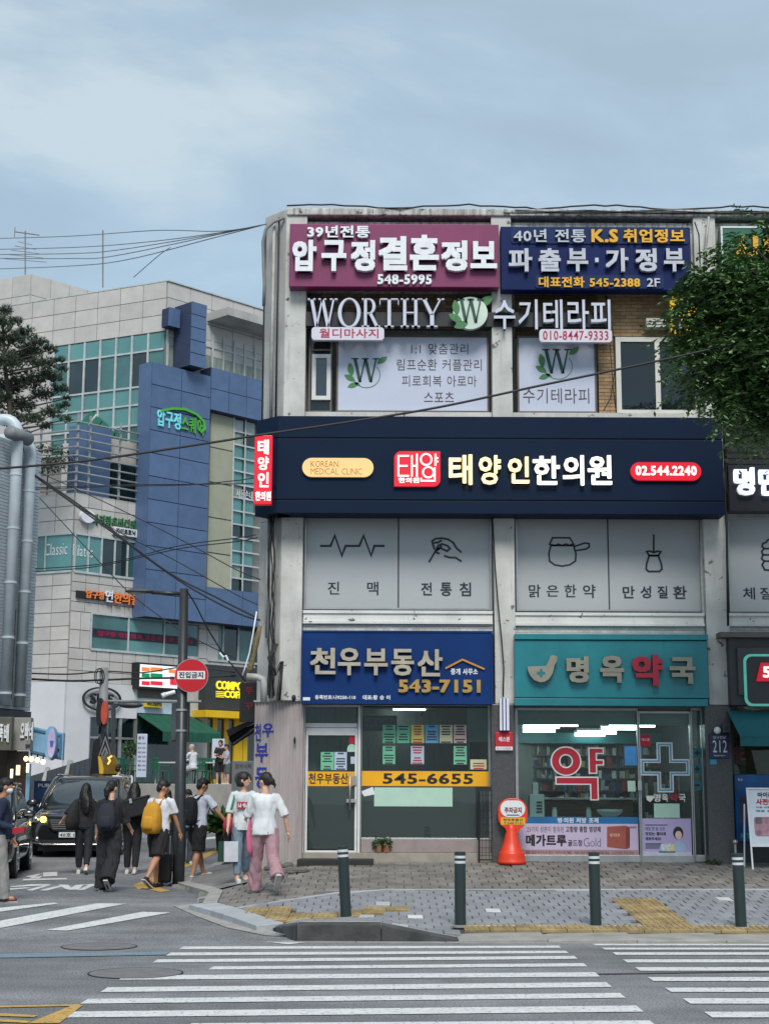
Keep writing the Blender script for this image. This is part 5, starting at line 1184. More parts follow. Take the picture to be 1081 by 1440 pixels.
# ============================================================ FAR STONE AND BLUE BUILDING
A = Vector((-11.05, 54, 0)); dR = Vector((.69,.724,0)).normalized(); dL = Vector((-.907,.42,0)).normalized()
nR = Vector((dR.y,-dR.x,0)); FRr = Fr(A, dR, (0,0,1), nR)
nL = Vector((-dL.y, dL.x, 0)); nL = nL if nL.y < 0 else -nL
FLo = Fr(A, -dL, (0,0,1), nL)
sB = FRr.uv(235, 420)[0]; Bp = FRr.P(sB, 0); FUp = Fr(Bp, -dL, (0,0,1), nL)
C = thing('office_building', 'multi storey stone building with teal glazing, blue cladding and rooftop antenna', 'building', (-9, 58, 1.2))
M['stone'] = mat('stone_cladding', (.52,.50,.47), .7, .06, 2, .1, 20, rnd='obj', rndv=.08, stain=((.22,.20,.18), .6, .45)); M['grout'] = mat('grout', (.24,.23,.22), .9, .1)
M['bluec'] = mat('blue_cladding', (.085,.142,.265), .45, .08, 2, rnd='obj', rndv=.07); M['blueg'] = mat('blue_joint', (.03,.045,.10), .7)
M['creamc'] = mat('cream_cladding', (.36,.365,.27), .6, .06, 2, rnd='obj', rndv=.06)
M['gt'] = mat('glass_green', (.06,.17,.165), .06, .25, .5, spec=.9, rnd='obj', rndv=.3); M['gs'] = mat('spandrel_green', (.10,.27,.265), .2, .1, .6, spec=.8, rnd='obj', rndv=.12); M['gd'] = mat('glass_far_dark', (.02,.045,.05), .06, .3, .6, spec=.9, rnd='obj', rndv=.4)
M['gc'] = mat('curtain_behind_glass', (.30,.36,.30), .5, .22, 5, stretch=(3,3,.3), rnd='obj', rndv=.2)
M['mul'] = mat('mullion_white', (.5,.54,.54), .4)
def grid(fr, name, x0, y0, x1, y1, nx, ny, m, g=.025, d0=.0, d1=.05, parent=None, skip=None, zs=None, ss=None):
    """separate cladding pieces with open joints over a px area (corners measured at top-left and bottom-left on the plane)"""
    a0, b1 = fr.uv(x0, y0); _, b0 = fr.uv(x0, y1); a1, _ = fr.uv(x1, y0)
    if zs: b0, b1 = zs
    if ss: a0, a1 = ss
    k = []; u = None
    wa = (a1-a0)/nx; hb = (b1-b0)/ny
    me = MB(); me.fb(Fr((0,0,0), fr.u, fr.v, fr.n), 0, 0, wa-g, hb-g, 0, d1-d0); me = me.mesh(name, mats=(m if not isinstance(m, list) else m[0],))
    for i in range(nx):
        for j in range(ny):
            if skip and skip(i, j): continue
            o = bpy.data.objects.new(name, me); COL.objects.link(o); o.parent = parent or C
            o.location = fr.P(a0+i*wa+g/2, b0+j*hb+g/2, d0)-wl(parent or C); k.append(o)
    return k
def slabz(fr, s0, s1, z0, z1, d0, d1, name, m, parent=None): return MB().fb(fr, s0, z0, s1, z1, d0, d1).build(name, m, parent or C)
zU = FRr.uv(235, 394)[1]; zLo = FRr.uv(98, 691)[1]
# masses
def mass(p, s0, s1, l0, l1, z0, z1, m, name):
    q = [p+dR*s0+dL*l0, p+dR*s1+dL*l0, p+dR*s1+dL*l1, p+dR*s0+dL*l1]
    mb = MB(); mb.hexa([(v.x, v.y, z0) for v in q]+[(v.x, v.y, z1) for v in q]); return mb.build(name, m, C)
mass(A, .0, 22, 0, 9, 0, zLo-.02, M['grout'], 'core_wall'); mass(Bp, 0, 18, 0, 9.5, zLo-.02, zU-.05, M['grout'], 'core_wall')
mass(Bp, -.05, 18.2, -.1, 9.6, zU-.05, zU, M['mul'], 'coping')
# penthouse block
pz = P(108, 386, 66).z
PH = P(45, 386, 66); PH.z = 0
mass(PH, 0, 9, 0, 12, zU-.5, pz, M['stone'], 'penthouse_wall')
FP = Fr(PH, -dL, (0,0,1), nL); grid(FP, 'stone_panel', 0, 0, 1, 1, 8, 4, M['stone'], parent=C, ss=(-8,0), zs=(zU-.5, pz), d0=.0, d1=.05)
FP2 = Fr(PH, dR, (0,0,1), nR); grid(FP2, 'stone_panel', 0, 0, 1, 1, 8, 4, M['stone'], parent=C, ss=(0,8), zs=(zU-.5, pz))
# upper parapet
zP = FRr.uv(235, 466)[1]
grid(FRr, 'stone_panel', 0,0,0,0, 12, 4, M['stone'], ss=(sB, sB+13.2), zs=(zP-.55, zU-.06)); grid(FUp, 'stone_panel', 0,0,0,0, 9, 3, M['stone'], ss=(-9.5, 0), zs=(zP, zU-.06))
# curtain wall on the upper left face
zg0 = FUp.uv(235, 600)[1]; aG = FUp.uv(78, 500)[0]
nG = 7; wG = -aG/nG
rows = [(zP-.02, zP-.72, 'gs'), (zP-.72, FUp.uv(235,540)[1], 'x'), (FUp.uv(235,540)[1], FUp.uv(235,540)[1]-.7, 'gs'), (FUp.uv(235,540)[1]-.7, FUp.uv(235,540)[1]-1.5, 'gs'), (FUp.uv(235,540)[1]-1.5, FUp.uv(235,540)[1]-2.4, 'gt')]
rg = RND(4)
for k in range(nG):
    a0 = aG+k*wG
    for (b1, b0, m) in rows:
        mm = M[m] if m != 'x' else M[('gt','gd','gd','gt','gt','gd','gt')[k]]
        MB().fb(FUp, a0+.03, b0+.03, a0+wG-.03, b1-.03, .0, .04).build('pane', mm, C)
    MB().fb(FUp, a0-.04, rows[-1][1], a0+.04, zP-.03, .041, .10).build('mullion', M['mul'], C)
for (b1, b0, m) in rows: MB().fb(FUp, aG, b0-.035, -.05, b0+.035, .041, .09).build('transom', M['mul'], C)
MB().fb(FUp, -9.3, rows[-1][1], aG-.05, zP-.02, .0, .05).build('stone_panel', M['stone'], C)
# corner glazed return and windows on the right face
z1_ = FRr.uv(290, 470)[1]; z0_ = FRr.uv(290, 543)[1]; zt_ = FRr.uv(290, 487)[1]
sE = FRr.uv(400, 500)[0]; s0 = sB+.05; n = 11; ww = (sE-s0)/n
for k in range(n):
    a0 = s0+k*ww
    MB().fb(FRr, a0+.04, zt_+.03, a0+ww-.04, z1_, .0, .04).build('pane', M['gs'], C); MB().fb(FRr, a0+.04, z0_, a0+ww-.04, zt_-.03, .0, .04).build('pane', M['gc' if k not in (9,) else 'gd'], C)
    MB().fb(FRr, a0-.04, z0_, a0+.04, z1_, .041, .10).build('mullion', M['mul'], C)
MB().fb(FRr, s0, zt_-.035, sE, zt_+.035, .041, .09).build('transom', M['mul'], C)
MB().fb(FRr, FRr.uv(290,455)[0], FRr.uv(290,447)[1]-.15, sE, FRr.uv(290,441)[1], .05, 1.3).build('canopy_slab', M['concrete2'], C)
# blue tower and blue cladding
def bluebox(x0, y0, x1, y1, nx, ny, d0=.1, d1=.5, sc='bluec', nm='cladding_panel'):
    a0, b1 = FRr.uv(x0, y0, d1); _, b0 = FRr.uv(x0, y1, d1); a1 = FRr.uv(x1, (y0+y1)/2, d1)[0]
    MB().fb(FRr, a0+.02, b0+.02, a1-.02, b1-.02, d0, d1-.03).build('backing', M['blueg'], C)
    grid(FRr, nm, 0,0,0,0, nx, ny, M[sc], ss=(a0, a1), zs=(b0, b1), d0=d1-.03, d1=d1+.01, g=.03); return a0, b0, a1, b1
bluebox(270, 423, 290.5, 514, 1, 5, .1, 1.15)
FT = Fr(FRr.P(FRr.uv(274,460,1.7)[0], 0, 1.7), nR*-1, (0,0,1), dR*-1)
bluebox(238, 431, 254, 458, 1, 1, .1, .55)
a0, b0, a1, b1 = bluebox(214, 508, 293, 868, 2, 11, .1, .75)
# left return of the big blue slab
MB().fb(FRr, a0-.01, b0, a0-.001, b1, .0, .76).build('blue_return', M['bluec'], C)
FRt = Fr(FRr.P(a0-.012, 0, .76), nR, (0,0,1), dR*-1)
zA = FRr.uv(293, 515, .75)[1]; zB_ = FRr.uv(293, 575, .75)[1]; sE2 = FRr.uv(395, 560, .75)[0]
MB().fb(FRr, a1, zB_, sE2, zA, .1, .72).build('backing', M['blueg'], C); grid(FRr, 'cladding_panel', 0,0,0,0, 4, 2, M['bluec'], ss=(a1, sE2), zs=(zB_, zA), d0=.72, d1=.76)
zC_ = FRr.uv(293, 825, .75)[1]; zD_ = FRr.uv(293, 875, .75)[1]
MB().fb(FRr, a1, zD_, sE2, zC_, .1, .72).build('backing', M['blueg'], C); grid(FRr, 'cladding_panel', 0,0,0,0, 2, 1, M['bluec'], ss=(a1, sE2), zs=(zD_, zC_), d0=.72, d1=.76)
sC0 = FRr.uv(293, 700, .4)[0]; sC1 = FRr.uv(326, 700, .4)[0]
MB().fb(FRr, sC0, zC_, sC1, zB_, .05, .38).build('backing', M['grout'], C); grid(FRr, 'cladding_panel', 0,0,0,0, 1, 5, M['creamc'], ss=(sC0, sC1), zs=(zC_, zB_), d0=.38, d1=.42, g=.05)
# window column on the right
hh = (zB_-zC_)/13; seq = 'fwgggwggwggww'
for j in range(13):
    b1_ = zB_-j*hh; b0_ = b1_-hh
    for (p0, p1) in ((0,.5),(.5,1)):
        S0 = sC1+(sE2-sC1)*p0*.55; S1 = sC1+(sE2-sC1)*p1*.55
        m = {'f':'mul','w':'gd','g':'gs'}[seq[j]]
        MB().fb(FRr, S0+.04, b0_+.03, S1-.04, b1_-.03, .3, .36).build('pane', M[m if not (seq[j]=='w' and p0 == 0 and j % 2) else 'gc'], C)
    MB().fb(FRr, sC1, b0_-.03, sE2, b0_+.03, .37, .43).build('transom', M['mul'], C)
MB().fb(FRr, sC1-.02, zC_, sC1+.05, zB_, .36, .44).build('mullion', M['mul'], C); S_ = sC1+(sE2-sC1)*.275; MB().fb(FRr, S_-.03, zC_, S_+.03, zB_, .431, .46).build('mullion', M['mul'], C)
# lower stone block, faces either side of the corner
g0 = 1.3
sR = FRr.uv(212, 800)[0]; zW1 = FRr.uv(98,749)[1]; zW0 = FRr.uv(98, 803)[1]; zLow = FRr.uv(98, 958)[1]
nS = 6
grid(FRr, 'stone_panel', 0,0,0,0, nS, 3, M['stone'], ss=(0, sR), zs=(zW1, zLo)); 
sW1 = FRr.uv(196, 790)[0]; grid(FRr, 'stone_panel', 0,0,0,0, 1, 3, M['stone'], ss=(sW1+.03, sR), zs=(zW0, zW1))
zX1 = FRr.uv(127, 862)[1]; zX0 = FRr.uv(127, 913)[1]; sX = FRr.uv(127, 890)[0]; sX1 = FRr.uv(278, 890)[0]
grid(FRr, 'stone_panel', 0,0,0,0, nS, 4, M['stone'], ss=(0, sR), zs=(zX1, zW0)); grid(FRr, 'stone_panel', 0,0,0,0, 2, 2, M['stone'], ss=(0, sX-.03), zs=(zX0, zX1))
grid(FRr, 'stone_panel', 0,0,0,0, 15, 3, M['stone'], ss=(0, sR*15/6), zs=(zLow, zX0))
grid(FRr, 'stone_panel', 0,0,0,0, 1, 3, M['stone'], ss=(sX1+.03, sX1+1.0), zs=(zX0, zX1+.4))
aLo = -7.0
grid(FLo, 'stone_panel', 0,0,0,0, 9, 3, M['stone'], ss=(aLo, 0), zs=(zW1, zLo)); grid(FLo, 'stone_panel', 0,0,0,0, 9, 8, M['stone'], ss=(aLo, 0), zs=(zLow, zW0))
# pilates band windows
def band(fr, s0, s1, z0, z1, n, mats, d=.03):
    w_ = (s1-s0)/n
    for k in range(n):
        MB().fb(fr, s0+k*w_+.03, z0+.04, s0+(k+1)*w_-.03, z1-.04, -.02, d).build('pane', M[mats[k % len(mats)]], C)
        MB().fb(fr, s0+k*w_-.03, z0, s0+k*w_+.03, z1, -.02, d+.05).build('mullion', M['mul'], C)
    for z in (z0, z1): MB().fb(fr, s0, z-.04, s1, z+.04, -.02, d+.06).build('transom', M['mul'], C)
band(FLo, -3.4, -.0, zW0, zW1, 3, ['gd','gt','gs']); band(FRr, .05, sW1, zW0, zW1, 5, ['gs','gs','gd','gd','gt'])
band(FRr, sX, sX1, zX0, zX1, 3, ['gt','gs','gt']); MB().fb(FRr, sX+.05, zX0+.45, sX1-.05, zX0+.75, .041, .05).build('printed_band', mat('band_navy_far', (.03,.025,.06), .5, .4, 6), C)
word('압구정 정형외과 통증의학과 한의원', FRr, (sX+.3, zX0+.5, sX1-.3, zX0+.68), C, M['redp'], .05, .06, .02, px=False)
sY0 = FRr.uv(291, 900)[0]; sY1 = FRr.uv(375, 900)[0]; zY1 = FRr.uv(291, 872)[1]; zY0 = FRr.uv(291, 928)[1]
band(FRr, sY0, sY1, zY0, zY1, 4, ['gs','gd','gt','gd'])
word('Classic', FLo, (FLo.uv(64.5,775)[0], FLo.uv(65,782)[1], FLo.uv(96,775)[0], FLo.uv(65,765)[1]), C, M['white'], .035, .05, -.005, px=False)
word('Pilates', FRr, (FRr.uv(102,775)[0], FRr.uv(102,781)[1], FRr.uv(130,775)[0], FRr.uv(102,765)[1]), C, M['white'], .035, .05, -.005, px=False)
# far signs on this building
def farword(fr, s_, x0, y0, x1, y1, m, par, bold=.03, d=(.0,.1), letters=True):
    R = (fr.uv(x0,(y0+y1)/2,d[1])[0], fr.uv(x0,y1,d[1])[1], fr.uv(x1,(y0+y1)/2,d[1])[0], fr.uv(x0,y0,d[1])[1]); return word(s_, fr, R, par, m, d[0], d[1], bold, letters=letters, px=False)
M['cyanlit'] = mat('letter_cyan', S(120,215,225), .4, .03, emit=.04, ecol=(.3,.85,.95)); M['greenlit'] = mat('letter_green', S(80,170,60), .4, .03, emit=.0, ecol=(.2,.8,.2))
t = thing('building_sign', 'cyan and green Hangul letters with green swoosh on the blue cladding', 'sign', FRr.P(FRr.uv(222,590,.76)[0], FRr.uv(222,600,.76)[1], .8))
farword(FRr, '압구정', 222, 574, 255, 598, M['cyanlit'], t, .018, (.77,.83)); farword(FRr, '스퀘어', 256, 583, 287, 606, M['greenlit'], t, .018, (.77,.83))
mb = MB(); stroke(mb, FRr, [FRr.uv(x, y, .9) for x, y in ((228,577),(245,574),(262,575),(278,582),(288,592),(290,602),(284,608))], .09, .77, .85); mb.build('swoosh', M['greenlit'], t)
t = thing('building_sign', 'small green Hangul letters with white badge on stone wall above the teal window', 'sign', FRr.P(FRr.uv(115,730,.1)[0], FRr.uv(115,735,.1)[1], .1))
farword(FRr, '다리맑은바디케어', 132, 722, 201, 738, mat('green_dull', S(60,130,80), .5), t, .014, (.06,.12)); c = FRr.uv(124, 726, .2); MB().prism(FRr, circ(c, .30, .24, 20), .06, .22).build('badge', M['whitelet'], t)
t = thing('building_sign', 'small white nameplate with dark Hangul above the teal window band', 'sign', FRr.P(FRr.uv(160,750,.1)[0], FRr.uv(160,752,.1)[1], .1)); a0,b0 = FRr.uv(160.5,751,.2); a1,_ = FRr.uv(193,751,.2); b1 = FRr.uv(160.5,740,.2)[1]
MB().fb(FRr, a0, b0, a1, b1, .06, .2).build('panel', M['white'], t); farword(FRr, '자이로토닉', 164, 742, 191, 749.5, M['inknavy'], t, .02, (.2,.22), False)
t = thing('building_sign', 'orange and white lit Hangul sign on dark rail across the stone wall', 'sign', FRr.P(FRr.uv(110,840,.1)[0], FRr.uv(110,840,.1)[1], .1)); M['oranget'] = mat('letter_orange', S(220,120,60), .4, .03, emit=.05, ecol=(1,.4,.12))
a0,b0 = FRr.uv(108,840,.12); a1,_ = FRr.uv(201,840,.12); MB().fb(FRr, a0, b0, a1, b0+.25, .06, .14).build('rail', M['black'], t)
farword(FRr, '압구정', 122, 829, 147, 840.5, M['oranget'], t, .02, (.14,.2)); farword(FRr, '연', 149, 829, 159.5, 846, M['whitelet'], t, .02, (.14,.2)); farword(FRr, '한의원', 161, 832, 196, 848, M['oranget'], t, .02, (.14,.2))
farword(FRr, '서울손내과', 333, 687, 362, 699, M['white'], C, .0, (.365,.38), False)
# balcony: dark blue bay, steel rails, posts and green canopy above lower roof
zb0 = zLo+.1
q = FRr.uv(125, 690)[0]
def lowbox(s0, s1, l0, l1, z0, z1, m, name, par=None):
    p_ = A; qq = [p_+dR*s0+dL*l0, p_+dR*s1+dL*l0, p_+dR*s1+dL*l1, p_+dR*s0+dL*l1]; mb = MB(); mb.hexa([(v.x, v.y, z0) for v in qq]+[(v.x, v.y, z1) for v in qq]); return mb.build(name, m, par or C)
lowbox(.9, 2.0, .5, 1.3, zLo, zLo+2.7, M['bluec'], 'blue_bay'); lowbox(2.3, sB, .5, 1.2, zLo, zLo+1.5, M['gd'], 'window'); lowbox(2.3, sB, .8, 3, zLo, rows[-1][1]+.1, M['stone'], 'stone_wall')
rl = thing('roof_railing', 'tall steel louvre railing round the lower roof terrace of stone building', 'railing', A+Vector((0,0,zLo)))
for k in range(9):
    z = zLo+.1+k*.31
    mb = MB(); mb.tube([FLo.P(-3.2,z,.1), FLo.P(0,z,.1), FRr.P(0,z,.1)], .035, 6); mb.tube([FRr.P(0,z,.1), FRr.P(sR,z,.1)], .035, 6); mb.build('rail', M['alu'], rl)
for fr, s_ in ((FLo,-3.1),(FLo,-1.6),(FRr,0.02),(FRr,.55),(FRr,1.9),(FRr,3.2)): MB().tube([fr.P(s_,zLo,.0), fr.P(s_,zLo+2.9,.0)], .05, 6).build('post', M['alu'], rl)
z5 = zLo+3.0
aw = thing('awning', 'green ribbed canopy over the roof terrace under the glass curtain wall', 'awning', A+dR*2+Vector((0,0,z5))); M['awg'] = mat('awning_green', (.008,.12,.085), .7, .1, 3)
p0 = P(98,610,55.2); p1 = P(213,634,58.2); p2 = P(213,606,59.5); p3 = P(133,573,58.5)
for k in range(8):
    a, b_ = k/8, (k+.86)/8; mb = MB(); q = [p0.lerp(p1,a), p0.lerp(p1,b_), p3.lerp(p2,b_), p3.lerp(p2,a)]; mb.hexa([v-Vector((0,0,.06)) for v in q]+q); mb.build('canvas_strip', M['awg'], aw)
for a in (.1,.38,.7): MB().tube([p0.lerp(p1,a)+Vector((0,0,-.08)), p3.lerp(p2,a)+Vector((0,0,-.03))], .05, 6).build('rib', M['mul'], aw); 
for a in (.25,.6,.95): q = p0.lerp(p1,a); MB().tube([q, Vector((q.x,q.y,zLo))], .04, 6).build('post', M['alu'], aw)
# antennas on the roof
def antenna(px, y0, y1, Y, lab, yagi):
    a = P(px, y1, Y); b = P(px, y0, Y); t = thing('antenna', lab, 'antenna', a); MB().tube([a, b], .035, 6).build('mast', M['cableg'], t)
    if yagi:
        mb = MB(); c = P(px, y0+4, Y); mb.tube([c+Vector((-.45,0,.1)), c+Vector((.6,0,-.05))], .03, 5); mb.tube([c+Vector((-.45,0,.3)), c+Vector((-.45,0,-.15))], .02, 5)
        for k in range(5):
            c = P(px, y0+18+k*6, Y); w_ = .3+.15*k; mb.tube([c+Vector((-w_,0,.1)), c+Vector((w_,0,-.05))], .016, 5)
        mb.build('elements', M['cableg'], t)
antenna(36, 325, 386, 62, 'rusty television aerial with crossbars on the penthouse roof', True); antenna(145, 324, 404, 60, 'single thin lightning mast on the stone parapet', False)
# white rendered ground floor with oval sign
M['render'] = mat('white_render', (.62,.63,.65), .85, .05, 1, .1, 30); zR = FRr.uv(94, 958)[1]
sr = FRr.uv(190, 1000)[0]
sd = FRr.uv(124, 1010)[0]; zd1 = FRr.uv(124,1008)[1]
MB().fb(FRr, -.0, 1, sd, zR, -.02, .12).build('white_render', M['render'], C); MB().fb(FRr, sd, zd1, sr, zR, -.02, .12).build('white_render', M['render'], C)
MB().fb(FLo, -7, 1, 0, zR, -.02, .12).build('white_render', M['render'], C)
MB().fb(FRr, sd, 1, sr, zd1, -.015, .02).build('shop_glass', M['gd'], C)
for k in range(4): s_ = sd+(sr-sd)*k/3; MB().fb(FRr, s_-.06, 1, s_+.06, zd1, .021, .09).build('mullion', M['alu'], C)
MB().fb(FRr, sd, zd1-.75, sr, zd1-.68, .021, .085).build('transom', M['alu'], C)
t = thing('wall_sign', 'black oval ring with three letters mounted on the white rendered wall', 'sign', FRr.P(FRr.uv(146,985,.2)[0], FRr.uv(146,998,.2)[1], .2))
c = FRr.uv(144, 983, .25); mb = MB(); stroke(mb, FRr, circ(c, .80, .40, 30), .055, .2, .28, True); mb.build('ring', M['black'], t); R = (c[0]-.50, c[1]-.19, c[0]+.50, c[1]+.19); word('SUS', FRr, R, t, M['black'], .2, .28, .012, letters=True, px=False)
# convenience store lightbox, green awning shop, yellow coffee shop along right face
def farbox(name, x0, y0, x1, y1, m, par, d0, d1): 
    a0, b1 = FRr.uv(x0, y0, d1); a1 = FRr.uv(x1, (y0+y1)/2, d1)[0]; b0 = FRr.uv(x0, y1, d1)[1]; return MB().fb(FRr, a0, b0, a1, b1, d0, d1).build(name, m, par)
t = thing('shop_sign', 'backlit convenience store lightbox with orange, green and red stripes in black case', 'sign', FRr.P(FRr.uv(195,970,.5)[0], FRr.uv(195,968,.5)[1], .4)); farbox('case', 194, 931, 262, 968, M['black'], t, .05, .4); farbox('face', 198, 934, 258, 965, mat('lit_face', (.7,.7,.7), .4, 0, emit=.25, ecol=(1,1,1)), t, .4, .43)
for (x0,x1) in ((200,211),(212.5,229)):
    for y, m in ((938,'lt_orange'),(946.5,'lt_green'),(957.5,'lt_red')):
        if m not in M: M[m] = mat(m, {'lt_orange':S(235,120,60),'lt_green':S(0,120,70),'lt_red':S(210,30,50)}[m], .4, 0, emit=.15, ecol={'lt_orange':(1,.3,.08),'lt_green':(0,.35,.15),'lt_red':(.9,.03,.06)}[m])
        farbox('stripe', x0, y, x1, y+5.5, M[m], t, .43, .45)
farbox('stripe', 238, 941, 250, 946, M['lt_orange'], t, .43, .45); farbox('stripe', 240, 951, 256, 963, M['lt_red'], t, .43, .45); farword(FRr, 'CU24', 239, 946.5, 252, 950, M['lt_green'], t, .03, (.43,.46), False) if False else None
t = thing('shop_sign', 'small yellow sign with dark Hangul on the white window strip above green awning', 'sign', FRr.P(FRr.uv(206,996,.5)[0], FRr.uv(206,997,.5)[1], .3)); farbox('panel', 206, 985, 229, 994, mat('yel_far', S(230,190,30), .5), t, .1, .25); farword(FRr, '아이스크림할인점', 207.5, 986.5, 228, 992, M['ink'], t, .02, (.25,.27), False)
farbox('window_strip', 190, 981, 262, 1002, mat('window_strip', S(195,210,225), .3, .1, 2), C, .0, .08)
farbox('shop_glass', 190, 1003, 262, 1100, M['gd'], C, .0, .06)
farbox('stone_panel', 262, 935, 292, 1110, M['stone'], C, .0, .1)
aw = thing('awning', 'deep green fabric shop awning behind the lamp post', 'awning', FRr.P(FRr.uv(200,1030,1)[0], FRr.uv(200,1030,1)[1], .8)); aw_m = mat('awning_deep_green', (.006,.085,.05), .8, .1, 2)
def slope_aw(px0, yt, px1, yb0, d_out, m, par, vh=.25, yb_px=None):
    a0, zt = FRr.uv(px0, yt, .1); a1 = FRr.uv(px1, yt, .1)[0]; zb_ = FRr.uv(yb_px or px0, yb0, d_out)[1]; n = 6; b0_, b1_ = a0+.0, a1
    for k in range(n):
        s0_ = b0_+(b1_-b0_)*k/n; s1_ = b0_+(b1_-b0_)*(k+1)/n-.012
        mb = MB(); P_ = FRr.P; top = [P_(s0_,zb_,d_out),P_(s1_,zb_,d_out),P_(s1_,zt,.1),P_(s0_,zt,.1)]; mb.hexa([v-Vector((0,0,.03)) for v in top]+top); mb.build('canvas', m, par)
        MB().fb(FRr, s0_, zb_-vh, s1_, zb_-.031, d_out-.02, d_out).build('valance', m, par)
    return a0, a1, zb_
a0, a1, zv = slope_aw(194, 1004, 275, 1028, 1.6, aw_m, aw, .35, 220); farword(FRr, '파리바게뜨', 276, 1031, 302, 1037, M['white'], aw, .02, (1.61,1.63), False) if False else None
t = thing('shop_sign', 'dark grey coffee shop signboard with glowing yellow Latin letters', 'sign', FRr.P(FRr.uv(290,990,.6)[0], FRr.uv(290,997,.6)[1], .4)); farbox('panel', 290, 934, 385, 997, M['charcoal'], t, .05, .5)
M['lityel'] = mat('lit_yellow', S(240,215,20), .4, 0, emit=.25, ecol=(1,.85,.03)); farword(FRr, 'COMPOSE', 305, 957, 352, 969, M['lityel'], t, .018, (.5,.56)); farword(FRr, 'COFFEE', 316.5, 971, 352, 981, M['lityel'], t, .018, (.5,.56))
for k in range(4): farbox('bar', 305, 972+k*2.4, 315.5, 973+k*2.4, M['lityel'], t, .5, .56)
M['yshop'] = mat('shopfront_yellow', S(225,180,10), .5, .06); farbox('shop_canopy', 290, 998, 385, 1008, M['yshop'], C, .0, .9)
farbox('shop_front', 290, 1008, 385, 1110, M['gd'], C, .0, .06)
for x in (300,316,330,343): farbox('post', x, 1008, x+(5 if x != 330 else 11), 1110, M['yshop'], C, .06, .14)
# terrace in front with its concrete wall
T_ = thing('terrace', None, None, (-7, 52, 1.2)); T_['kind'] = 'structure'; zT = 1.92
M['terr'] = mat('terrace_concrete', (.30,.29,.27), .9, .12, 2, .3, 40, stain=((.15,.14,.12),.6,.5))
e0 = P(120,1103,51.6); e1 = P(385,1103,51.6)
MB().box(e0.x, 51.6, 0, e1.x, 62, zT).build('retaining_wall', M['terr'], T_, bevel=.02); MB().box(e0.x, 51.4, .5, e1.x, 51.6, zT-.28).build('step', M['terr'], T_)
MB().box(e0.x, 51.2, .4, e1.x, 51.4, zT-.52).build('step', M['terr'], T_)
# things on the terrace
M['gplastic'] = mat('plastic_green', (.008,.14,.07), .35, .1); M['wtable'] = mat('table_white', (.6,.6,.6), .4)
def chair(x, y, rz, lab, grp, m='gplastic', proto=[None]):
    if proto[0] is None:
        t = thing('chair', lab, 'chair', (0,0,0), grp)
        MB().box(-.22,-.22,.42,.22,.22,.45).build('seat', M[m], t)
        mb = MB()
        for k in range(5): mb.box(-.2+k*.09,.19,.46,-.16+k*.09,.215,.82)
        mb.box(-.22,.185,.82,.22,.22,.88); mb.build('backrest', M[m], t)
        for sx in (-1,1):
            for sy in (-1,1): MB().tube([(sx*.19,sy*.19,.42),(sx*.23,sy*.23,0)], .022, 6).build('leg', M[m], t)
            MB().box(sx*.23-.02,-.2,.60,sx*.23+.02,.2,.63).build('armrest', M[m], t)
        proto[0] = t
    else: t = copy_tree(proto[0])
    t.location = (x, y, zT); t.rotation_euler = (0,0,rz); t['label'] = lab; t['group'] = grp
    return t
spots = [(148,.3,'leftmost green plastic chair on the terrace beside the white menu board'),(160,1.4,'green plastic chair at the terrace edge next to the leftmost one'),(172,2.5,'green plastic chair on the terrace just right of two others'),(184,.9,'green plastic chair on the terrace nearest the left of the menu board'),(226,2.2,'green plastic chair behind the lamp post under the green awning'),(284,4.2,'green plastic chair beside the seated man in white'),(298,.2,'green plastic chair between the seated man and the standing girls')]
for px, rz, lab in spots: v = P(px, 1100, 53); chair(v.x, 53+.5*math.sin(px), rz, lab, 'green plastic chairs on the terrace')
def table(px, lab, w_=1.3):
    v = P(px, 1100, 53.4); t = thing('table', lab, 'table', (v.x, 53.4, zT), 'white tables on the terrace'); MB().box(v.x-w_/2, 53.0, zT+.70, v.x+w_/2, 53.8, zT+.74).build('tabletop', M['wtable'], t)
    for sx in (-1,1):
        for sy in (53.05,53.72): MB().box(v.x+sx*(w_/2-.06)-.02, sy, zT, v.x+sx*(w_/2-.06)+.02, sy+.04, zT+.699).build('leg', M['wtable'], t)
table(245, 'white table behind the lamp post under the green awning'); table(290, 'white table between the seated man and the tall board')
def standboard(x0, y0, x1, y1, Y, lab, m, txts=(), name='menu_board', feet=True):
    fr = fac(Y); R = rect(fr, x0, y0, x1, y1, 0); t = thing(name, lab, 'sign', ((R[0]+R[2])/2, Y, R[1])); MB().fb(fr, *R, -.08, 0).build('panel', m, t, bevel=.01)
    for s_, a, b_, c_, d_, mm in txts: word(s_, fr, (a,b_,c_,d_), t, M[mm], 0, .006, .01)
    return t
menu = [(s_, 194, 1044+k*6.2, 205, 1046.8+k*6.2, 'ink') for k, s_ in enumerate(('떡볶이 4000','순대 4000','튀김 5000','김밥 3500','라면 4500','쫄면 6000','어묵 4000'))]
standboard(192.5, 1032, 206.5, 1093, 51.9, 'tall white menu board with rows of dark lettering on the terrace', M['poster'], menu+[('분식', 195, 1035, 203, 1040, 'inknavy')])
standboard(298, 1039, 315.5, 1096, 53.9, 'tall pale advertising board behind the two standing girls', M['poster'], [('오픈', 302, 1050, 311, 1055, 'inkr')])
standboard(326, 1070, 358, 1112, 43, 'grey restaurant board with Hangul heading and round dish picture', mat('board_grey', (.17,.18,.19), .5), [('점해식탁', 331, 1074, 354, 1081, 'ink')])
c = fac(43).uv(342, 1095); MB().prism(fac(43), circ(c, .24, .20, 24), 0, .01).build('printed_dish', mat('dish_print', (.07,.06,.05), .5, .4, 9), bpy.data.objects.get('menu_board.002'))
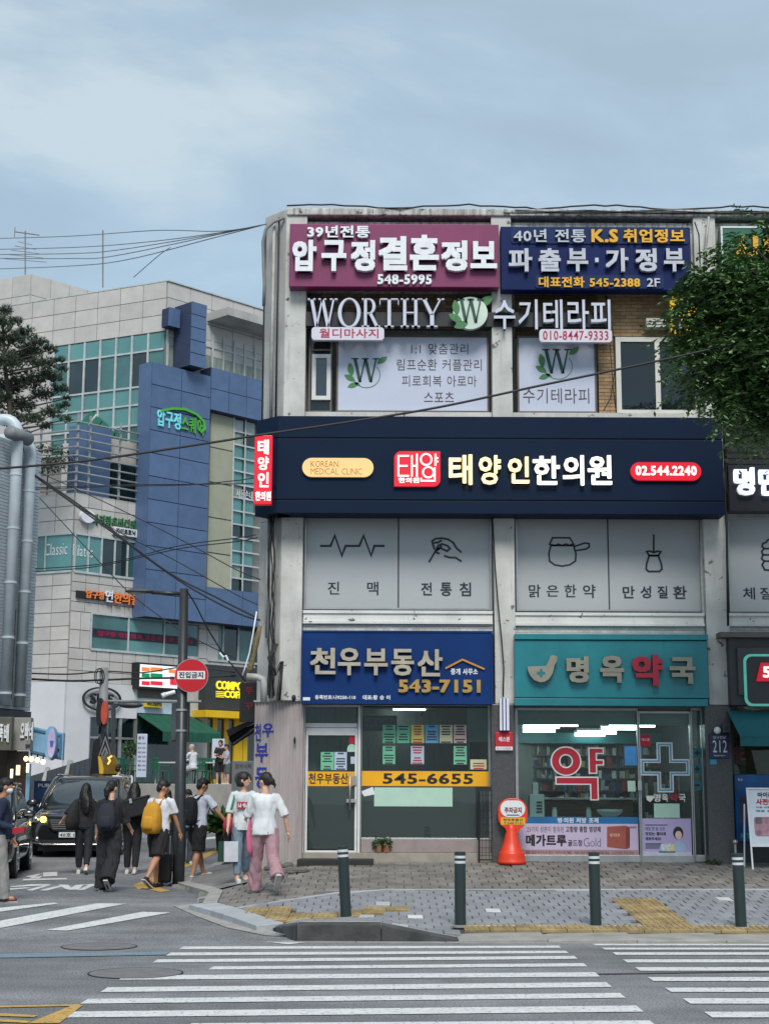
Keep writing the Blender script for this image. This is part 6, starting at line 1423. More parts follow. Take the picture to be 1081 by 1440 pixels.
# black vertical sign and canopy at the corner of the near building
F27 = fac(27.6); t = thing('blade_sign', 'black vertical sign with red Hangul hanging behind the grey corner', 'sign', P(349,1014,27.7)); R = rect(F27, 337, 960, 360, 1015, 0); MB().fb(F27, *R, -.12, 0).build('panel', M['black'], t)
M['dred'] = mat('letter_dimred', (.25,.01,.02), .5, .1)
for s_, y in (('쭈',966),('꾸',988)): word(s_, F27, (344.5,y,356,y+11), t, M['dred'], 0, .01, .02)
MB().fb(F27, R[2]-.02, R[3]-.3, R[2]+.8, R[3]-.25, -.08, -.04).build('bracket', M['darkgrey'], t); 
aw = thing('awning', 'black folded awning sticking out behind the corrugated wall', 'awning', P(340,1045,28.2)); q0 = P(317,1026,28.2); q1 = P(362,1009,28.2); q2 = P(362,1026,28.4); q3 = P(328,1047,28.2)
for k in range(3):
    mb = MB(); o_ = Vector((.0, .12*k, -.02*k)); f_ = [P(318+k,1027+k*4,28.2), P(360,1010+k*5,28.6), P(360,1014+k*5,28.6), P(322+k*2,1036+k*4,28.2)]; mb.hexa([v+o_+Vector((0,.1,0)) for v in f_]+[v+o_ for v in f_]); mb.build('canvas_fold', M['black'], aw)
MB().tube([q3, P(361,1024,28.5)], .03, 6).build('arm', M['black'], aw)
# ============================================================ GREY-BLUE BUILDING AT THE LEFT EDGE
pE = P(52, 800, 37); gD = Vector((-.33,-.95,0)).normalized()          # wall runs from pE towards the camera
FG = Fr((pE.x,pE.y,0), -gD, (0,0,1), (gD.y*-1, gD.x, 0))
if FG.n.x < 0: FG.n = -FG.n
Gb = thing('brick_building', 'grey blue painted brick building with fat round ducts at left edge', 'building', (pE.x-.5, pE.y-2, 0))
M['pbrick'] = mat('painted_brick', (.44,.50,.54), .55, .08, 3, .15, 30, rnd='island', rndv=.06); M['pduct'] = mat('painted_duct', (.50,.57,.62), .4, .08, 2, stain=((.16,.19,.22), .62, .4))
zt = FG.uv(46, 632)[1]; zbm = FG.uv(46, 1000)[1]
MB().fb(FG, -6, zbm, 0, zt, -6, -.02).build('wall', M['pbrick'], Gb)
for z0,z1,s0,s1 in ((zbm,zt,-6,0),):
    mb = MB(); z = z0; r_ = 0
    while z < z1-.04:
        s = s0-(.15 if r_ % 2 else 0)
        while s < s1:
            a, b_ = max(s, s0), min(s+.29, s1)
            if b_-a > .02: mb.fb(FG, a, z, b_, z+.068, -.02, 0)
            s += .3
        z += .08; r_ += 1
    o = mb.build('bricks', M['pbrick'], Gb); o['kind'] = 'stuff'
mb = MB(); z = zbm
F_end = Fr((pE.x,pE.y,0), (1,0,0), (0,0,1), (0,-1,0))
for (s, px) in ((-.32, 38), (-1.35, 16)):
    c = P(36.5, 800, 36.2) if px == 38 else P(16.5, 800, 35.5); c.z = 0; rad = .135
    ztop = P(0, 640 if px == 38 else 612, c.y).z
    pts = [Vector((c.x, c.y, zbm+.05)), Vector((c.x, c.y, ztop))]+[Vector((c.x-.35*math.sin(math.radians(a))*1.0-.0, c.y, ztop+.35*(1-math.cos(math.radians(a)))*0+.35*math.sin(math.radians(a)) if False else ztop+.30*math.sin(math.radians(a)))) for a in (30,60,90)]
    pts = [Vector((c.x, c.y, zbm+.05)), Vector((c.x, c.y, ztop))]
    for a in (20,40,60,80,90): pts.append(Vector((c.x-.30*(1-math.cos(math.radians(a))), c.y, ztop+.38*math.sin(math.radians(a)))))
    pts.append(Vector((c.x-1.2, c.y, ztop+.38)))
    MB().tube(pts, rad, 20).build('duct', M['pduct'], Gb, smooth=True)
    for k in range(5):
        z = zbm+.3+k*(ztop-zbm)/5; MB().tube([Vector((c.x,c.y,z)), Vector((c.x,c.y,z+.05))], rad+.012, 20).build('duct_band', M['pduct'], Gb)
for k, (s, y0, y1) in enumerate(((-.85,860,985),)):
    z1 = FG.uv(40, y0)[1]; z0 = FG.uv(40, y1)[1]; MB().fb(FG, s-.12, z0, s+.03, z1, -.015, .004).build('window_slot', M['dark'], Gb)
MB().tube([Vector((FG.P(-1.9,0,.3).x, FG.P(-1.9,0,.3).y, P(0,606,35).z)), FG.P(-1.1,0,.3)+Vector((0,0,P(0,606,35).z))], .16, 16).build('duct', M['cableg'], Gb, smooth=True)
# shop level
zs = zbm-.02
R = rect(fac(36.7), -60, 1056, 35, 1216, 0); MB().fb(fac(36.7), *R, -.2, 0).build('shop_front', mat('dark_interior', (.03,.022,.016), .5, .4, 2), Gb)  # panel painted dark to stand in for the unlit interior below the signs
MB().fb(FG, -6, -.2, -.02, zs, -5, -.3).build('shop_wall', M['dark'], Gb)
MB().fb(FG, -6, zs-.18, 0, zs, -.99, .03).build('beam', M['charcoal'], Gb)
def wsign(lab, x0, y0, x1, y1, Y, mp, txts, dp=.25):
    fr = fac(Y); R = rect(fr, x0, y0, x1, y1, 0); t = thing('shop_sign', lab, 'sign', ((R[0]+R[2])/2, Y, R[1])); MB().fb(fr, *R, -dp, 0).build('panel', mp, t, bevel=.01)
    for s_, a, b_, c_, d_, m in txts: word(s_, fr, (a,b_,c_,d_), t, M[m], 0, .05, .04, letters=True)
    return t
M['olive'] = mat('sign_olive', (.11,.11,.085), .5, .1); M['greige'] = mat('sign_greige', (.30,.29,.27), .5, .08)
wsign('olive brown signboard with white Hangul at the extreme left edge', -40, 1008, 16.5, 1055, 34.9, M['olive'], [('가마솥',-24,1016,-3,1043,'white'),('뚝',-2,1018,5,1043,'white'),('배',6,1018,13,1044,'white')])
wsign('greige shop signboard with raised white letters next to the olive one', 17, 1009, 43.5, 1055, 35.4, M['greige'], [('오빠네',29,1015,47,1041,'white'),('24',36,1046,42,1050,'ink')])
# pale blue sign with oval
t = thing('shop_sign', 'pale blue shop signboard carrying a projecting pink and blue oval disc', 'sign', P(66,1067,37)); fr = fac(37.2); M['paleblue'] = mat('sign_pale_blue', S(130,180,215), .4, .08)
R = rect(fr, 42, 1022, 90, 1068, 0); mb = MB(); mb.prism(fr, pxpts(fr, [(42,1021),(90,1031),(88,1069),(42,1061)]), -.2, 0); mb.build('panel', M['paleblue'], t)
mb = MB(); stroke(mb, fr, pxpts(fr, [(46,1026),(86,1034),(85,1065),(45,1057)], .01), .05, 0, .03, True); mb.build('frame', mat('blue_edge', S(80,120,150), .5), t)
c = fr.uv(70.5, 1045, .35); MB().prism(fr, circ(c, .14, .40, 26), .01, .33).build('disc', M['paleblue'], t); MB().prism(fr, circ((c[0]+.04, c[1]), .095, .34, 26), .33, .36).build('disc_face', mat('disc_lilac', S(200,190,230), .4), t); MB().prism(fr, [(c[0]-.0,c[1]+.05),(c[0]+.09,c[1]+.06),(c[0]+.08,c[1]-.08),(c[0]+.02,c[1]-.09)], .36, .37).build('printed_cup', mat('print_mid_blue', S(70,110,210), .5), t)
MB().pb(fr, 79, 1053, 87, 1057, 0, .01).build('lettering', M['black'], t)
M['bulb'] = mat('bulb', (1,.8,.5), .4, 0, emit=1.6, ecol=(1,.66,.28))
for k, (x, y) in enumerate(((37,1067),(44.5,1067.5),(53,1069),(61,1071.5))):
    q = P(x, y, 36.6); t = thing('light_bulb', 'glowing warm bulb under the pale blue sign, '+('first','second','third','last')[k]+' from the blue post side', 'light', q, 'bulbs under the pale blue sign'); MB().ell(q, (.055,.055,.06)).build('globe', M['bulb'], t, smooth=True); MB().tube([q+Vector((0,0,.058)), q+Vector((0,0,.14))], .02, 6).build('socket', M['black'], t)
# slatted wooden front, blue post, wall lamps
wd = thing('slatted_screen', 'brown vertical wood slat screen under the olive sign at left', 'screen', P(24,1190,36)); fr = fac(36)
for k in range(9):
    x = 14+k*2.2; R = rect(fr, x, 1094, x+1.6, 1200, 0); MB().fb(fr, *R, -.05, 0).build('slat', mat('slat_brown', (.085,.05,.03), .5, .15, 6), wd) if k == 0 else MB().fb(fr, *R, -.05, 0).build('slat', bpy.data.materials['slat_brown'], wd)
for y in (1122, 1145): R = rect(fr, 13, y, 34, y+1.5, .02); MB().fb(fr, *R, 0, .02).build('rail', bpy.data.materials['slat_brown'], wd)
MB().pb(fac(35.8), 35, 1074, 40.5, 1200, -.1, 0).build('post', mat('post_blue', S(120,160,190), .4), Gb)
for x, y, lab in ((16.5,1094,'warm glowing tube lamp left of the wood slats'),(39,1086,'warm glowing tube lamp on the pale blue post')):
    q = P(x, y, 35.6); t = thing('wall_lamp', lab, 'lamp', q); MB().tube([q, q+Vector((0,0,.2))], .03, 8).build('tube', M['bulb'], t); MB().tube([q+Vector((0,0,.201)), q+Vector((0,0,.24))], .035, 8).build('cap', M['black'], t)
MB().pb(fac(36.4), 23, 1076, 28, 1090, -.05, 0).build('lit_lantern', mat('lantern', (.9,.7,.4), .5, 0, emit=.8, ecol=(1,.7,.35)), Gb)
# dark canopy with pale ribs, blue banner behind the car
cp_ = thing('canopy', 'dark tiled lean-to canopy with pale curved ribs behind the minivan', 'canopy', P(88,1120,44)); M['tiled'] = mat('roof_tile_dark', (.04,.042,.05), .6, .2, 4, rnd='island', rndv=.3)
c0 = P(38,1093,48); c1 = P(127,1066,43); b0_ = P(38,1136,47); b1_ = P(127,1110,42)
for k in range(14):
    for j in range(6):
        mb = MB(); a0,a1 = k/14,(k+.95)/14; t0,t1 = j/6,(j+1.02)/6
        q = [c0.lerp(c1,a0).lerp(b0_.lerp(b1_,a0),t1), c0.lerp(c1,a1).lerp(b0_.lerp(b1_,a1),t1), c0.lerp(c1,a1).lerp(b0_.lerp(b1_,a1),t0), c0.lerp(c1,a0).lerp(b0_.lerp(b1_,a0),t0)]
        mb.hexa([v+Vector((0,.04,-.02)) for v in q]+[v-Vector((0,.02*(1 if True else 0),0)) for v in q]); mb.build('tile', M['tiled'], cp_)
for a in (.30,.66): MB().tube([c0.lerp(c1,a)+Vector((.12,-.1,.1)), c0.lerp(c1,a).lerp(b0_.lerp(b1_,a),.4)+Vector((0,-.1,0)), b0_.lerp(b1_,a)+Vector((-.1,-.12,0))], .08, 8).build('rib', M['pipe'], cp_, smooth=True)
fr = fac(40); R = rect(fr, 47.5, 1098, 75.5, 1150, 0); t = thing('banner', 'deep blue shop banner behind the minivan windscreen', 'banner', ((R[0]+R[2])/2, 40, R[1])); MB().fb(fr, *R, -.05, 0).build('sheet', mat('banner_blue', (.015,.05,.15), .5, .3, 2), t); word('PUB', fr, (54,1102,70,1107), t, M['whitelet2'], 0, .01, .02)
# figure-less post cluster: utility pole, curved golden sign, street lamp
q = P(146, 1100, 44); q.z = road_z(q.x, 44)
t = thing('utility_pole', 'grey utility pole with looped cables in front of the white wall', 'pole', q); top = P(146.5, 939, 44); MB().tube([q, top], [.16,.12], 12).build('post', M['cableg'], t, smooth=True)
for k in range(2): 
    c = top+Vector((-.12+.05*k,-.1,-.15)); MB().tube([c+Vector((.12*math.cos(a), -.05, -.1+.22*math.sin(a))) for a in [i*.7 for i in range(10)]], .014, 5).build('cable_loop', M['cable'], t)
MB().tube([top+Vector((0,0,-.95)), top+Vector((2.8,0,-.95))], .04, 8).build('arm', M['cableg'], t)
q = P(160, 1105, 47); q.z = road_z(q.x, 47); t = thing('street_lamp', 'slim dark street lamp with short arm before the white rendered wall', 'street lamp', q); a = P(160,990,47); MB().tube([q, a], .07, 8).build('pole', M['darkgrey'], t); b_ = P(191,994,47)
MB().tube([a, Vector((b_.x-.4, 47, a.z))], .03, 6).build('arm', M['darkgrey'], t); MB().ell(Vector((b_.x-.15, 47, a.z-.03)), (.38,.15,.10)).build('head', M['darkgrey'], t, smooth=True)
t = thing('advertising_figure', 'black and orange lozenge shaped hanging signs on the utility pole', 'sign', P(146,1030,43.8)); fr = fac(43.7); MB().prism(fr, circ(fr.uv(143,1002), .10, .40, 16), 0, .3).build('disc', M['black'], t); MB().prism(fr, circ(fr.uv(149.5,1003), .09, .33, 16), .05, .32).build('disc', mat('sign_rust_orange', S(200,80,60), .5), t); MB().pb(fr, 139, 1012, 143, 1032, -.05, .05).build('bracket', M['black'], t); MB().pb(fr, 145, 1016, 152, 1024, -.05, .08).build('box', M['cableg'], t)
t = thing('shop_canopy', 'black pointed kiosk with striped gable and golden curved panel', 'kiosk', P(150,1085,43)); fr = fac(43)
for k in range(4): mb = MB(); stroke(mb, fr, pxpts(fr, [(139+k*1.6,1062),(148.5,1030+k*7),(157-k*1.4,1062)], .02), .05, -.1, .02+.01*k); mb.build('gable_bar', M['cableg'] if k % 2 else M['black'], t)
MB().prism(fr, pxpts(fr, [(131,1044),(140,1036),(141,1086),(127,1088)]), -.3, -.02).build('side', M['black'], t)
MB().prism(fr, pxpts(fr, [(138,1060),(141,1060),(148,1088),(140,1088)]), -.1, .0).build('panel', M['gold'], t); gp = pxpts(fr, [(146,1088),(148,1066),(153,1060),(160,1062),(165,1072),(167,1088)]); MB().prism(fr, gp, -.2, .05).build('golden_panel', mat('gold_metal', S(190,150,70), .3, .2, 3, metal=.7), t); mb = MB(); stroke(mb, fr, pxpts(fr, [(152,1075),(155,1070),(153,1066),(158,1063)], .06), .05, .05, .08); mb.build('emblem', mat('lit_gold2', S(250,215,120), .4, 0, emit=.25, ecol=(1,.75,.3)), t)
MB().pb(fr, 125, 1088.5, 172, 1112, -.3, .0).build('counter', mat('counter_olive', (.10,.085,.05), .5, .2, 5), t)
# small white truck cab top and rider behind the minivan
t = thing('hand_cart', 'white framed glass cart behind the minivan roof', 'cart', P(172,1105,42.5)); fr = fac(42.5); a0,b0,a1,b1 = rect(fr, 158, 1092, 185.5, 1125, 0); mb = MB()
for (p0,p1) in (((a0,b1),(a1,b1)),((a0,b0),(a0,b1)),((a1,b0),(a1,b1)),((a0,b0),(a1,b0)),((a0*.5+a1*.5,b0),(a0*.5+a1*.5,b1))): mb.tube([fr.P(*p0,0), fr.P(*p1,0)], .03, 6)
mb.build('frame', M['white'], t); MB().fb(fr, a0, b0, a1, b1, -.06, -.04).build('pane', M['g_teal'], t)
# potted tree beside white wall
def leafy(name, lab, cat, base, r, n, ls, m, seed, stem_h, group=None, long=False):
    t = thing(name, lab, cat, base, group); rg = RND(seed); mb = MB(); c = base+Vector((0,0,stem_h+r[2]*.7))
    for k in range(n):
        d = Vector((rg.gauss(0,1), rg.gauss(0,1), rg.gauss(0,1))).normalized()*rg.uniform(.35,1)**.6; p = c+Vector((d.x*r[0], d.y*r[1], d.z*r[2]))
        if long: p = c-Vector((0,0,r[2]*.6)); dr = Vector((d.x, d.y, abs(d.z)*1.2+.2)).normalized(); L_ = ls*rg.uniform(.6,1.2)
        else: dr = Vector((rg.gauss(0,1), rg.gauss(0,1), rg.gauss(-.2,.8))).normalized(); L_ = ls*rg.uniform(.6,1.3)
        sd_ = dr.cross(Vector((rg.gauss(0,.5),rg.gauss(0,.5),1))).normalized()*L_*(.10 if long else .28)
        e = p+dr*L_+ (Vector((0,0,-L_*.25)) if long else Vector((0,0,0))); m_ = p+dr*L_*.55+Vector((0,0,.02))
        mb.quad(p, m_+sd_, e, m_-sd_)
    mb.build('foliage', m, t); MB().tube([base, c], .025 if not long else .04, 7).build('stem', M['wood'], t); return t
M['leaf'] = mat('leaf', (.045,.11,.03), .5, .2, 3, rnd='island', rndv=.45, spec=.3); M['leafdk'] = mat('leaf_dark', (.030,.065,.025), .5, .2, 2, rnd='island', rndv=.5, spec=.25)
M['terracotta'] = mat('terracotta', (.28,.13,.07), .7, .1, 6)
b = P(183,1090,52.6); b.z = zT; leafy('potted_tree', 'round headed potted shrub standing before the white wall door', 'plant', b, (.30,.3,.3), 260, .12, M['leaf'], 3, .95)
# yucca by the terrace wall
b = P(318,1152,36); b.z = road_z(b.x,36); t = leafy('potted_plant', 'spiky long leaved plant behind the two students in white shirts', 'plant', b, (.6,.6,.4), 120, .85, M['leaf'], 5, .30, long=True); MB().lathe(b, [(.14,0),(.2,.02),(.24,.38),(.2,.4)], 14).build('pot', M['black'], t)
# two small pots on the ledge, weed
for k, x in enumerate((532,543)):
    q = FA.P(xa(x,1204,.16), zb(1199.5,600,.12)+.0, .16); q.y = YF-.16; t = leafy('potted_plant', ('small clay pot with pale spotted leaves on ledge, nearer the door','small clay pot of trailing leaves on ledge, further from the door')[k], 'plant', q, (.10,.09,.08), 110, .06, M['leaf'], 8+k, .10, 'clay pots on the office ledge')
    MB().lathe(q, [(.042,0),(.055,.01),(.068,.13),(.055,.14)], 12).build('pot', M['terracotta'], t)
q = FA.P(xa(1003,1212,.4), zb(1214,1003,.4), .4); leafy('weed', 'tuft of green weed growing at the granite pillar foot', 'plant', Vector((q.x,q.y,walk_z(q.x,q.y))), (.16,.08,.03), 60, .07, M['leaf'], 12, .01)
# ============================================================ STREET FURNITURE
M['bol'] = mat('bollard_green', (.018,.032,.033), .35, .08, 4); M['refl'] = mat('reflective_tape', (.55,.58,.6), .3, .03)
blab = ['leaning dark green bollard nearest the corner, white bands on top','upright dark green bollard in front of the office window','dark green bollard in front of the red pharmacy syllable','dark green bollard in front of the granite pillar and A-frame']
for k, (px, py, tilt, tx) in enumerate(((486.5,1290,-3.4,481.5),(647,1301.5,0,647),(837.5,1302,-.6,835.5),(1041.5,1304,-1.0,1038.5))):
    g_ = ground(px, py, walk_z); o = thing('bollard', blab[k], 'bollard', (0,0,0), 'dark green bollards along the kerb')
    if k == 0 or True:
        if k == 0:
            H = .855; R_ = .067
            MB().lathe((0,0,0), [(R_,-.02),(R_,H-.006),(R_-.006,H)], 28).build('post', M['bol'], o, smooth=False)
            for z in (H-.075, H-.135): MB().lathe((0,0,0), [(R_+.0015,z),(R_+.0015,z+.03)], 28).build('reflective_band', M['refl'], o)
            MB().lathe((0,0,0), [(R_+.03,-.02),(R_+.03,.006),(R_+.004,.008)], 24).build('collar', M['kerb'], o); proto_b = o
        else:
            bpy.data.objects.remove(o); o = copy_tree(proto_b); o['label'] = blab[k]; o['group'] = 'dark green bollards along the kerb'
    o.location = g_; o.rotation_euler = (0, math.radians(tilt), 0)
# lamp pole with no entry sign
q = ground(251, 1246); t = thing('street_lamp', 'tall dark steel lamp post with flat head arm carrying round red sign', 'street lamp', q); YP = q.y
top = P(259, 828, YP); M['pole'] = mat('pole_steel', (.04,.045,.05), .4, .1, 4, metal=.3)
MB().tube([q-Vector((0,0,.1)), q+Vector((0,0,.6)), Vector((top.x,YP,top.z))], [.10,.098,.075], 20).build('pole', M['pole'], t, smooth=True); MB().lathe(q, [(.17,-.02),(.17,.03),(.11,.04)], 20).build('base_plate', M['pole'], t)
for y in (1029, 1000): z = P(255,y,YP).z; x_ = q.x+(top.x-q.x)*(z-q.z)/(top.z-q.z); MB().lathe((x_,YP,z), [(.098,0),(.098,.035)], 20).build('band', M['alu'], t)
a = P(256, 835, YP); b_ = P(214, 833, YP); MB().tube([a, b_], .035, 10).build('arm', M['pole'], t, smooth=True)
hc = P(196, 831.5, YP); MB().ell(hc, (.25,.11,.045)).build('lamp_head', M['darkgrey'], t, smooth=True)
MB().ell(hc-Vector((.02,0,.03)), (.17,.08,.03)).build('lens', mat('lamp_lens', (.35,.36,.35), .2), t, smooth=True)
fr = fac(YP-.14); c = fr.uv(269.5, 950); s = thing('road_sign', 'round red no entry sign with white bar and black Hangul', 'sign', fr.P(c[0],c[1]-.28,0))
MB().prism(fr, circ(c, .285, .285, 48), -.012, -.001).build('rim', M['alu'], s); MB().prism(fr, circ(c, .275, .275, 48), -.001, .002).build('face', mat('sign_red', S(185,12,28), .4, .05), s); R = rect(fr, 249.5, 943.5, 288.5, 955, .004); MB().fb(fr, *R, .002, .005).build('bar', M['white'], s)
word('진입금지', fr, (252,944.8,286,953.6), s, M['black'], .005, .008, .035); MB().box(c[0]-.12, YP-.14, c[1]-.02, c[0]+.0, YP-.09, c[1]+.02).build('bracket', M['alu'], s)
t = thing('control_box', 'tall dark grey metal cabinet strapped behind the lamp post', 'box', P(253,1043,YP+.2)); R = rect(fac(YP+.1), 241, 987, 265, 1043, 0); MB().box(R[0], YP+.1, R[1], R[2], YP+.3, R[3]).build('body', mat('box_grey', (.06,.07,.072), .45, .08), t, bevel=.01); MB().box(R[0]+.02, YP+.085, R[1]+.03, R[2]-.02, YP+.099, R[3]-.03).build('door', bpy.data.materials['box_grey'], t)
t = thing('security_camera', 'white bullet camera clamped to the lamp post under the red sign', 'camera', P(238,975,YP)); MB().tube([P(246,973,YP-.1), P(233,976.5,YP-.16)], .035, 10).build('body', M['white'], t); MB().tube([P(233,976.5,YP-.16), P(228,979,YP-.18)], .045, 10).build('hood', M['whiteframe'], t)
# orange no-parking stand
q = FA.P(xa(719,1214,.9), 0, .9); q = ground(719, 1215, walk_z); t = thing('no_parking_stand', 'orange plastic no parking stand with round head beside granite pillar', 'road stand', q); M['orange'] = mat('plastic_orange', S(225,62,30), .4, .08, 6)
h = lambda y: P(719, y, q.y).z-q.z
MB().lathe(q, [(.235,0),(.235,.05),(.22,.07),(.225,.10),(.21,.13),(.215,.16),(.20,.19),(.17,.22),(.135,.34),(.10,.47),(.075,.56),(.055,.66)], 24).build('cone', M['orange'], t, smooth=True)
fr = fac(q.y-.02); c = fr.uv(720.5, 1144.5); hd = rrect(c[0]-.24, c[1]-.25, c[0]+.24, c[1]+.25, .2, 8); hd2 = [(x, y) for x, y in hd]; MB().prism(fr, hd2, -.05, .03).build('head', M['orange'], t, bevel=.01); MB().prism(fr, [(c[0]-.09,c[1]-.30),(c[0]+.09,c[1]-.30),(c[0]+.14,c[1]-.2),(c[0]-.14,c[1]-.2)], -.05, .028).build('neck', M['orange'], t)
MB().prism(fr, [p for p in rrect(c[0]-.20, c[1]-.05, c[0]+.20, c[1]+.215, .13, 8)], .03, .034).build('white_face', M['white'], t); word('주차금지', fr, (709,1135,733,1143.5), t, mat('print_dred', S(120,15,30), .5), .034, .037, .04); MB().pb(fr, 712, 1145.5, 730, 1147, .034, .036).build('lettering', M['ink'], t)
MB().pb(fr, 704, 1149.5, 738, 1160, .03, .035).build('yellow_label', M['yel'], t); word('천우부동산', fr, (707,1151,735,1155), t, M['ink'], .035, .037, .03); word('T.543-7151', fr, (708,1156,735,1159.5), t, M['ink'], .035, .037, .02)
# black folding racks
def rack(x0, x1, y0, y1, Y, lab, mesh):
    g_ = ground((x0+x1)/2, y1, walk_z); fr = fac(g_.y); R = rect(fr, x0, y0, x1, y1, 0); t = thing('display_rack', lab, 'rack', ((R[0]+R[2])/2, g_.y, R[1])); mb = MB()
    for a in (R[0], R[2]): mb.tube([fr.P(a,R[1],.0), fr.P(a,R[3],0)], .016, 6); mb.tube([fr.P(a,R[1],-.3), fr.P(a,R[3],-.02)], .014, 6)
    mb.build('legs', M['black'], t)
    MB().fb(fr, R[0]-.015, R[3]-.05, R[2]+.015, R[3]+.02, -.03, .016).build('top_bar', M['black'], t); MB().fb(fr, R[0], R[1]+.04, R[2], R[1]+.06, -.01, .01).build('lower_bar', M['black'], t)
    if mesh:
        for k in range(1,5): MB().fb(fr, R[0]+(R[2]-R[0])*k/5-.004, R[1]+.06, R[0]+(R[2]-R[0])*k/5+.004, R[3]-.05, -.008, -.002).build('wire', M['black'], t)
        for k in range(1,10): MB().fb(fr, R[0], R[1]+(R[3]-R[1])*k/10-.004, R[2], R[1]+(R[3]-R[1])*k/10+.004, -.002, .003).build('wire', M['black'], t)
    return t
rack(673, 697, 1108, 1213.5, 25, 'black wire grid display rack leaning by the granite pillar', True); t = rack(651, 660, 1100, 1210, 25, 'narrow black music stand like rack before the office window', False)
fr = fac(t.location.y); MB().prism(fr, pxpts(fr, [(644,1091),(654,1089),(655,1096),(665,1096),(665,1104),(645,1104)]), -.05, .05).build('holder', M['black'], t)
for k in range(4): MB().pb(fr, 651, 1120+k*18, 660, 1121+k*18, -.01, .01).build('shelf_bar', M['black'], t)
# A-frame
g_ = ground(1054, 1223, walk_z); fr = fac(g_.y); t = thing('a_frame_sign', 'white steel A-frame stand with pale poster at the right photo edge', 'sign stand', Vector((fr.uv(1080,1223)[0], g_.y, g_.z)))
f2 = Fr(fr.P(0,0,0), (1,0,0), Vector((0,.16,1)).normalized(), Vector((0,-1,.16)).normalized())
def q2(px, py, d=0): return f2.uv(px, py, d)
a0 = q2(1051,1150)[0]; a1 = a0+.78; b1 = q2(1060,1108)[1]; b0 = q2(1060,1191)[1]; bf = q2(1055,1223)[1]
mb = MB(); mb.fb(f2, a0, bf, a0+.025, b1, 0, .025); mb.fb(f2, a1-.025, bf, a1, b1, 0, .025); mb.fb(f2, a0+.026, b1-.025, a1-.026, b1, 0, .025); mb.fb(f2, a0+.026, b0, a1-.026, b0+.025, 0, .025); mb.build('front_frame', M['white'], t)
mb = MB(); tp = f2.P(a0,b1); mb.tube([f2.P(a0-.03,b1-.25,-.05), Vector((f2.P(a0,0).x-.03, g_.y+.45, g_.z))], .013, 6); mb.tube([f2.P(a1,b1-.1,-.05), Vector((f2.P(a1,0).x, g_.y+.45, g_.z))], .013, 6); mb.build('rear_legs', M['white'], t)
MB().fb(f2, a0+.027, b0+.026, a1-.027, b1-.026, .0, .008).build('poster', mat('poster_pale_blue', S(205,215,225), .5, .05, 3), t)
def w2(s_, x0, y0, x1, y1, m, b=.03): R = (q2(x0,y0,.008)[0], q2(x0,y1,.008)[1], q2(x1,y0,.008)[0], q2(x0,y0,.008)[1]); word(s_, f2, R, t, m, .008, .011, b, px=False)
w2('아이폰16', 1064, 1114, 1094, 1121.5, M['inknavy'], .05); w2('사전예약', 1062, 1123, 1096, 1132, M['decalr'], .05); w2('지금 신청하세요', 1062, 1134, 1096, 1136.5, M['ink']); w2('매장 문의', 1062, 1139, 1090, 1142, M['ink'])
p0 = q2(1061,1176,.008); p1 = q2(1100,1149,.008); MB().prism(f2, rrect(p0[0],p0[1],p1[0],p1[1],.04), .008, .011).build('printed_phone', mat('print_rosephone', S(190,140,155), .5, .3, 8), t); c = q2(1065,1154,.012); MB().prism(f2, rrect(c[0]-.04,c[1]-.05,c[0]+.06,c[1]+.05,.02), .011, .014).build('printed_lens', mat('print_greyphone', S(90,90,95), .5), t)
# ============================================================ OVERHEAD CABLES
def cable(pts, Ys, r, lab, grp=None, m='cable', name='overhead_cable', sub=8):
    V = [P(x, y, Y) for (x, y), Y in zip(pts, Ys)]; out_ = []
    for i in range(len(V)-1):
        p0 = V[max(i-1,0)]; p1 = V[i]; p2 = V[i+1]; p3 = V[min(i+2,len(V)-1)]
        for k in range(sub):
            t = k/sub; out_.append(.5*((2*p1)+(-p0+p2)*t+(2*p0-5*p1+4*p2-p3)*t*t+(-p0+3*p1-3*p2+p3)*t**3))
    out_.append(V[-1]); mb = MB().tube(out_, r, 6); mb.build(name, M[m], None, smooth=True, label=lab, cat='cable', group=grp)
cable([(-40,662),(120,648),(300,622),(356,613),(500,592),(620,572),(760,542),(880,517),(990,493),(1120,462)], [20]*10, .016, 'long black cable crossing the navy fascia from left edge to tree')
for k, (ys, mid) in enumerate((((335,331),(250,325)),((350,333),(230,342)),((357,334),(200,352)),((362,335),(190,361)),((378,338),(210,366)))):
    cable([(-30,ys[0]+1),(100,(ys[0]+mid[1])/2+2),(mid[0]-30,mid[1]-1),(310,ys[1]-6),(375,315)], [36,34,31,28,25.9], .010, 'thin cable running over roofs to the concrete corner, number of five strands from top hidden by distance' if False else ('uppermost','second highest','middle','second lowest','lowest')[k]+' of the five sky cables meeting at the concrete roof corner', 'sky cables from the roof corner', 'cableg')
cable([(188,390),(225,358),(240,348)], [34,33,32], .010, 'short thin cable slanting down from the sky cables to stone roof', None, 'cableg')
rg = RND(21); 
fan = [((50,668),(120,716),(230,800),(300,838),(360,868)), ((50,670),(140,735),(250,815),(330,860),(365,872)), ((55,664),(160,712),(260,762),(330,800),(366,815)), ((55,672),(150,738),(250,790),(330,835),(362,850)), ((50,688),(160,684),(260,682),(330,676),(357,672)), ((50,686),(170,682),(280,681),(356,680)), ((50,800),(150,792),(250,768),(330,757),(360,752)), ((50,804),(140,796),(250,772),(330,762),(362,756)), ((56,700),(140,790),(190,840),(260,890),(330,925))]
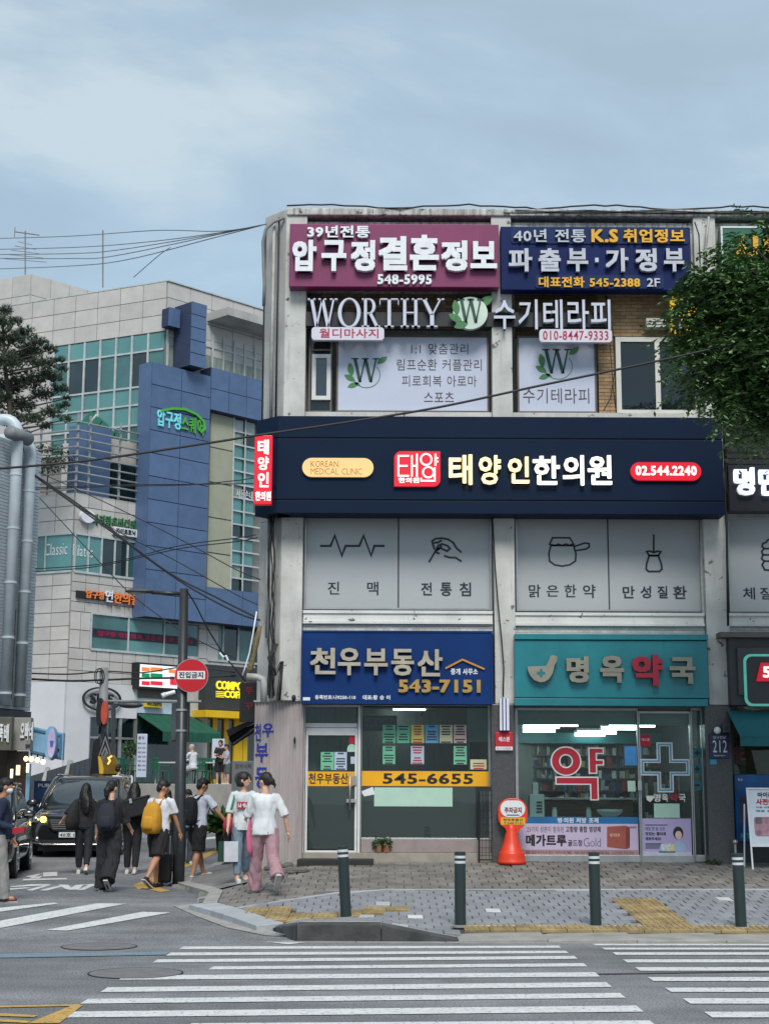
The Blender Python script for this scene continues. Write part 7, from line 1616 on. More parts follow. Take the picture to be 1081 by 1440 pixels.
names = ['thick black cable sagging from grey building towards the pillar, upper of the heavy pair','thick black cable sagging from grey building towards the pillar, lower of the heavy pair','slim cable slanting just above the heavy pair across the blue cladding','slim cable slanting just below the heavy pair across the teal window','flat cable crossing the stone corner at railing height, lower one','flat cable crossing the blue cladding at railing height, upper one','cable crossing the teal pilates window band, upper of two','cable crossing the teal pilates window band, lower of two','thin cable steeply descending past the orange Hangul sign']
for pts, lab in zip(fan, names): cable(pts, [33-(7.2*i/(len(pts)-1)) for i in range(len(pts))], .018 if 'thick' in lab else .010, lab, 'cables across the side street')
cable([(262,830),(275,850),(290,880),(305,905),(318,925),(335,945),(345,958)], [24.5,24.8,25,25.2,25.4,25.5,25.6], .012, 'black cable dropping from the lamp post to the plastic drain pipe'); MB().tube([P(x,y,25.2) for x,y in ((309,918),(314,924),(318,922),(321,929))], .018, 7).build('cable_clamp', M['white'], None, label='white coiled cable clamp near the corner drain pipe', cat='clamp')
cable([(45,947),(100,948),(150,944),(200,946),(262,938),(330,945)], [40,42,44,43,38,33], .02, 'cable strung level across the white wall past the utility pole, lower', 'cables past the utility pole'); cable([(45,955),(100,957.5),(150,956),(200,954),(262,953),(330,950)], [40,42,44,43,38,33], .03, 'thicker cable strung level over the white wall past the utility pole', 'cables past the utility pole')
# ============================================================ TREES
def sprays(clumps, n, seed, leafL, leafW, rach, pairs):
    rg = RND(seed); mb = MB(); V = mb.v; Fc = mb.f; tot = sum(c[3]**2 for c in clumps); br = []
    for (px, py, Y, r) in clumps:
        c = P(px, py, Y); R_ = r/F*Y; m = max(6, int(n*(r**2)/tot))
        for k in range(m):
            d = Vector((rg.gauss(0,1), rg.gauss(0,1), rg.gauss(0,1))).normalized()*(rg.random()**.45)
            p = c+d*R_; dr = Vector((d.x*.8+rg.gauss(0,.5), d.y*.8+rg.gauss(0,.5), -.35+rg.gauss(0,.35))).normalized(); L_ = rach*rg.uniform(.6,1.2)
            side = dr.cross(Vector((0,0,1))); side = side.normalized() if side.length > .01 else Vector((1,0,0)); tip = Vector((0,0,-1))
            for j in range(pairs):
                t = (j+.5)/pairs; q = p+dr*L_*t+tip*(t*t*L_*.25)
                for s_ in (-1,1):
                    ld = (side*s_+dr*.55+Vector((rg.gauss(0,.2), rg.gauss(0,.2), rg.gauss(-.2,.25)))).normalized(); l = leafL*rg.uniform(.7,1.15)
                    wv_ = ld.cross(Vector((rg.gauss(0,.3), rg.gauss(0,.3), 1))).normalized()*leafW*.5
                    i = len(V); V.extend((q, q+ld*l*.5+wv_, q+ld*l, q+ld*l*.5-wv_)); Fc.append((i,i+1,i+2,i+3))
    return mb
cl_ = [(1062,308,20.5,9),(1074,322,20.6,13),(1044,334,20.4,12),(1022,356,20.4,20),(1075,366,20.8,34),(985,384,20.3,15),(1005,398,20.5,34),(1046,398,20.2,42),(966,403,20.5,12),(968,437,20.4,24),(1000,440,20.7,38),(1058,452,20.3,48),(950,466,20.4,13),(975,478,20.6,26),(1018,492,20.3,40),(1068,515,20.7,45),(958,512,20.3,13),(972,535,20.5,16),(1008,536,20.6,32),(1040,560,20.4,36),(1012,572,20.6,12),(1070,576,20.5,30),(1044,600,20.4,12),(1080,612,20.5,13),(1088,425,20.2,46),
       (1112,548,20.6,56),(1120,470,20.0,70),(1120,380,21,60),(1150,330,20.5,50),(1190,430,21,90),(1200,540,20.5,80),(1190,330,21,60),(1260,400,20.4,90),(1270,520,21,90),(1160,600,20.6,35),(1330,450,20.6,90),(1060,400,21.8,50),(1050,500,21.8,50),(1120,450,22.3,80),(1220,450,22.3,90),(1230,600,20.6,45)]
vis = [c for c in cl_ if c[0]-c[3] < 1100]; rest = [c for c in cl_ if c[0]-c[3] >= 1100]
TR = thing('street_tree', 'leafy pinnate street tree overhanging the facade from the right edge', 'tree', Vector((7.4, 20.6, walk_z(7.4, 20.6))))
M['leafT'] = mat('leaf_tree', (.15,.27,.10), .5, .25, 1.5, rnd='island', rndv=.5, spec=.3)
o = sprays(vis, 3000, 31, .115, .046, .42, 8).build('foliage', M['leafT'], TR); o['kind'] = 'stuff'
o = sprays(rest, 1500, 32, .10, .042, .36, 7).build('foliage', M['leafT'], TR); o['kind'] = 'stuff'
M['bark'] = mat('bark', (.07,.055,.042), .9, .2, 6, .8, 30); tb = Vector((7.4,20.6,walk_z(7.4,20.6)-.1)); tp = P(1240,560,20.6)
MB().tube([tb, Vector((7.35,20.6,2)), Vector((7.1,20.6,3.6)), tp], [.22,.17,.15,.12], 12).build('trunk', M['bark'], TR, smooth=True)
rg = RND(8)
for (px, py, Y, r) in cl_:
    if r < 16: pass
    e = P(px, py, Y); m_ = tp.lerp(e, .5)+Vector((rg.gauss(0,.1), rg.gauss(0,.1), .25)); MB().tube([tp, tp.lerp(m_,.5)+Vector((0,0,.05)), m_, m_.lerp(e,.6)-Vector((0,0,.02)), e], [.045,.035,.024,.014,.006], 6).build('limb', M['bark'], TR, smooth=True)
# pine on the lower roof
PT = thing('pine_tree', 'dark pine tree with uneven tiers growing on the stone roof terrace', 'tree', P(22,690,51))
Mp = mat('pine_needles', (.06,.095,.055), .7, .2, 2, rnd='island', rndv=.5); Yp = 51
tr = [P(x, y, Yp) for x, y in ((24,700),(14,668),(8,640),(12,612),(16,590),(13,560),(8,520),(5,470),(4,440))]
MB().tube(tr, [.17,.15,.13,.12,.10,.09,.07,.05,.02], 8).build('trunk', M['bark'], PT, smooth=True)
pcl = [(5,438,13),(2,455,18),(22,452,10),(35,470,16),(15,478,20),(55,482,13),(44,492,18),(72,492,10),(82,507,9),(60,512,18),(30,505,22),(5,510,24),(88,520,8),(70,530,18),(40,535,22),(10,545,24),(85,548,12),(96,560,6),(60,555,16),(30,570,20),(88,572,10),(72,580,14),(48,590,14),(15,590,20),(-10,560,26),(-20,480,26),(92,590,8),(30,610,12),(65,600,10),(45,640,7)]
mb = MB(); rg = RND(77); tot = sum(c[2]**2 for c in pcl)
for px, py, r in pcl:
    Yc = Yp+rg.uniform(-.7,.7); c = P(px, py, Yc); R_ = r/F*Yp
    MB().tube([P(9, py+16, Yp), P((px+9)/2, py+10, (Yp+Yc)/2), c], [.04,.03,.015], 5).build('limb', M['bark'], PT)
    for k in range(int(4300*r*r/tot)):
        d = Vector((rg.gauss(0,1), rg.gauss(0,1), rg.gauss(0,.6))).normalized()*(rg.random()**.5); p = c+Vector((d.x*R_, d.y*R_, d.z*R_*.75)); ax = Vector((d.x+rg.gauss(0,.3), d.y+rg.gauss(0,.3), .9)).normalized()
        for j in range(9):
            nd = (ax+Vector((rg.gauss(0,.55), rg.gauss(0,.55), rg.gauss(0,.4)))).normalized()*rg.uniform(.10,.19); w_ = nd.cross(Vector((rg.gauss(0,1),rg.gauss(0,1),rg.gauss(0,1)))).normalized()*.013
            i = len(mb.v); mb.v.extend((p-w_, p+w_, p+nd)); mb.f.append((i,i+1,i+2))
mb.build('needles', Mp, PT)['kind'] = 'stuff'
b = P(70,612,54.5); leafy('shrub', 'pale leaved shrub on the roof terrace behind the railings', 'plant', Vector((b.x,b.y,zLo)), (1.0,.6,.6), 700, .13, mat('leaf_pale', (.08,.13,.04), .5, .2, 3, rnd='island', rndv=.5), 15, .9)
# ============================================================ PEOPLE
M['skin'] = mat('skin', S(205,160,135), .55, .04, 8); M['skin2'] = mat('skin_tan', S(180,130,100), .55, .05, 8)
M['hair'] = mat('hair_black', (.008,.007,.007), .6, .3, 30, stretch=(1,1,.1)); M['shoeb'] = mat('shoe_black', (.01,.01,.011), .5); M['shoew'] = mat('shoe_white', (.55,.55,.54), .5, .05); M['sole'] = mat('sole', (.5,.5,.48), .6)
M['eye'] = mat('eye_dark', (.01,.008,.007), .3); M['lip'+'s'] = mat('lips', S(170,90,85), .5)
def cl(name, c, **k):
    if name not in M: M[name] = mat(name, c, .85, .08, 4, .25, 120, **k)
    return M[name]
def remeshed(mb, name, m, parent, vox, fold=0, fs=6, seed=0, smooth=2):
    me = mb.mesh(name); tmp = bpy.data.objects.new(name, me); SC2.collection.objects.link(tmp)
    r = tmp.modifiers.new('r', 'REMESH'); r.mode = 'VOXEL'; r.voxel_size = vox; r.use_smooth_shade = True
    s_ = tmp.modifiers.new('s', 'SMOOTH'); s_.iterations = smooth; s_.factor = .5
    SC2.view_layers[0].update()
    with bpy.context.temp_override(scene=SC2, view_layer=SC2.view_layers[0]): dg = bpy.context.evaluated_depsgraph_get()
    nm = bpy.data.meshes.new_from_object(tmp.evaluated_get(dg))
    bpy.data.objects.remove(tmp); nm.name = name; nm.materials.clear(); nm.materials.append(m)
    o = bpy.data.objects.new(name, nm); COL.objects.link(o); o.parent = parent
    if fold:
        ns = [v.normal.copy() for v in nm.vertices]
        for v, n_ in zip(nm.vertices, ns):
            p = v.co*fs; a = noise.noise(Vector((p.x*1.3+seed, p.y*1.3, p.z*.55+p.x*.4))); b_ = noise.noise(Vector((p.x*2.5, p.y*2.5+seed, p.z*1.2)))
            v.co += n_*(fold*(abs(a)*1.6-.4)+fold*.5*b_)
    return o
SC2 = bpy.data.scenes.new('scratch')
def person(label, px, py, heading, H=1.68, pose={}, top='white', topc=(.65,.66,.68), bottom='trousers', botc=(.02,.02,.02), shoe='shoeb', hair='short', female=False, skin='skin', wide=1.0, sleeve=.55, loose=1.0, zf=None, at=None, seated=False, mask=False, long_sleeve=False, group=None, detail=True):
    """body, clothes, hair. heading: degrees, 0 = facing away from the camera (+Y), 90 = facing left (-X)"""
    P0 = dict(hipL=0, hipR=0, kneeL=4, kneeR=4, armL=(5,8,12), armR=(5,8,12), lean=2, head=0, nod=4, twist=0); P0.update(pose)
    R_ = math.radians; g_ = at if at is not None else ground(px, py, zf or road_z)
    t = thing('person', label, 'person', (0,0,0), group); s = H/1.70
    def V3(x, y, z): return Vector((x*s, y*s, z*s))
    lean = R_(P0['lean']); hipz = .90
    # legs
    J = {}
    for sd_, n_ in ((-1,'L'),(1,'R')):
        a = R_(P0['hip'+n_]); k = R_(P0['knee'+n_]); hp = Vector((sd_*.088, 0, hipz)); kn = hp+Vector((sd_*.008, math.sin(a)*.42, -math.cos(a)*.42)); b_ = a-k
        an = kn+Vector((0, math.sin(b_)*.41, -math.cos(b_)*.41)); fa = max(-.9, min(.5, b_*.75)); toe = an+Vector((sd_*.02, math.cos(fa)*.15, math.sin(fa)*.15-.055*math.cos(fa)*.6)); heel = an+Vector((0,-.05*math.cos(fa),-.05))
        J[n_] = (hp, kn, an, toe, heel, fa)
    low = min(min(J[q][2].z-.075, J[q][3].z-.02) for q in 'LR'); dz = Vector((0,0,-low))
    for q in 'LR': J[q] = tuple(v+dz if isinstance(v, Vector) else v for v in J[q])
    hipc = Vector((0,0,hipz))+dz
    tw = Matrix.Rotation(R_(P0['twist']), 3, 'Z'); ln = Matrix.Rotation(-lean, 3, 'X')
    up = lambda x, y, z: hipc+ln @ (tw @ Vector((x, y, 0))+Vector((0,0,z)))
    shw = (.165 if female else .19)*wide; hw = (.155 if female else .15)*wide
    neck = up(0,-.005,.56); head = up(0,.02,.70)
    hm = ln @ tw @ Matrix.Rotation(R_(P0['head']), 3, 'Z') @ Matrix.Rotation(-R_(P0['nod']), 3, 'X')
    # arms
    AR = {}
    for sd_, n_ in ((-1,'L'),(1,'R')):
        f_, ab, e_ = P0['arm'+n_][:3]; inn = P0['arm'+n_][3] if len(P0['arm'+n_]) > 3 else 0
        sh = up(sd_*shw, 0, .485); a, b_ = R_(f_), R_(ab)
        d1_ = Vector((sd_*math.sin(b_), math.sin(a)*math.cos(b_), -math.cos(a)*math.cos(b_))); el = sh+tw @ d1_*.29
        a2 = a+R_(e_); d2_ = Vector((sd_*math.sin(b_)*.6-sd_*math.sin(R_(inn)), math.sin(a2)*math.cos(b_), -math.cos(a2)*math.cos(b_))).normalized(); wr = el+tw @ d2_*.245; AR[n_] = (sh, el, wr, (tw @ d2_).normalized())
    # ---- body
    b = MB(); sk = M[skin]
    b.ell(head+hm @ Vector((0,.0,.01)), (.077,.095,.115), hm, 16, 12); b.ell(head+hm @ Vector((0,.035,-.05)), (.055,.055,.06), hm, 12, 8)
    b.tube([head+hm @ Vector((0,.085,.015)), head+hm @ Vector((0,.112,-.022))], [.010,.016], 6); b.ell(head+hm @ Vector((0,.085,-.055)), (.024,.016,.008), hm, 8, 6)
    for sd_ in (-1,1): b.ell(head+hm @ Vector((sd_*.080,-.005,-.005)), (.012,.022,.033), hm, 8, 6); 
    b.tube([up(0,-.01,.46), neck, head+Vector((0,0,-.05))], [.062,.053,.055], 10)
    b.tube([up(0,0,-.05), up(0,0,.12), up(0,.0,.30), up(0,-.005,.44), up(0,-.005,.52)], [(hw*.9,.095),(.125*wide,.085),(.15*wide,.10),(shw*.85,.085),(.08,.06)] if False else [.10,.10,.11,.10,.06], 12)
    for sd_, n_ in ((-1,'L'),(1,'R')):
        hp, kn, an, toe, heel, fa = J[n_]; sh, el, wr, hd = AR[n_]
        b.tube([hp+Vector((0,0,.03)), hp.lerp(kn,.35), hp.lerp(kn,.85), kn, kn.lerp(an,.3)+Vector((0,-.012,0)), kn.lerp(an,.75), an, an-Vector((0,0,.03))], [.088*wide,.080*wide,.056,.053,.054*wide,.038,.034,.036], 10)
        b.tube([an+Vector((0,-.01,-.02)), an.lerp(toe,.5)-Vector((0,0,.012)), toe], [.036,.034,.024], 8)
        b.tube([sh-Vector((sd_*.05,0,0)), sh, sh.lerp(el,.5), el, el.lerp(wr,.4), wr], [.05,.048,.041*wide,.035,.034,.024], 9)
        side = hd.cross(Vector((0,1,0))); side = side.normalized() if side.length > .1 else Vector((1,0,0)); nn_ = side.cross(hd).normalized()
        b.tube([wr, wr+hd*.03, wr+hd*.085], [(.024,.018),(.034,.016),(.036,.014)], 8)
        if detail:
            for q, (o_, L_) in enumerate(((-.028,.062),(-.010,.074),(.009,.069),(.027,.054))):
                r0_ = wr+hd*.078+nn_*o_; b.tube([r0_, r0_+hd*L_*.5+side*(sd_*-.006), r0_+hd*L_*.93+side*(sd_*-.022)], [.0092,.0088,.0075], 6)
            r0_ = wr+hd*.02-nn_*.026; b.tube([r0_, r0_-nn_*.022+hd*.028, r0_-nn_*.026+hd*.058], [.011,.010,.008], 6)
    b.v = [v*s for v in b.v]; remeshed(b, 'body', sk, t, .0088, smooth=1)
    # eyes, mouth
    eb = MB()
    for sd_ in (-1,1): eb.ell((head+hm @ Vector((sd_*.030,.086,.012)))*s, (.010,.006,.005), hm, 8, 5)
    eb.build('eyes', M['eye'], t); MB().ell((head+hm @ Vector((0,.0985,-.055)))*s, (.019,.005,.0055), hm, 8, 5).build('mouth', M['lips'], t)
    # ---- trousers / shorts
    b = MB(); lo = loose
    b.tube([up(0,0,.10), up(0,0,.02), up(0,0,-.06)], [(hw*.82,.105)]*3 if False else [.128*wide,.140*wide,.145*wide], 14)
    for n_ in 'LR':
        hp, kn, an, toe, heel, fa = J[n_]; up_ = hp+Vector((0,0,.03))
        if bottom == 'shorts': b.tube([up_, hp.lerp(kn,.4), hp.lerp(kn,.72), kn+ (hp-kn).normalized()*.01], [.105*wide,.102*wide*lo,.098*lo,.098*lo], 12)
        elif bottom == 'slim': b.tube([up_, hp.lerp(kn,.5), kn, kn.lerp(an,.5), an+(kn-an).normalized()*.05], [.105,.094,.080,.072,.056], 12)
        else: b.tube([up_, hp.lerp(kn,.5), kn, kn.lerp(an,.5), an-Vector((0,0,.035))], [.108*wide,.098*lo,.090*lo,.092*lo,.100*lo], 12)
    b.v = [v*s for v in b.v]; remeshed(b, {'shorts':'shorts'}.get(bottom, 'trousers'), cl('cloth_%.2f_%.2f_%.2f' % botc, botc), t, .0125, fold=.016*(lo if bottom != 'slim' else .6), fs=8/s, seed=px)
    # ---- top
    b = MB(); hem = P0.get('hem', -.03)
    zz_ = [(hem,hw*1.10,.150),(.06,hw*1.06,.145),(.18,.142*wide,.125),(.30,.148*wide,.12),(.42,.162*wide,.115),(.485,.135*wide,.10),(.52,.085,.07)]
    # elliptical torso as stacked rings
    n = 20; i0 = len(b.v)
    for z, rx, ry in zz_:
        for k in range(n):
            an_ = 2*math.pi*k/n; b.v.append(up(rx*1.12*math.cos(an_), ry*math.sin(an_)*1.02, z))
    for q in range(len(zz_)-1):
        for k in range(n): k2 = (k+1) % n; b.f.append((i0+q*n+k, i0+q*n+k2, i0+(q+1)*n+k2, i0+(q+1)*n+k))
    b.f.append(tuple(i0+k for k in reversed(range(n)))); b.f.append(tuple(i0+(len(zz_)-1)*n+k for k in range(n)))
    for sd_, n_ in ((-1,'L'),(1,'R')):
        sh, el, wr, hd = AR[n_]
        if long_sleeve: b.tube([sh-Vector((sd_*.07,0,-.005)), sh, sh.lerp(el,.5), el, el.lerp(wr,.5), wr-hd*.01], [.07,.068,.058,.052,.047,.040], 12)
        else: b.tube([sh-Vector((sd_*.07,0,.0)), sh-Vector((sd_*.01,0,.008)), sh.lerp(el,sleeve*.6), sh.lerp(el,sleeve*1.25)], [.066,.066,.064*lo**.5,.067*lo**.5], 12)
    b.v = [v*s for v in b.v]; remeshed(b, 'shirt', cl('cloth_%.2f_%.2f_%.2f' % topc, topc), t, .0115, fold=.015, fs=7/s, seed=px+5)
    # ---- hair
    b = MB(); hp_ = lambda x, y, z: head+hm @ Vector((x,y,z))
    if hair == 'short': b.ell(hp_(0,-.012,.045), (.088,.098,.095), hm, 16, 10); b.ell(hp_(0,-.045,-.01), (.078,.062,.08), hm, 14, 8); b.ell(hp_(0,.055,.088), (.065,.045,.035), hm, 12, 6)
    elif hair == 'long':
        b.ell(hp_(0,-.012,.035), (.092,.105,.105), hm, 16, 10); b.tube([hp_(0,-.03,.05), hp_(0,-.06,-.08), up(0,-.10,.48), up(0,-.12,.36), up(0,-.13,.24)], [(.085,.085),(.10,.09),(.07,.135),(.05,.14),(.02,.10)], 14)
        for sd_ in (-1,1): b.tube([hp_(sd_*.05,-.02,.04), hp_(sd_*.082,-.02,-.06), up(sd_*.10,-.06,.46), up(sd_*.11,-.08,.30)], [.045,.04,.045,.02], 8)
    elif hair == 'bun':
        b.ell(hp_(0,-.014,.040), (.088,.102,.098), hm, 16, 10); b.ell(hp_(0,-.04,-.005), (.078,.062,.07), hm, 12, 8); b.ell(hp_(0,-.125,-.005), (.058,.05,.05), hm, 12, 8); b.tube([hp_(0,-.13,-.02), hp_(.03,-.165,-.05), hp_(.02,-.17,-.10)], [.035,.022,.006], 8); b.tube([hp_(.0,-.12,.03), hp_(-.02,-.175,.02), hp_(-.03,-.185,-.05)], [.03,.018,.005], 6)
    elif hair == 'pony':
        b.ell(hp_(0,-.014,.040), (.088,.102,.098), hm, 16, 10); b.ell(hp_(0,-.04,-.005), (.078,.062,.07), hm, 12, 8); b.tube([hp_(0,-.09,.0), hp_(0,-.13,-.04), hp_(0,-.12,-.13), hp_(0,-.10,-.20)], [.05,.05,.04,.008], 10)
    elif hair == 'bob': b.ell(hp_(0,-.014,.035), (.092,.104,.104), hm, 16, 10); b.tube([hp_(0,-.03,.03), hp_(0,-.04,-.06), hp_(0,-.04,-.10)], [.085,.09,.07], 14)
    elif hair == 'grey': b.ell(hp_(0,-.02,.035), (.086,.098,.094), hm, 16, 10)
    if hair == 'cap': b.ell(hp_(0,-.01,.045), (.092,.105,.09), hm, 16, 10); b.ell(hp_(0,.09,.055), (.07,.07,.014), hm, 12, 6)
    b.v = [v*s for v in b.v]; remeshed(b, 'cap' if hair == 'cap' else 'hair', M['hair'] if hair != 'grey' else cl('hair_grey', (.4,.4,.4)), t, .009, fold=.007, fs=22, smooth=1)
    if mask: MB().ell((head+hm @ Vector((0,.045,-.038)))*s, (.072,.072,.052), hm, 16, 10).build('face_mask', M['white'], t, smooth=True)
    # ---- shoes
    for n_ in 'LR':
        hp, kn, an, toe, heel, fa = J[n_]; b = MB(); dd = (toe-an); fwd = Vector((0,math.cos(fa),math.sin(fa))); dn = Vector((0,math.sin(fa),-math.cos(fa)))
        c0 = an+dn*.045-fwd*.045; c1 = an+dn*.050+fwd*.05; c2 = an+dn*.055+fwd*.15
        b.tube([c0, c1, c2, c2+fwd*.035], [.037,.044,.043,.026], 10); b.tube([an-dn*.0, an+dn*.04], [.040,.042], 10)
        b.v = [v*s for v in b.v]; so_ = remeshed(b, 'shoe', M[shoe], t, .008, smooth=1)
        sb = MB(); q = [c0-fwd*.03, c1, c2+fwd*.045]; 
        for a, c_ in zip(q, q[1:]):
            w1_, w2_ = .036, .04; sb.hexa([v*s for v in (a+Vector((-w1_,0,0))+dn*.04, a+Vector((w1_,0,0))+dn*.04, c_+Vector((w2_,0,0))+dn*.04, c_+Vector((-w2_,0,0))+dn*.04, a+Vector((-w1_,0,0))+dn*.02, a+Vector((w1_,0,0))+dn*.02, c_+Vector((w2_,0,0))+dn*.02, c_+Vector((-w2_,0,0))+dn*.02)])
        sb.build('sole', M['sole'] if shoe != 'shoew' or True else M['white'], so_)
    t.location = g_; t.rotation_euler = (0,0,R_(heading))
    W_ = lambda v: g_+Matrix.Rotation(R_(heading), 3, 'Z') @ (v*s)
    t_ = dict(o=t, W=W_, up=up, AR=AR, J=J, head=head, s=s, M=Matrix.Rotation(R_(heading), 3, 'Z'), s_=s)
    return t_
def bag_on_back(pr, label, m, w_=.15, h_=.23, d_=.09, name='backpack', zc=.24, yc=-.21, strapm=None, cat='backpack', sag=0):
    up, W_ = pr['up'], pr['W']; t = thing(name, label, cat, W_(up(0,yc,zc-h_)))
    b = MB(); n = 20
    prof = [(-1,.62,.55),(-.92,.86,.9),(-.5,1,1.12),(.1,.97,1.0),(.6,.86,.8),(.9,.6,.5),(1,.3,.25)]
    i0 = 0
    for z, kx, ky in prof:
        for k in range(n):
            an = 2*math.pi*k/n; cx_, sy_ = math.cos(an), math.sin(an); e = .55; x = math.copysign(abs(cx_)**e, cx_)*w_*kx; y = math.copysign(abs(sy_)**e, sy_)*d_*ky
            b.v.append(W_(up(x, yc+y, zc+z*h_)))
    for q in range(len(prof)-1):
        for k in range(n): k2 = (k+1) % n; b.f.append((q*n+k, q*n+k2, (q+1)*n+k2, (q+1)*n+k))
    b.f.append(tuple(reversed(range(n)))); b.f.append(tuple((len(prof)-1)*n+k for k in range(n)))
    b.build('body', m, t, smooth=True, bevel=0)
    pk = MB()
    for z, kx, ky in ((-.8,.6,1.12),(-.6,.72,1.28),(-.1,.72,1.22),(.08,.6,1.02)):
        for k in range(n):
            an = 2*math.pi*k/n; cx_, sy_ = math.cos(an), math.sin(an); pk.v.append(W_(up(math.copysign(abs(cx_)**.5,cx_)*w_*kx, yc-.005+ -abs(sy_)**.5*d_*ky if sy_ < 0 else yc, zc+z*h_)))
    for q in range(3):
        for k in range(n): k2 = (k+1) % n; pk.f.append((q*n+k, q*n+k2, (q+1)*n+k2, (q+1)*n+k))
    pk.f.append(tuple(reversed(range(n)))); pk.f.append(tuple(3*n+k for k in range(n))); pk.build('pocket', m, t, smooth=True)
    for sd_ in (-1,1):
        MB().tube([W_(up(sd_*.07,yc+.06,zc+h_*.8)), W_(up(sd_*.085,-.04,.53)), W_(up(sd_*.10,.06,.50)), W_(up(sd_*.125,.135,.36)), W_(up(sd_*.16,.07,.16)), W_(up(sd_*.13,yc+.05,zc-h_*.7))], [(.022,.008)]*6, 8).build('strap', strapm or m, t, smooth=True)
    MB().tube([W_(up(-.03,yc+.02,zc+h_)), W_(up(0,yc+.02,zc+h_+.05)), W_(up(.03,yc+.02,zc+h_))], .008, 6).build('handle', strapm or m, t)
    return t
Bk = (.012,.012,.014); Wh = (.62,.64,.68)
# boy, yellow drawstring pack
p = person('boy in white shirt and black shorts walking away with a mustard backpack', 221, 1249, -28, 1.70, dict(hipL=10, hipR=-20, kneeL=6, kneeR=20, armL=(8,8,12), armR=(14,8,10), head=-40, nod=16, lean=5), topc=Wh, bottom='shorts', botc=Bk, shoe='shoeb', hair='short', skin='skin2', wide=1.1, loose=1.15)
bag_on_back(p, 'slouchy mustard yellow backpack worn by the boy nearest the lamp post', cl('mustard', (.55,.27,.02)), .16, .25, .11, zc=.20, strapm=M['mustard'])
# boy, black pack striding right
p = person('taller boy in white shirt striding right wearing a black backpack and striped sneakers', 275, 1238, -42, 1.76, dict(hipL=20, hipR=-6, kneeL=4, kneeR=10, armL=(20,8,18), armR=(26,26,14), head=-20, nod=14, lean=7), topc=(.60,.64,.74), bottom='shorts', botc=Bk, shoe='shoew', hair='short', skin='skin2', wide=1.12, loose=1.15)
bag_on_back(p, 'black sports backpack with white triangle stripes on the taller boy', cl('bag_black', (.012,.012,.014)), .16, .24, .10); 
up, W_ = p['up'], p['W']
lg_ = thing('sports_emblem', None, None, (0,0,0)) if False else None
bp_ = [o for o in bpy.data.objects if o.name.startswith('backpack')][-1]
for k in range(3): mb = MB(); x0 = -.06+k*.035; mb.hexa([W_(up(x0+dx_, -.345+dy_, .05+dz_)) for dx_, dy_, dz_ in ((0,0,0),(.026,0,0),(.026,.02,0),(0,.02,0),(-.012,0,.02+.022*k),(.012,0,.026+.026*k),(.012,.02,.026+.026*k),(-.012,.02,.02+.022*k))]); mb.build('stripe', M['white'], bp_)
# two women
p1 = person('woman in white slogan tee and pale jeans walking with a green strapped bag', 340, 1241, 195, 1.63, dict(hipL=-14, hipR=12, kneeL=10, kneeR=4, armL=(26,10,66,6), armR=(6,12,12), head=60, nod=2, lean=1, hem=-.08), topc=(.60,.62,.63), bottom='slim', botc=(.16,.22,.27), shoe='sole', hair='bob', female=True, zf=walk_z, sleeve=.85)
p2 = person('woman in plain white tee and wide pink trousers seen from behind', 371, 1257, 15, 1.66, dict(hipL=18, hipR=-20, kneeL=4, kneeR=42, armL=(20,12,60,10), armR=(-14,22,22), head=35, nod=0, lean=1, hem=-.06), topc=(.64,.66,.68), bottom='trousers', botc=(.38,.22,.25), shoe='shoew', hair='bun', female=True, zf=walk_z, sleeve=.85, loose=1.02)
# slogan block
up, W_ = p1['up'], p1['W']
mb = MB(); 
def chest(x0, z0, x1, z1, y, par, m, name, th=.006):
    mb = MB(); mb.hexa([W_(up(a, y+b_, c)) for a, b_, c in ((x0,0,z0),(x1,0,z0),(x1,th,z0),(x0,th,z0),(x0,0,z1),(x1,0,z1),(x1,th,z1),(x0,th,z1))]); return mb.build(name, m, par)
pr_ = p1['o']
def local(o):    # parent.matrix is already placed: bring world coordinates into the person's own frame
    mw = Matrix.Translation(o.parent.location) @ Matrix.Rotation(o.parent.rotation_euler.z, 4, 'Z'); inv = mw.inverted()
    for v in o.data.vertices: v.co = inv @ (v.co+o.parent.location)
for nm, x0, z0, x1, z1, y, m in (('print_block',-.13,.26,.13,.365,.146,'decalr'),): local(chest(x0,z0,x1,z1,y,pr_,M[m],nm))
for k in range(4): local(chest(-.105+k*.055, .28, -.09+k*.055, .345, .152, pr_, M['white'], 'print_bar')); local(chest(-.0895+k*.055, .31-.02*(k % 2), -.066+k*.055, .327-.02*(k % 2), .152, pr_, M['white'], 'print_bar')); local(chest(-.0655+k*.055, .28, -.056+k*.055, .345, .152, pr_, M['white'], 'print_bar')) if k != 2 else 0
M['bagg'] = cl('bag_green', (.02,.27,.17)); M['bagr'] = cl('bag_red', (.35,.02,.05)); M['bagp'] = cl('bag_pink', (.55,.12,.22))
t = thing('shoulder_bag', 'red shoulder bag with broad mint green strap on the slogan tee woman', 'bag', W_(up(.20,-.02,-.05)))
MB().tube([W_(up(.14,.0,.53)), W_(up(.17,.10,.42)), W_(up(.205,.09,.25)), W_(up(.225,.03,.10))], [(.020,.006)]*4, 8).build('strap', M['bagg'], t, smooth=True); b = MB(); b.tube([W_(up(.22,.0,.13)), W_(up(.235,.0,.0)), W_(up(.235,0,-.13))], [.055,.085,.07], 12); b.build('body', M['bagr'], t, smooth=True)
def hand(pr, n_): sh, el, wr, hd = pr['AR'][n_]; return pr['W'](wr+hd*.10)
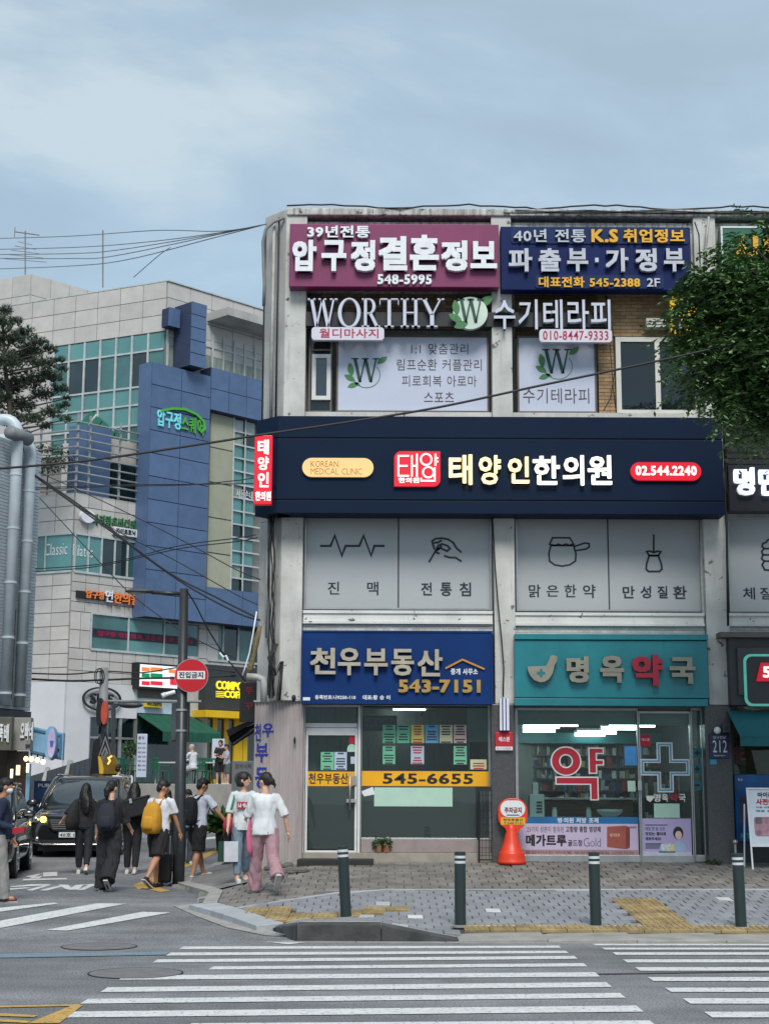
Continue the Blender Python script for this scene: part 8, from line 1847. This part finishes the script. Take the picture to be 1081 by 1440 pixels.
def carrier(q, lab, m, w_, h_, d_, ang, name='shopping_bag'):
    t = thing(name, lab, 'bag', q-Vector((0,0,h_+.14))); R3 = Matrix.Rotation(math.radians(ang), 3, 'Z'); b = MB(); c = q-Vector((0,0,.14))
    lo = [c+R3 @ Vector((x,y,-h_)) for x, y in ((-w_,-d_),(w_,-d_),(w_,d_),(-w_,d_))]; hi = [c+R3 @ Vector((x,y,0)) for x, y in ((-w_,-d_*.8),(w_,-d_*.8),(w_,d_*.8),(-w_,d_*.8))]; b.hexa(lo+hi); b.build('body', m, t)
    for y in (-d_*.8, d_*.8): MB().tube([c+R3 @ Vector((-w_*.5,y,0)), q+R3 @ Vector((-w_*.2,0,0)), q+R3 @ Vector((w_*.2,0,0)), c+R3 @ Vector((w_*.5,y,0))], .004, 5).build('handle', M['black'], t)
    return t
q = hand(p1, 'L'); q1 = Vector((q.x-.02, q.y-.04, q.z)) 
q = hand(p1, 'R') if False else W_(Vector((.26,.06,.80)))
hl = hand(p1, 'L')
hx = sorted([hand(p1,'L'), hand(p1,'R')], key=lambda v: v.x)[0]
carrier(hx+Vector((-.05,0,.02)), 'dark green paper bag carried low by the slogan tee woman', cl('paper_dgreen', (.01,.05,.03)), .10, .30, .05, 70); carrier(hx+Vector((.05,-.03,.02)), 'white paper shopping bag carried beside the dark green one', cl('paper_white', (.55,.56,.62)), .11, .30, .055, 25)
W_ = p2['W']; up = p2['up']; t = thing('shoulder_bag', 'hot pink fabric bag hanging at left hip of pink trousers woman', 'bag', W_(up(-.19,.03,-.2))); MB().tube([W_(up(-.15,.02,.50)), W_(up(-.185,.10,.30)), W_(up(-.20,.08,.12)), W_(up(-.21,.06,-.05)), W_(up(-.20,.05,-.25)), W_(up(-.19,.05,-.36))], [(.02,.008),(.02,.008),(.03,.01),(.055,.03),(.06,.03),(.015,.01)], 10).build('body', M['bagp'], t, smooth=True)
# women in black
p = person('long haired woman in black strolling away with bag on her left elbow', 117, 1229, 3, 1.66, dict(hipL=6, hipR=-12, kneeL=2, kneeR=18, armL=(-18,34,60,-10), armR=(4,10,8), head=-10, lean=2), topc=Bk, bottom='slim', botc=(.012,.013,.018), shoe='shoew', hair='long', female=True, sleeve=.9)
W_ = p['W']; up = p['up']; t = thing('tote_bag', 'large soft black bag hanging beside the long haired woman', 'bag', W_(up(-.2,-.12,-.1))); b = MB(); b.tube([W_(up(-.16,-.1,.48)), W_(up(-.20,-.14,.28)), W_(up(-.22,-.15,.10)), W_(up(-.22,-.15,-.08))], [(.03,.02),(.11,.07),(.16,.10),(.12,.08)], 14); b.build('body', M['bag_black'], t, smooth=True)
p = person('woman with tied hair in wide black trousers walking away with dark backpack', 152, 1253, -6, 1.68, dict(hipL=2, hipR=-14, kneeL=3, kneeR=32, armL=(2,10,14), armR=(10,14,40), head=-25, lean=2), topc=Bk, bottom='trousers', botc=Bk, shoe='shoeb', hair='pony', female=True, sleeve=.95, loose=1.25)
bag_on_back(p, 'dark navy school backpack on the woman with tied hair', cl('bag_navy', (.014,.017,.028)), .15, .22, .10)
p = person('long haired student in black standing behind a large instrument case', 185, 1229, -5, 1.68, dict(hipL=4, hipR=-6, kneeL=2, kneeR=8, head=15), topc=Bk, bottom='slim', botc=Bk, shoe='shoew', hair='long', female=True, sleeve=.9)
W_ = p['W']; up = p['up']; t = thing('instrument_case', 'long black padded case slung across the back of a student in black', 'case', W_(up(.1,-.25,.1))); b = MB()
R3 = Matrix.Rotation(math.radians(-14), 3, 'Y'); c = Vector((.06,-.27,.32)); b.hexa([W_(up(*(c+R3 @ Vector(v)))) for v in ((-.30,-.09,-.16),(.34,-.09,-.16),(.34,.09,-.16),(-.30,.09,-.16),(-.30,-.09,.15),(.34,-.09,.15),(.34,.09,.15),(-.30,.09,.15))]); b.build('body', M['bag_black'], t, bevel=.02)
b = MB(); b.hexa([W_(up(*(c+R3 @ Vector(v)))) for v in ((-.31,-.1,.151),(.35,-.1,.151),(.35,.1,.151),(-.31,.1,.151),(-.31,-.1,.18),(.35,-.1,.18),(.35,.1,.18),(-.31,.1,.18))]); b.build('lid', cl('case_grey', (.03,.03,.033)), t); b = MB(); b.hexa([W_(up(*(c+R3 @ Vector(v)))) for v in ((-.02,-.115,.10),(.03,-.115,.10),(.03,-.101,.10),(-.02,-.101,.10),(-.02,-.115,.19),(.03,-.115,.19),(.03,-.101,.19),(-.02,-.101,.19))]); b.build('clasp', M['alu'], t)
MB().tube([W_(up(-.14,-.2,.40)), W_(up(-.10,.02,.53)), W_(up(.12,.10,.35)), W_(up(.2,-.15,.22))], [(.018,.006)]*4, 8).build('strap', M['bag_black'], t, smooth=True)
p = person('student in black carrying a big cloth bag between case and boy', 232, 1228, 10, 1.55, dict(hipL=2, hipR=-6, kneeL=2, kneeR=6, head=20), topc=Bk, bottom='trousers', botc=Bk, shoe='shoeb', hair='bob', female=True, sleeve=.9)
t = thing('suitcase', 'bulky black wheeled soft case standing behind the mustard backpack boy', 'suitcase', ground(230,1246)); c = ground(230,1246); b = MB(); b.box(c.x-.15,c.y-.12,c.z+.05,c.x+.12,c.y+.14,c.z+.52); b.build('body', M['bag_black'], t, bevel=.05)
for x in (-.16,.13): MB().tube([(c.x+x-.02,c.y-.08,c.z+.03),(c.x+x+.02,c.y-.08,c.z+.03)], .03, 10).build('wheel', M['shoeb'], t)
MB().tube([(c.x-.1,c.y+.1,c.z+.52),(c.x-.1,c.y+.1,c.z+.8),(c.x+.08,c.y+.1,c.z+.8),(c.x+.08,c.y+.1,c.z+.52)], .01, 6).build('handle', M['alu'], t)
person('child with pale top half hidden between the two boys', 262, 1215, 190, 1.50, dict(head=0, armL=(20,20,90,30), hipL=8, hipR=-8), topc=(.4,.42,.45), bottom='trousers', botc=(.05,.06,.08), shoe='shoew', hair='cap', female=True)
# man at the left edge
p = person('man in navy cardigan, grey trousers and white face mask holding red paper', -4, 1268, -80, 1.70, dict(hipL=-6, hipR=8, kneeL=4, kneeR=3, armL=(12,8,10), armR=(-8,6,80,0), head=10, nod=6), topc=(.012,.02,.05), bottom='trousers', botc=(.26,.25,.235), shoe='shoebr', hair='short', long_sleeve=True, mask=True, skin='skin2') if M.setdefault('shoebr', mat('shoe_brown', (.13,.05,.02), .4)) else None
hq = hand(p, 'R'); t = thing('leaflet', 'folded red printed leaflet in hand of the navy cardigan man', 'leaflet', hq); b = MB(); b.hexa([hq+Vector(v) for v in ((-.10,-.10,-.04),(.06,-.08,-.02),(.06,.0,-.02),(-.10,-.02,-.04),(-.10,-.10,.04),(.06,-.08,.05),(.06,.0,.05),(-.10,-.02,.04))]); b.build('paper', cl('leaflet_red', S(165,30,45)), t)
# far people on the terrace
fz = lambda x, y: zT
person('short haired girl in black dress standing with her friend on the terrace', 309, 1101, 190, 1.46, dict(armR=(20,8,80,20), head=-20, nod=8), topc=Bk, bottom='shorts', botc=Bk, shoe='shoew', hair='bob', female=True, at=P(309,1103.5,52.6)+Vector((0,0,0)), detail=False)
person('child in grey shorts and pink vest standing on the terrace looking up', 318.5, 1101, 120, 1.32, dict(armL=(20,8,90,10), armR=(20,8,90,10)), topc=(.42,.40,.46), bottom='shorts', botc=(.10,.11,.12), shoe='shoew', hair='short', at=P(318.5,1103.5,52.4), detail=False)
person('grey haired man in white clothes seated at the terrace table', 272, 1100, 60, 1.66, dict(hipL=82, hipR=80, kneeL=85, kneeR=82, armL=(40,8,50,10), armR=(45,8,45,10), lean=8), topc=(.6,.62,.66), bottom='trousers', botc=(.5,.52,.55), shoe='shoew', hair='grey', at=P(272,1103,52.7), long_sleeve=True, detail=False)
v = P(276,1103,52.9); chair(v.x, v.y+.0, math.radians(60+180), 'green plastic chair under the seated man in white', 'green plastic chairs on the terrace')
person('dark haired passer by whose head shows above the minivan roof', 164, 1122, 20, 1.70, dict(head=-30), topc=(.05,.05,.06), bottom='trousers', botc=Bk, hair='short', at=ground(164,1165)+Vector((0,0,.0)), detail=False)
# agent at the desk inside
person('office worker in pale shirt sitting behind the yellow band window', 598, 1110, 175, 1.68, dict(hipL=82, hipR=80, kneeL=82, kneeR=82, armL=(35,8,50,10), armR=(35,8,50,10), lean=6, nod=20), topc=(.45,.46,.46), bottom='trousers', botc=Bk, hair='short', at=Vector((P(598,1100,28.0).x, 28.05, zf)), detail=False)
bpy.data.scenes.remove(SC2)
# ============================================================ CARS
def carpaint(n, c): return mat(n, c, .18, .03, 1, coat=.8, spec=.6)
M['cpaint'] = carpaint('paint_black', (.012,.013,.014)); M['cglass'] = mat('car_glass', (.03,.04,.045), .06, .3, .5, spec=.9, coat=.5); M['chrome'] = mat('chrome', (.6,.6,.6), .15, 0, metal=1); M['rubber'] = mat('rubber', (.012,.012,.012), .8); M['plas'] = mat('car_plastic', (.015,.015,.016), .5)
def car(label, loc, ang, L_=5.1, Wd=1.98, Hh=1.74, name='minivan', lit=True, plate='40호 010', hoodz=1.02):
    """local frame: +Y is the rear, the nose points to -Y"""
    t = thing(name, label, 'car', (0,0,0)); w_ = Wd/2
    def loft(secs, name, m, par, bev=0, sub=2):
        b = MB(); n = len(secs[0][1])
        for y, pts in secs:
            for x, z in pts: b.v.append(Vector((x, y, z)))
        for i in range(len(secs)-1):
            for k in range(n): k2 = (k+1) % n; b.f.append((i*n+k, i*n+k2, (i+1)*n+k2, (i+1)*n+k))
        b.f.append(tuple(reversed(range(n)))); b.f.append(tuple((len(secs)-1)*n+k for k in range(n)))
        o = b.build(name, m, par, smooth=True); s_ = o.modifiers.new('sub', 'SUBSURF'); s_.levels = s_.render_levels = sub; return o
    def sec(wb, wm, wt, zb_, zm, zt_): # closed symmetric section
        r = [(wb,zb_),(wm,zb_+.12),(wm*1.01,zm),(wt,zt_-.05),(wt*.8,zt_),(0,zt_+.015)]; return r+[(-x,z) for x, z in reversed(r[:-1])]+[(0,zb_)]
    F_ = 0
    secs = [(0,sec(w_*.62,w_*.72,w_*.62,.30,.55,.70)), (.06,sec(w_*.80,w_*.88,w_*.80,.24,.60,.86)), (.35,sec(w_*.90,w_*.97,w_*.90,.22,.66,.95)), (.9,sec(w_*.93,w_*1.0,w_*.92,.22,.70,hoodz)), (1.35,sec(w_*.93,w_,w_*.93,.22,.72,hoodz+.07)), (2.4,sec(w_*.93,w_,w_*.94,.22,.72,hoodz+.08)), (3.9,sec(w_*.93,w_,w_*.94,.22,.72,hoodz+.09)), (L_-.25,sec(w_*.90,w_*.97,w_*.9,.26,.72,hoodz+.08)), (L_,sec(w_*.75,w_*.85,w_*.8,.34,.7,hoodz))]
    loft(secs, 'body', M['cpaint'], t)
    zr = Hh; zb_ = hoodz-.02
    def gs(wb, wt, z0, z1): r = [(wb,z0),(wb*.985,z0+(z1-z0)*.4),(wt,z1-.06),(wt*.82,z1),(0,z1+.015)]; return r+[(-x,z) for x, z in reversed(r[:-1])]+[(0,z0)]
    loft([(1.0,gs(w_*.86,w_*.80,zb_,zb_+.06)), (1.25,gs(w_*.9,w_*.84,zb_,zb_+.22)), (2.0,gs(w_*.92,w_*.78,zb_,zr-.10)), (2.35,gs(w_*.92,w_*.76,zb_,zr-.02)), (3.6,gs(w_*.92,w_*.76,zb_,zr)), (L_-.35,gs(w_*.90,w_*.74,zb_,zr-.05)), (L_-.08,gs(w_*.86,w_*.70,zb_,zr-.35))], 'greenhouse', M['cglass'], t)
    loft([(2.1,gs(w_*.775,w_*.74,zr-.13,zr-.06)), (2.4,gs(w_*.79,w_*.76,zr-.08,zr+.012)), (3.6,gs(w_*.79,w_*.77,zr-.08,zr+.02)), (L_-.3,gs(w_*.77,w_*.74,zr-.12,zr-.03))], 'roof', M['cpaint'], t)
    for sd_ in (-1,1):
        MB().tube([(sd_*w_*.90,1.02,zb_+.02),(sd_*w_*.86,1.5,zb_+.30),(sd_*w_*.78,2.15,zr-.10),(sd_*w_*.77,2.6,zr-.02)], .035, 8).build('pillar', M['cpaint'], t, smooth=True)
        MB().tube([(sd_*w_*.70,2.3,zr+.045),(sd_*w_*.70,L_-.6,zr+.03)], .02, 8).build('roof_rail', M['chrome'], t, smooth=True)
        m_ = MB(); m_.ell((sd_*(w_+.13),1.42,hoodz+.12), (.12,.06,.085)); m_.tube([(sd_*w_*.92,1.4,hoodz+.05),(sd_*(w_+.08),1.42,hoodz+.08)], .025, 8); mo = m_.build('mirror', M['cpaint'], t, smooth=True)
        MB().box(sd_*(w_+.13)-.07, 1.352, hoodz+.10, sd_*(w_+.13)+.07, 1.36, hoodz+.115).build('repeater', M['chrome'], mo)
        h = MB(); P_ = [(sd_*w_*.52,.03,.72),(sd_*w_*.90,.16,.74),(sd_*w_*.965,.45,.90),(sd_*w_*.93,.60,.98),(sd_*w_*.80,.22,.90),(sd_*w_*.55,.06,.84)]
        h.poly(P_ if sd_ < 0 else P_[::-1]); h.v = [v+Vector((sd_*.012,-.035,0)) for v in h.v]; ho = h.build('headlight', mat('headlamp', (.22,.23,.24), .12, .2, 30, coat=.6) if 'headlamp' not in bpy.data.materials else bpy.data.materials['headlamp'], t)
        MB().ell((sd_*w_*.80,.09,.80), (.075,.04,.065)).build('projector', M['chrome'], ho, smooth=True)
        MB().ell((sd_*w_*.74,.02,.38), (.05,.03,.05)).build('fog_lamp', M['chrome'], t, smooth=True)
        if lit and sd_ < 0: MB().ell((sd_*w_*.62,.02,.80), (.065,.035,.065)).build('indicator', mat('lit_amber', (1,.6,.05), .4, 0, emit=7, ecol=(1,.55,.03)), ho, smooth=True)
        for y in (.95, L_-1.05):
            wh = MB(); x0, x1 = sd_*(w_-.21), sd_*(w_+.005); wh.tube([(x0,y,.345),(x0+sd_*.03,y,.345),(x1-sd_*.02,y,.345),(x1,y,.345)], [.32,.345,.345,.325], 28); wo = wh.build('wheel', M['rubber'], t, smooth=False)
            rm_ = MB(); rm_.tube([(x1-sd_*.01,y,.345),(x1+sd_*.004,y,.345)], [.235,.23], 28); rm_.build('rim', M['alu'], wo)
            for k in range(5):
                a = 2*math.pi*k/5; MB().tube([(x1+sd_*.008,y,.345),(x1+sd_*.008,y+.2*math.cos(a),.345+.2*math.sin(a))], [.03,.022], 6).build('spoke', M['chrome'], wo)
            ar = MB(); ar.tube([(sd_*(w_-.05),y+.40*math.cos(a),.345+.40*math.sin(a)) for a in [math.pi*i/10 for i in range(11)]], .035, 8); ar.build('wheel_arch', M['plas'], t, smooth=True)
    # grille and bumper
    g = MB(); gp_ = [(-w_*.50,.84),(w_*.50,.84),(w_*.47,.64),(w_*.38,.56),(-w_*.38,.56),(-w_*.47,.64)]; fr = Fr((0,-.012,0),(1,0,0),(0,0,1),(0,-1,0)); g.prism(fr, gp_, -.1, .0); go = g.build('grille', M['plas'], t)
    mb = MB(); stroke(mb, fr, gp_, .03, .0, .015, True); mb.build('surround', M['chrome'], go)
    for k in range(5): z = .60+k*.045; hw_ = w_*(.40+.018*k); MB().fb(fr, -hw_, z, hw_, z+.014, .001, .012).build('slat', M['cableg'], go)
    MB().prism(fr, circ((0,.80), .07, .035, 20), .012, .028).build('badge', M['chrome'], go)
    MB().fb(fr, -.26, .42, .26, .53, -.04, .012).build('number_plate', M['whiteframe'], t); txt_o = word(plate, fr, (-.24,.435,.24,.515), t, M['ink'], .012, .015, .03, px=False)
    MB().fb(fr, -w_*.62, .27, w_*.62, .36, -.1, -.0).build('lower_intake', M['plas'], t)
    mb = MB(); mb.tube([(-w_*.85,.06,.34),(-w_*.6,-.02,.27),(w_*.6,-.02,.27),(w_*.85,.06,.34)], .018, 8); mb.build('bumper_trim', M['chrome'], t, smooth=True)
    mb = MB(); mb.box(-w_*.74,.15,.13,w_*.74,L_-.3,.30); mb.build('underbody', M['plas'], t)
    for sd_ in (-1,1): MB().tube([(sd_*w_*.35,1.12,hoodz+.07),(sd_*w_*.0-.05,1.16,hoodz+.10)], .008, 5).build('wiper', M['black'], t)
    t.location = loc; t.rotation_euler = (0,0,math.radians(ang)); return t
gcar = ground(100, 1209); 
cL = Vector((P(99,1209,34).x, 34, 0)); cL.z = road_z(cL.x, 34.5)
car('black minivan with glowing amber indicator waiting in the side street', cL, 2.5)
cL = Vector((P(-62,1235,27.2).x, 27.2, 0)); cL.z = road_z(cL.x, 27.5)
car('black car at the photo edge standing behind the navy cardigan man', cL, 8, L_=4.75, Wd=1.88, Hh=1.64, name='parked_car', lit=False, plate='12가 34', hoodz=1.0) if False else car('black car behind the man in navy cardigan, mostly out of view', cL, 8, L_=4.75, Wd=1.88, Hh=1.64, name='parked_car', lit=False, plate='', hoodz=1.0) if False else None
o = car('black car beside the man in navy cardigan, its front wheel showing', cL, 8, L_=4.75, Wd=1.88, Hh=1.64, name='parked_car', lit=False, plate='1', hoodz=1.0)
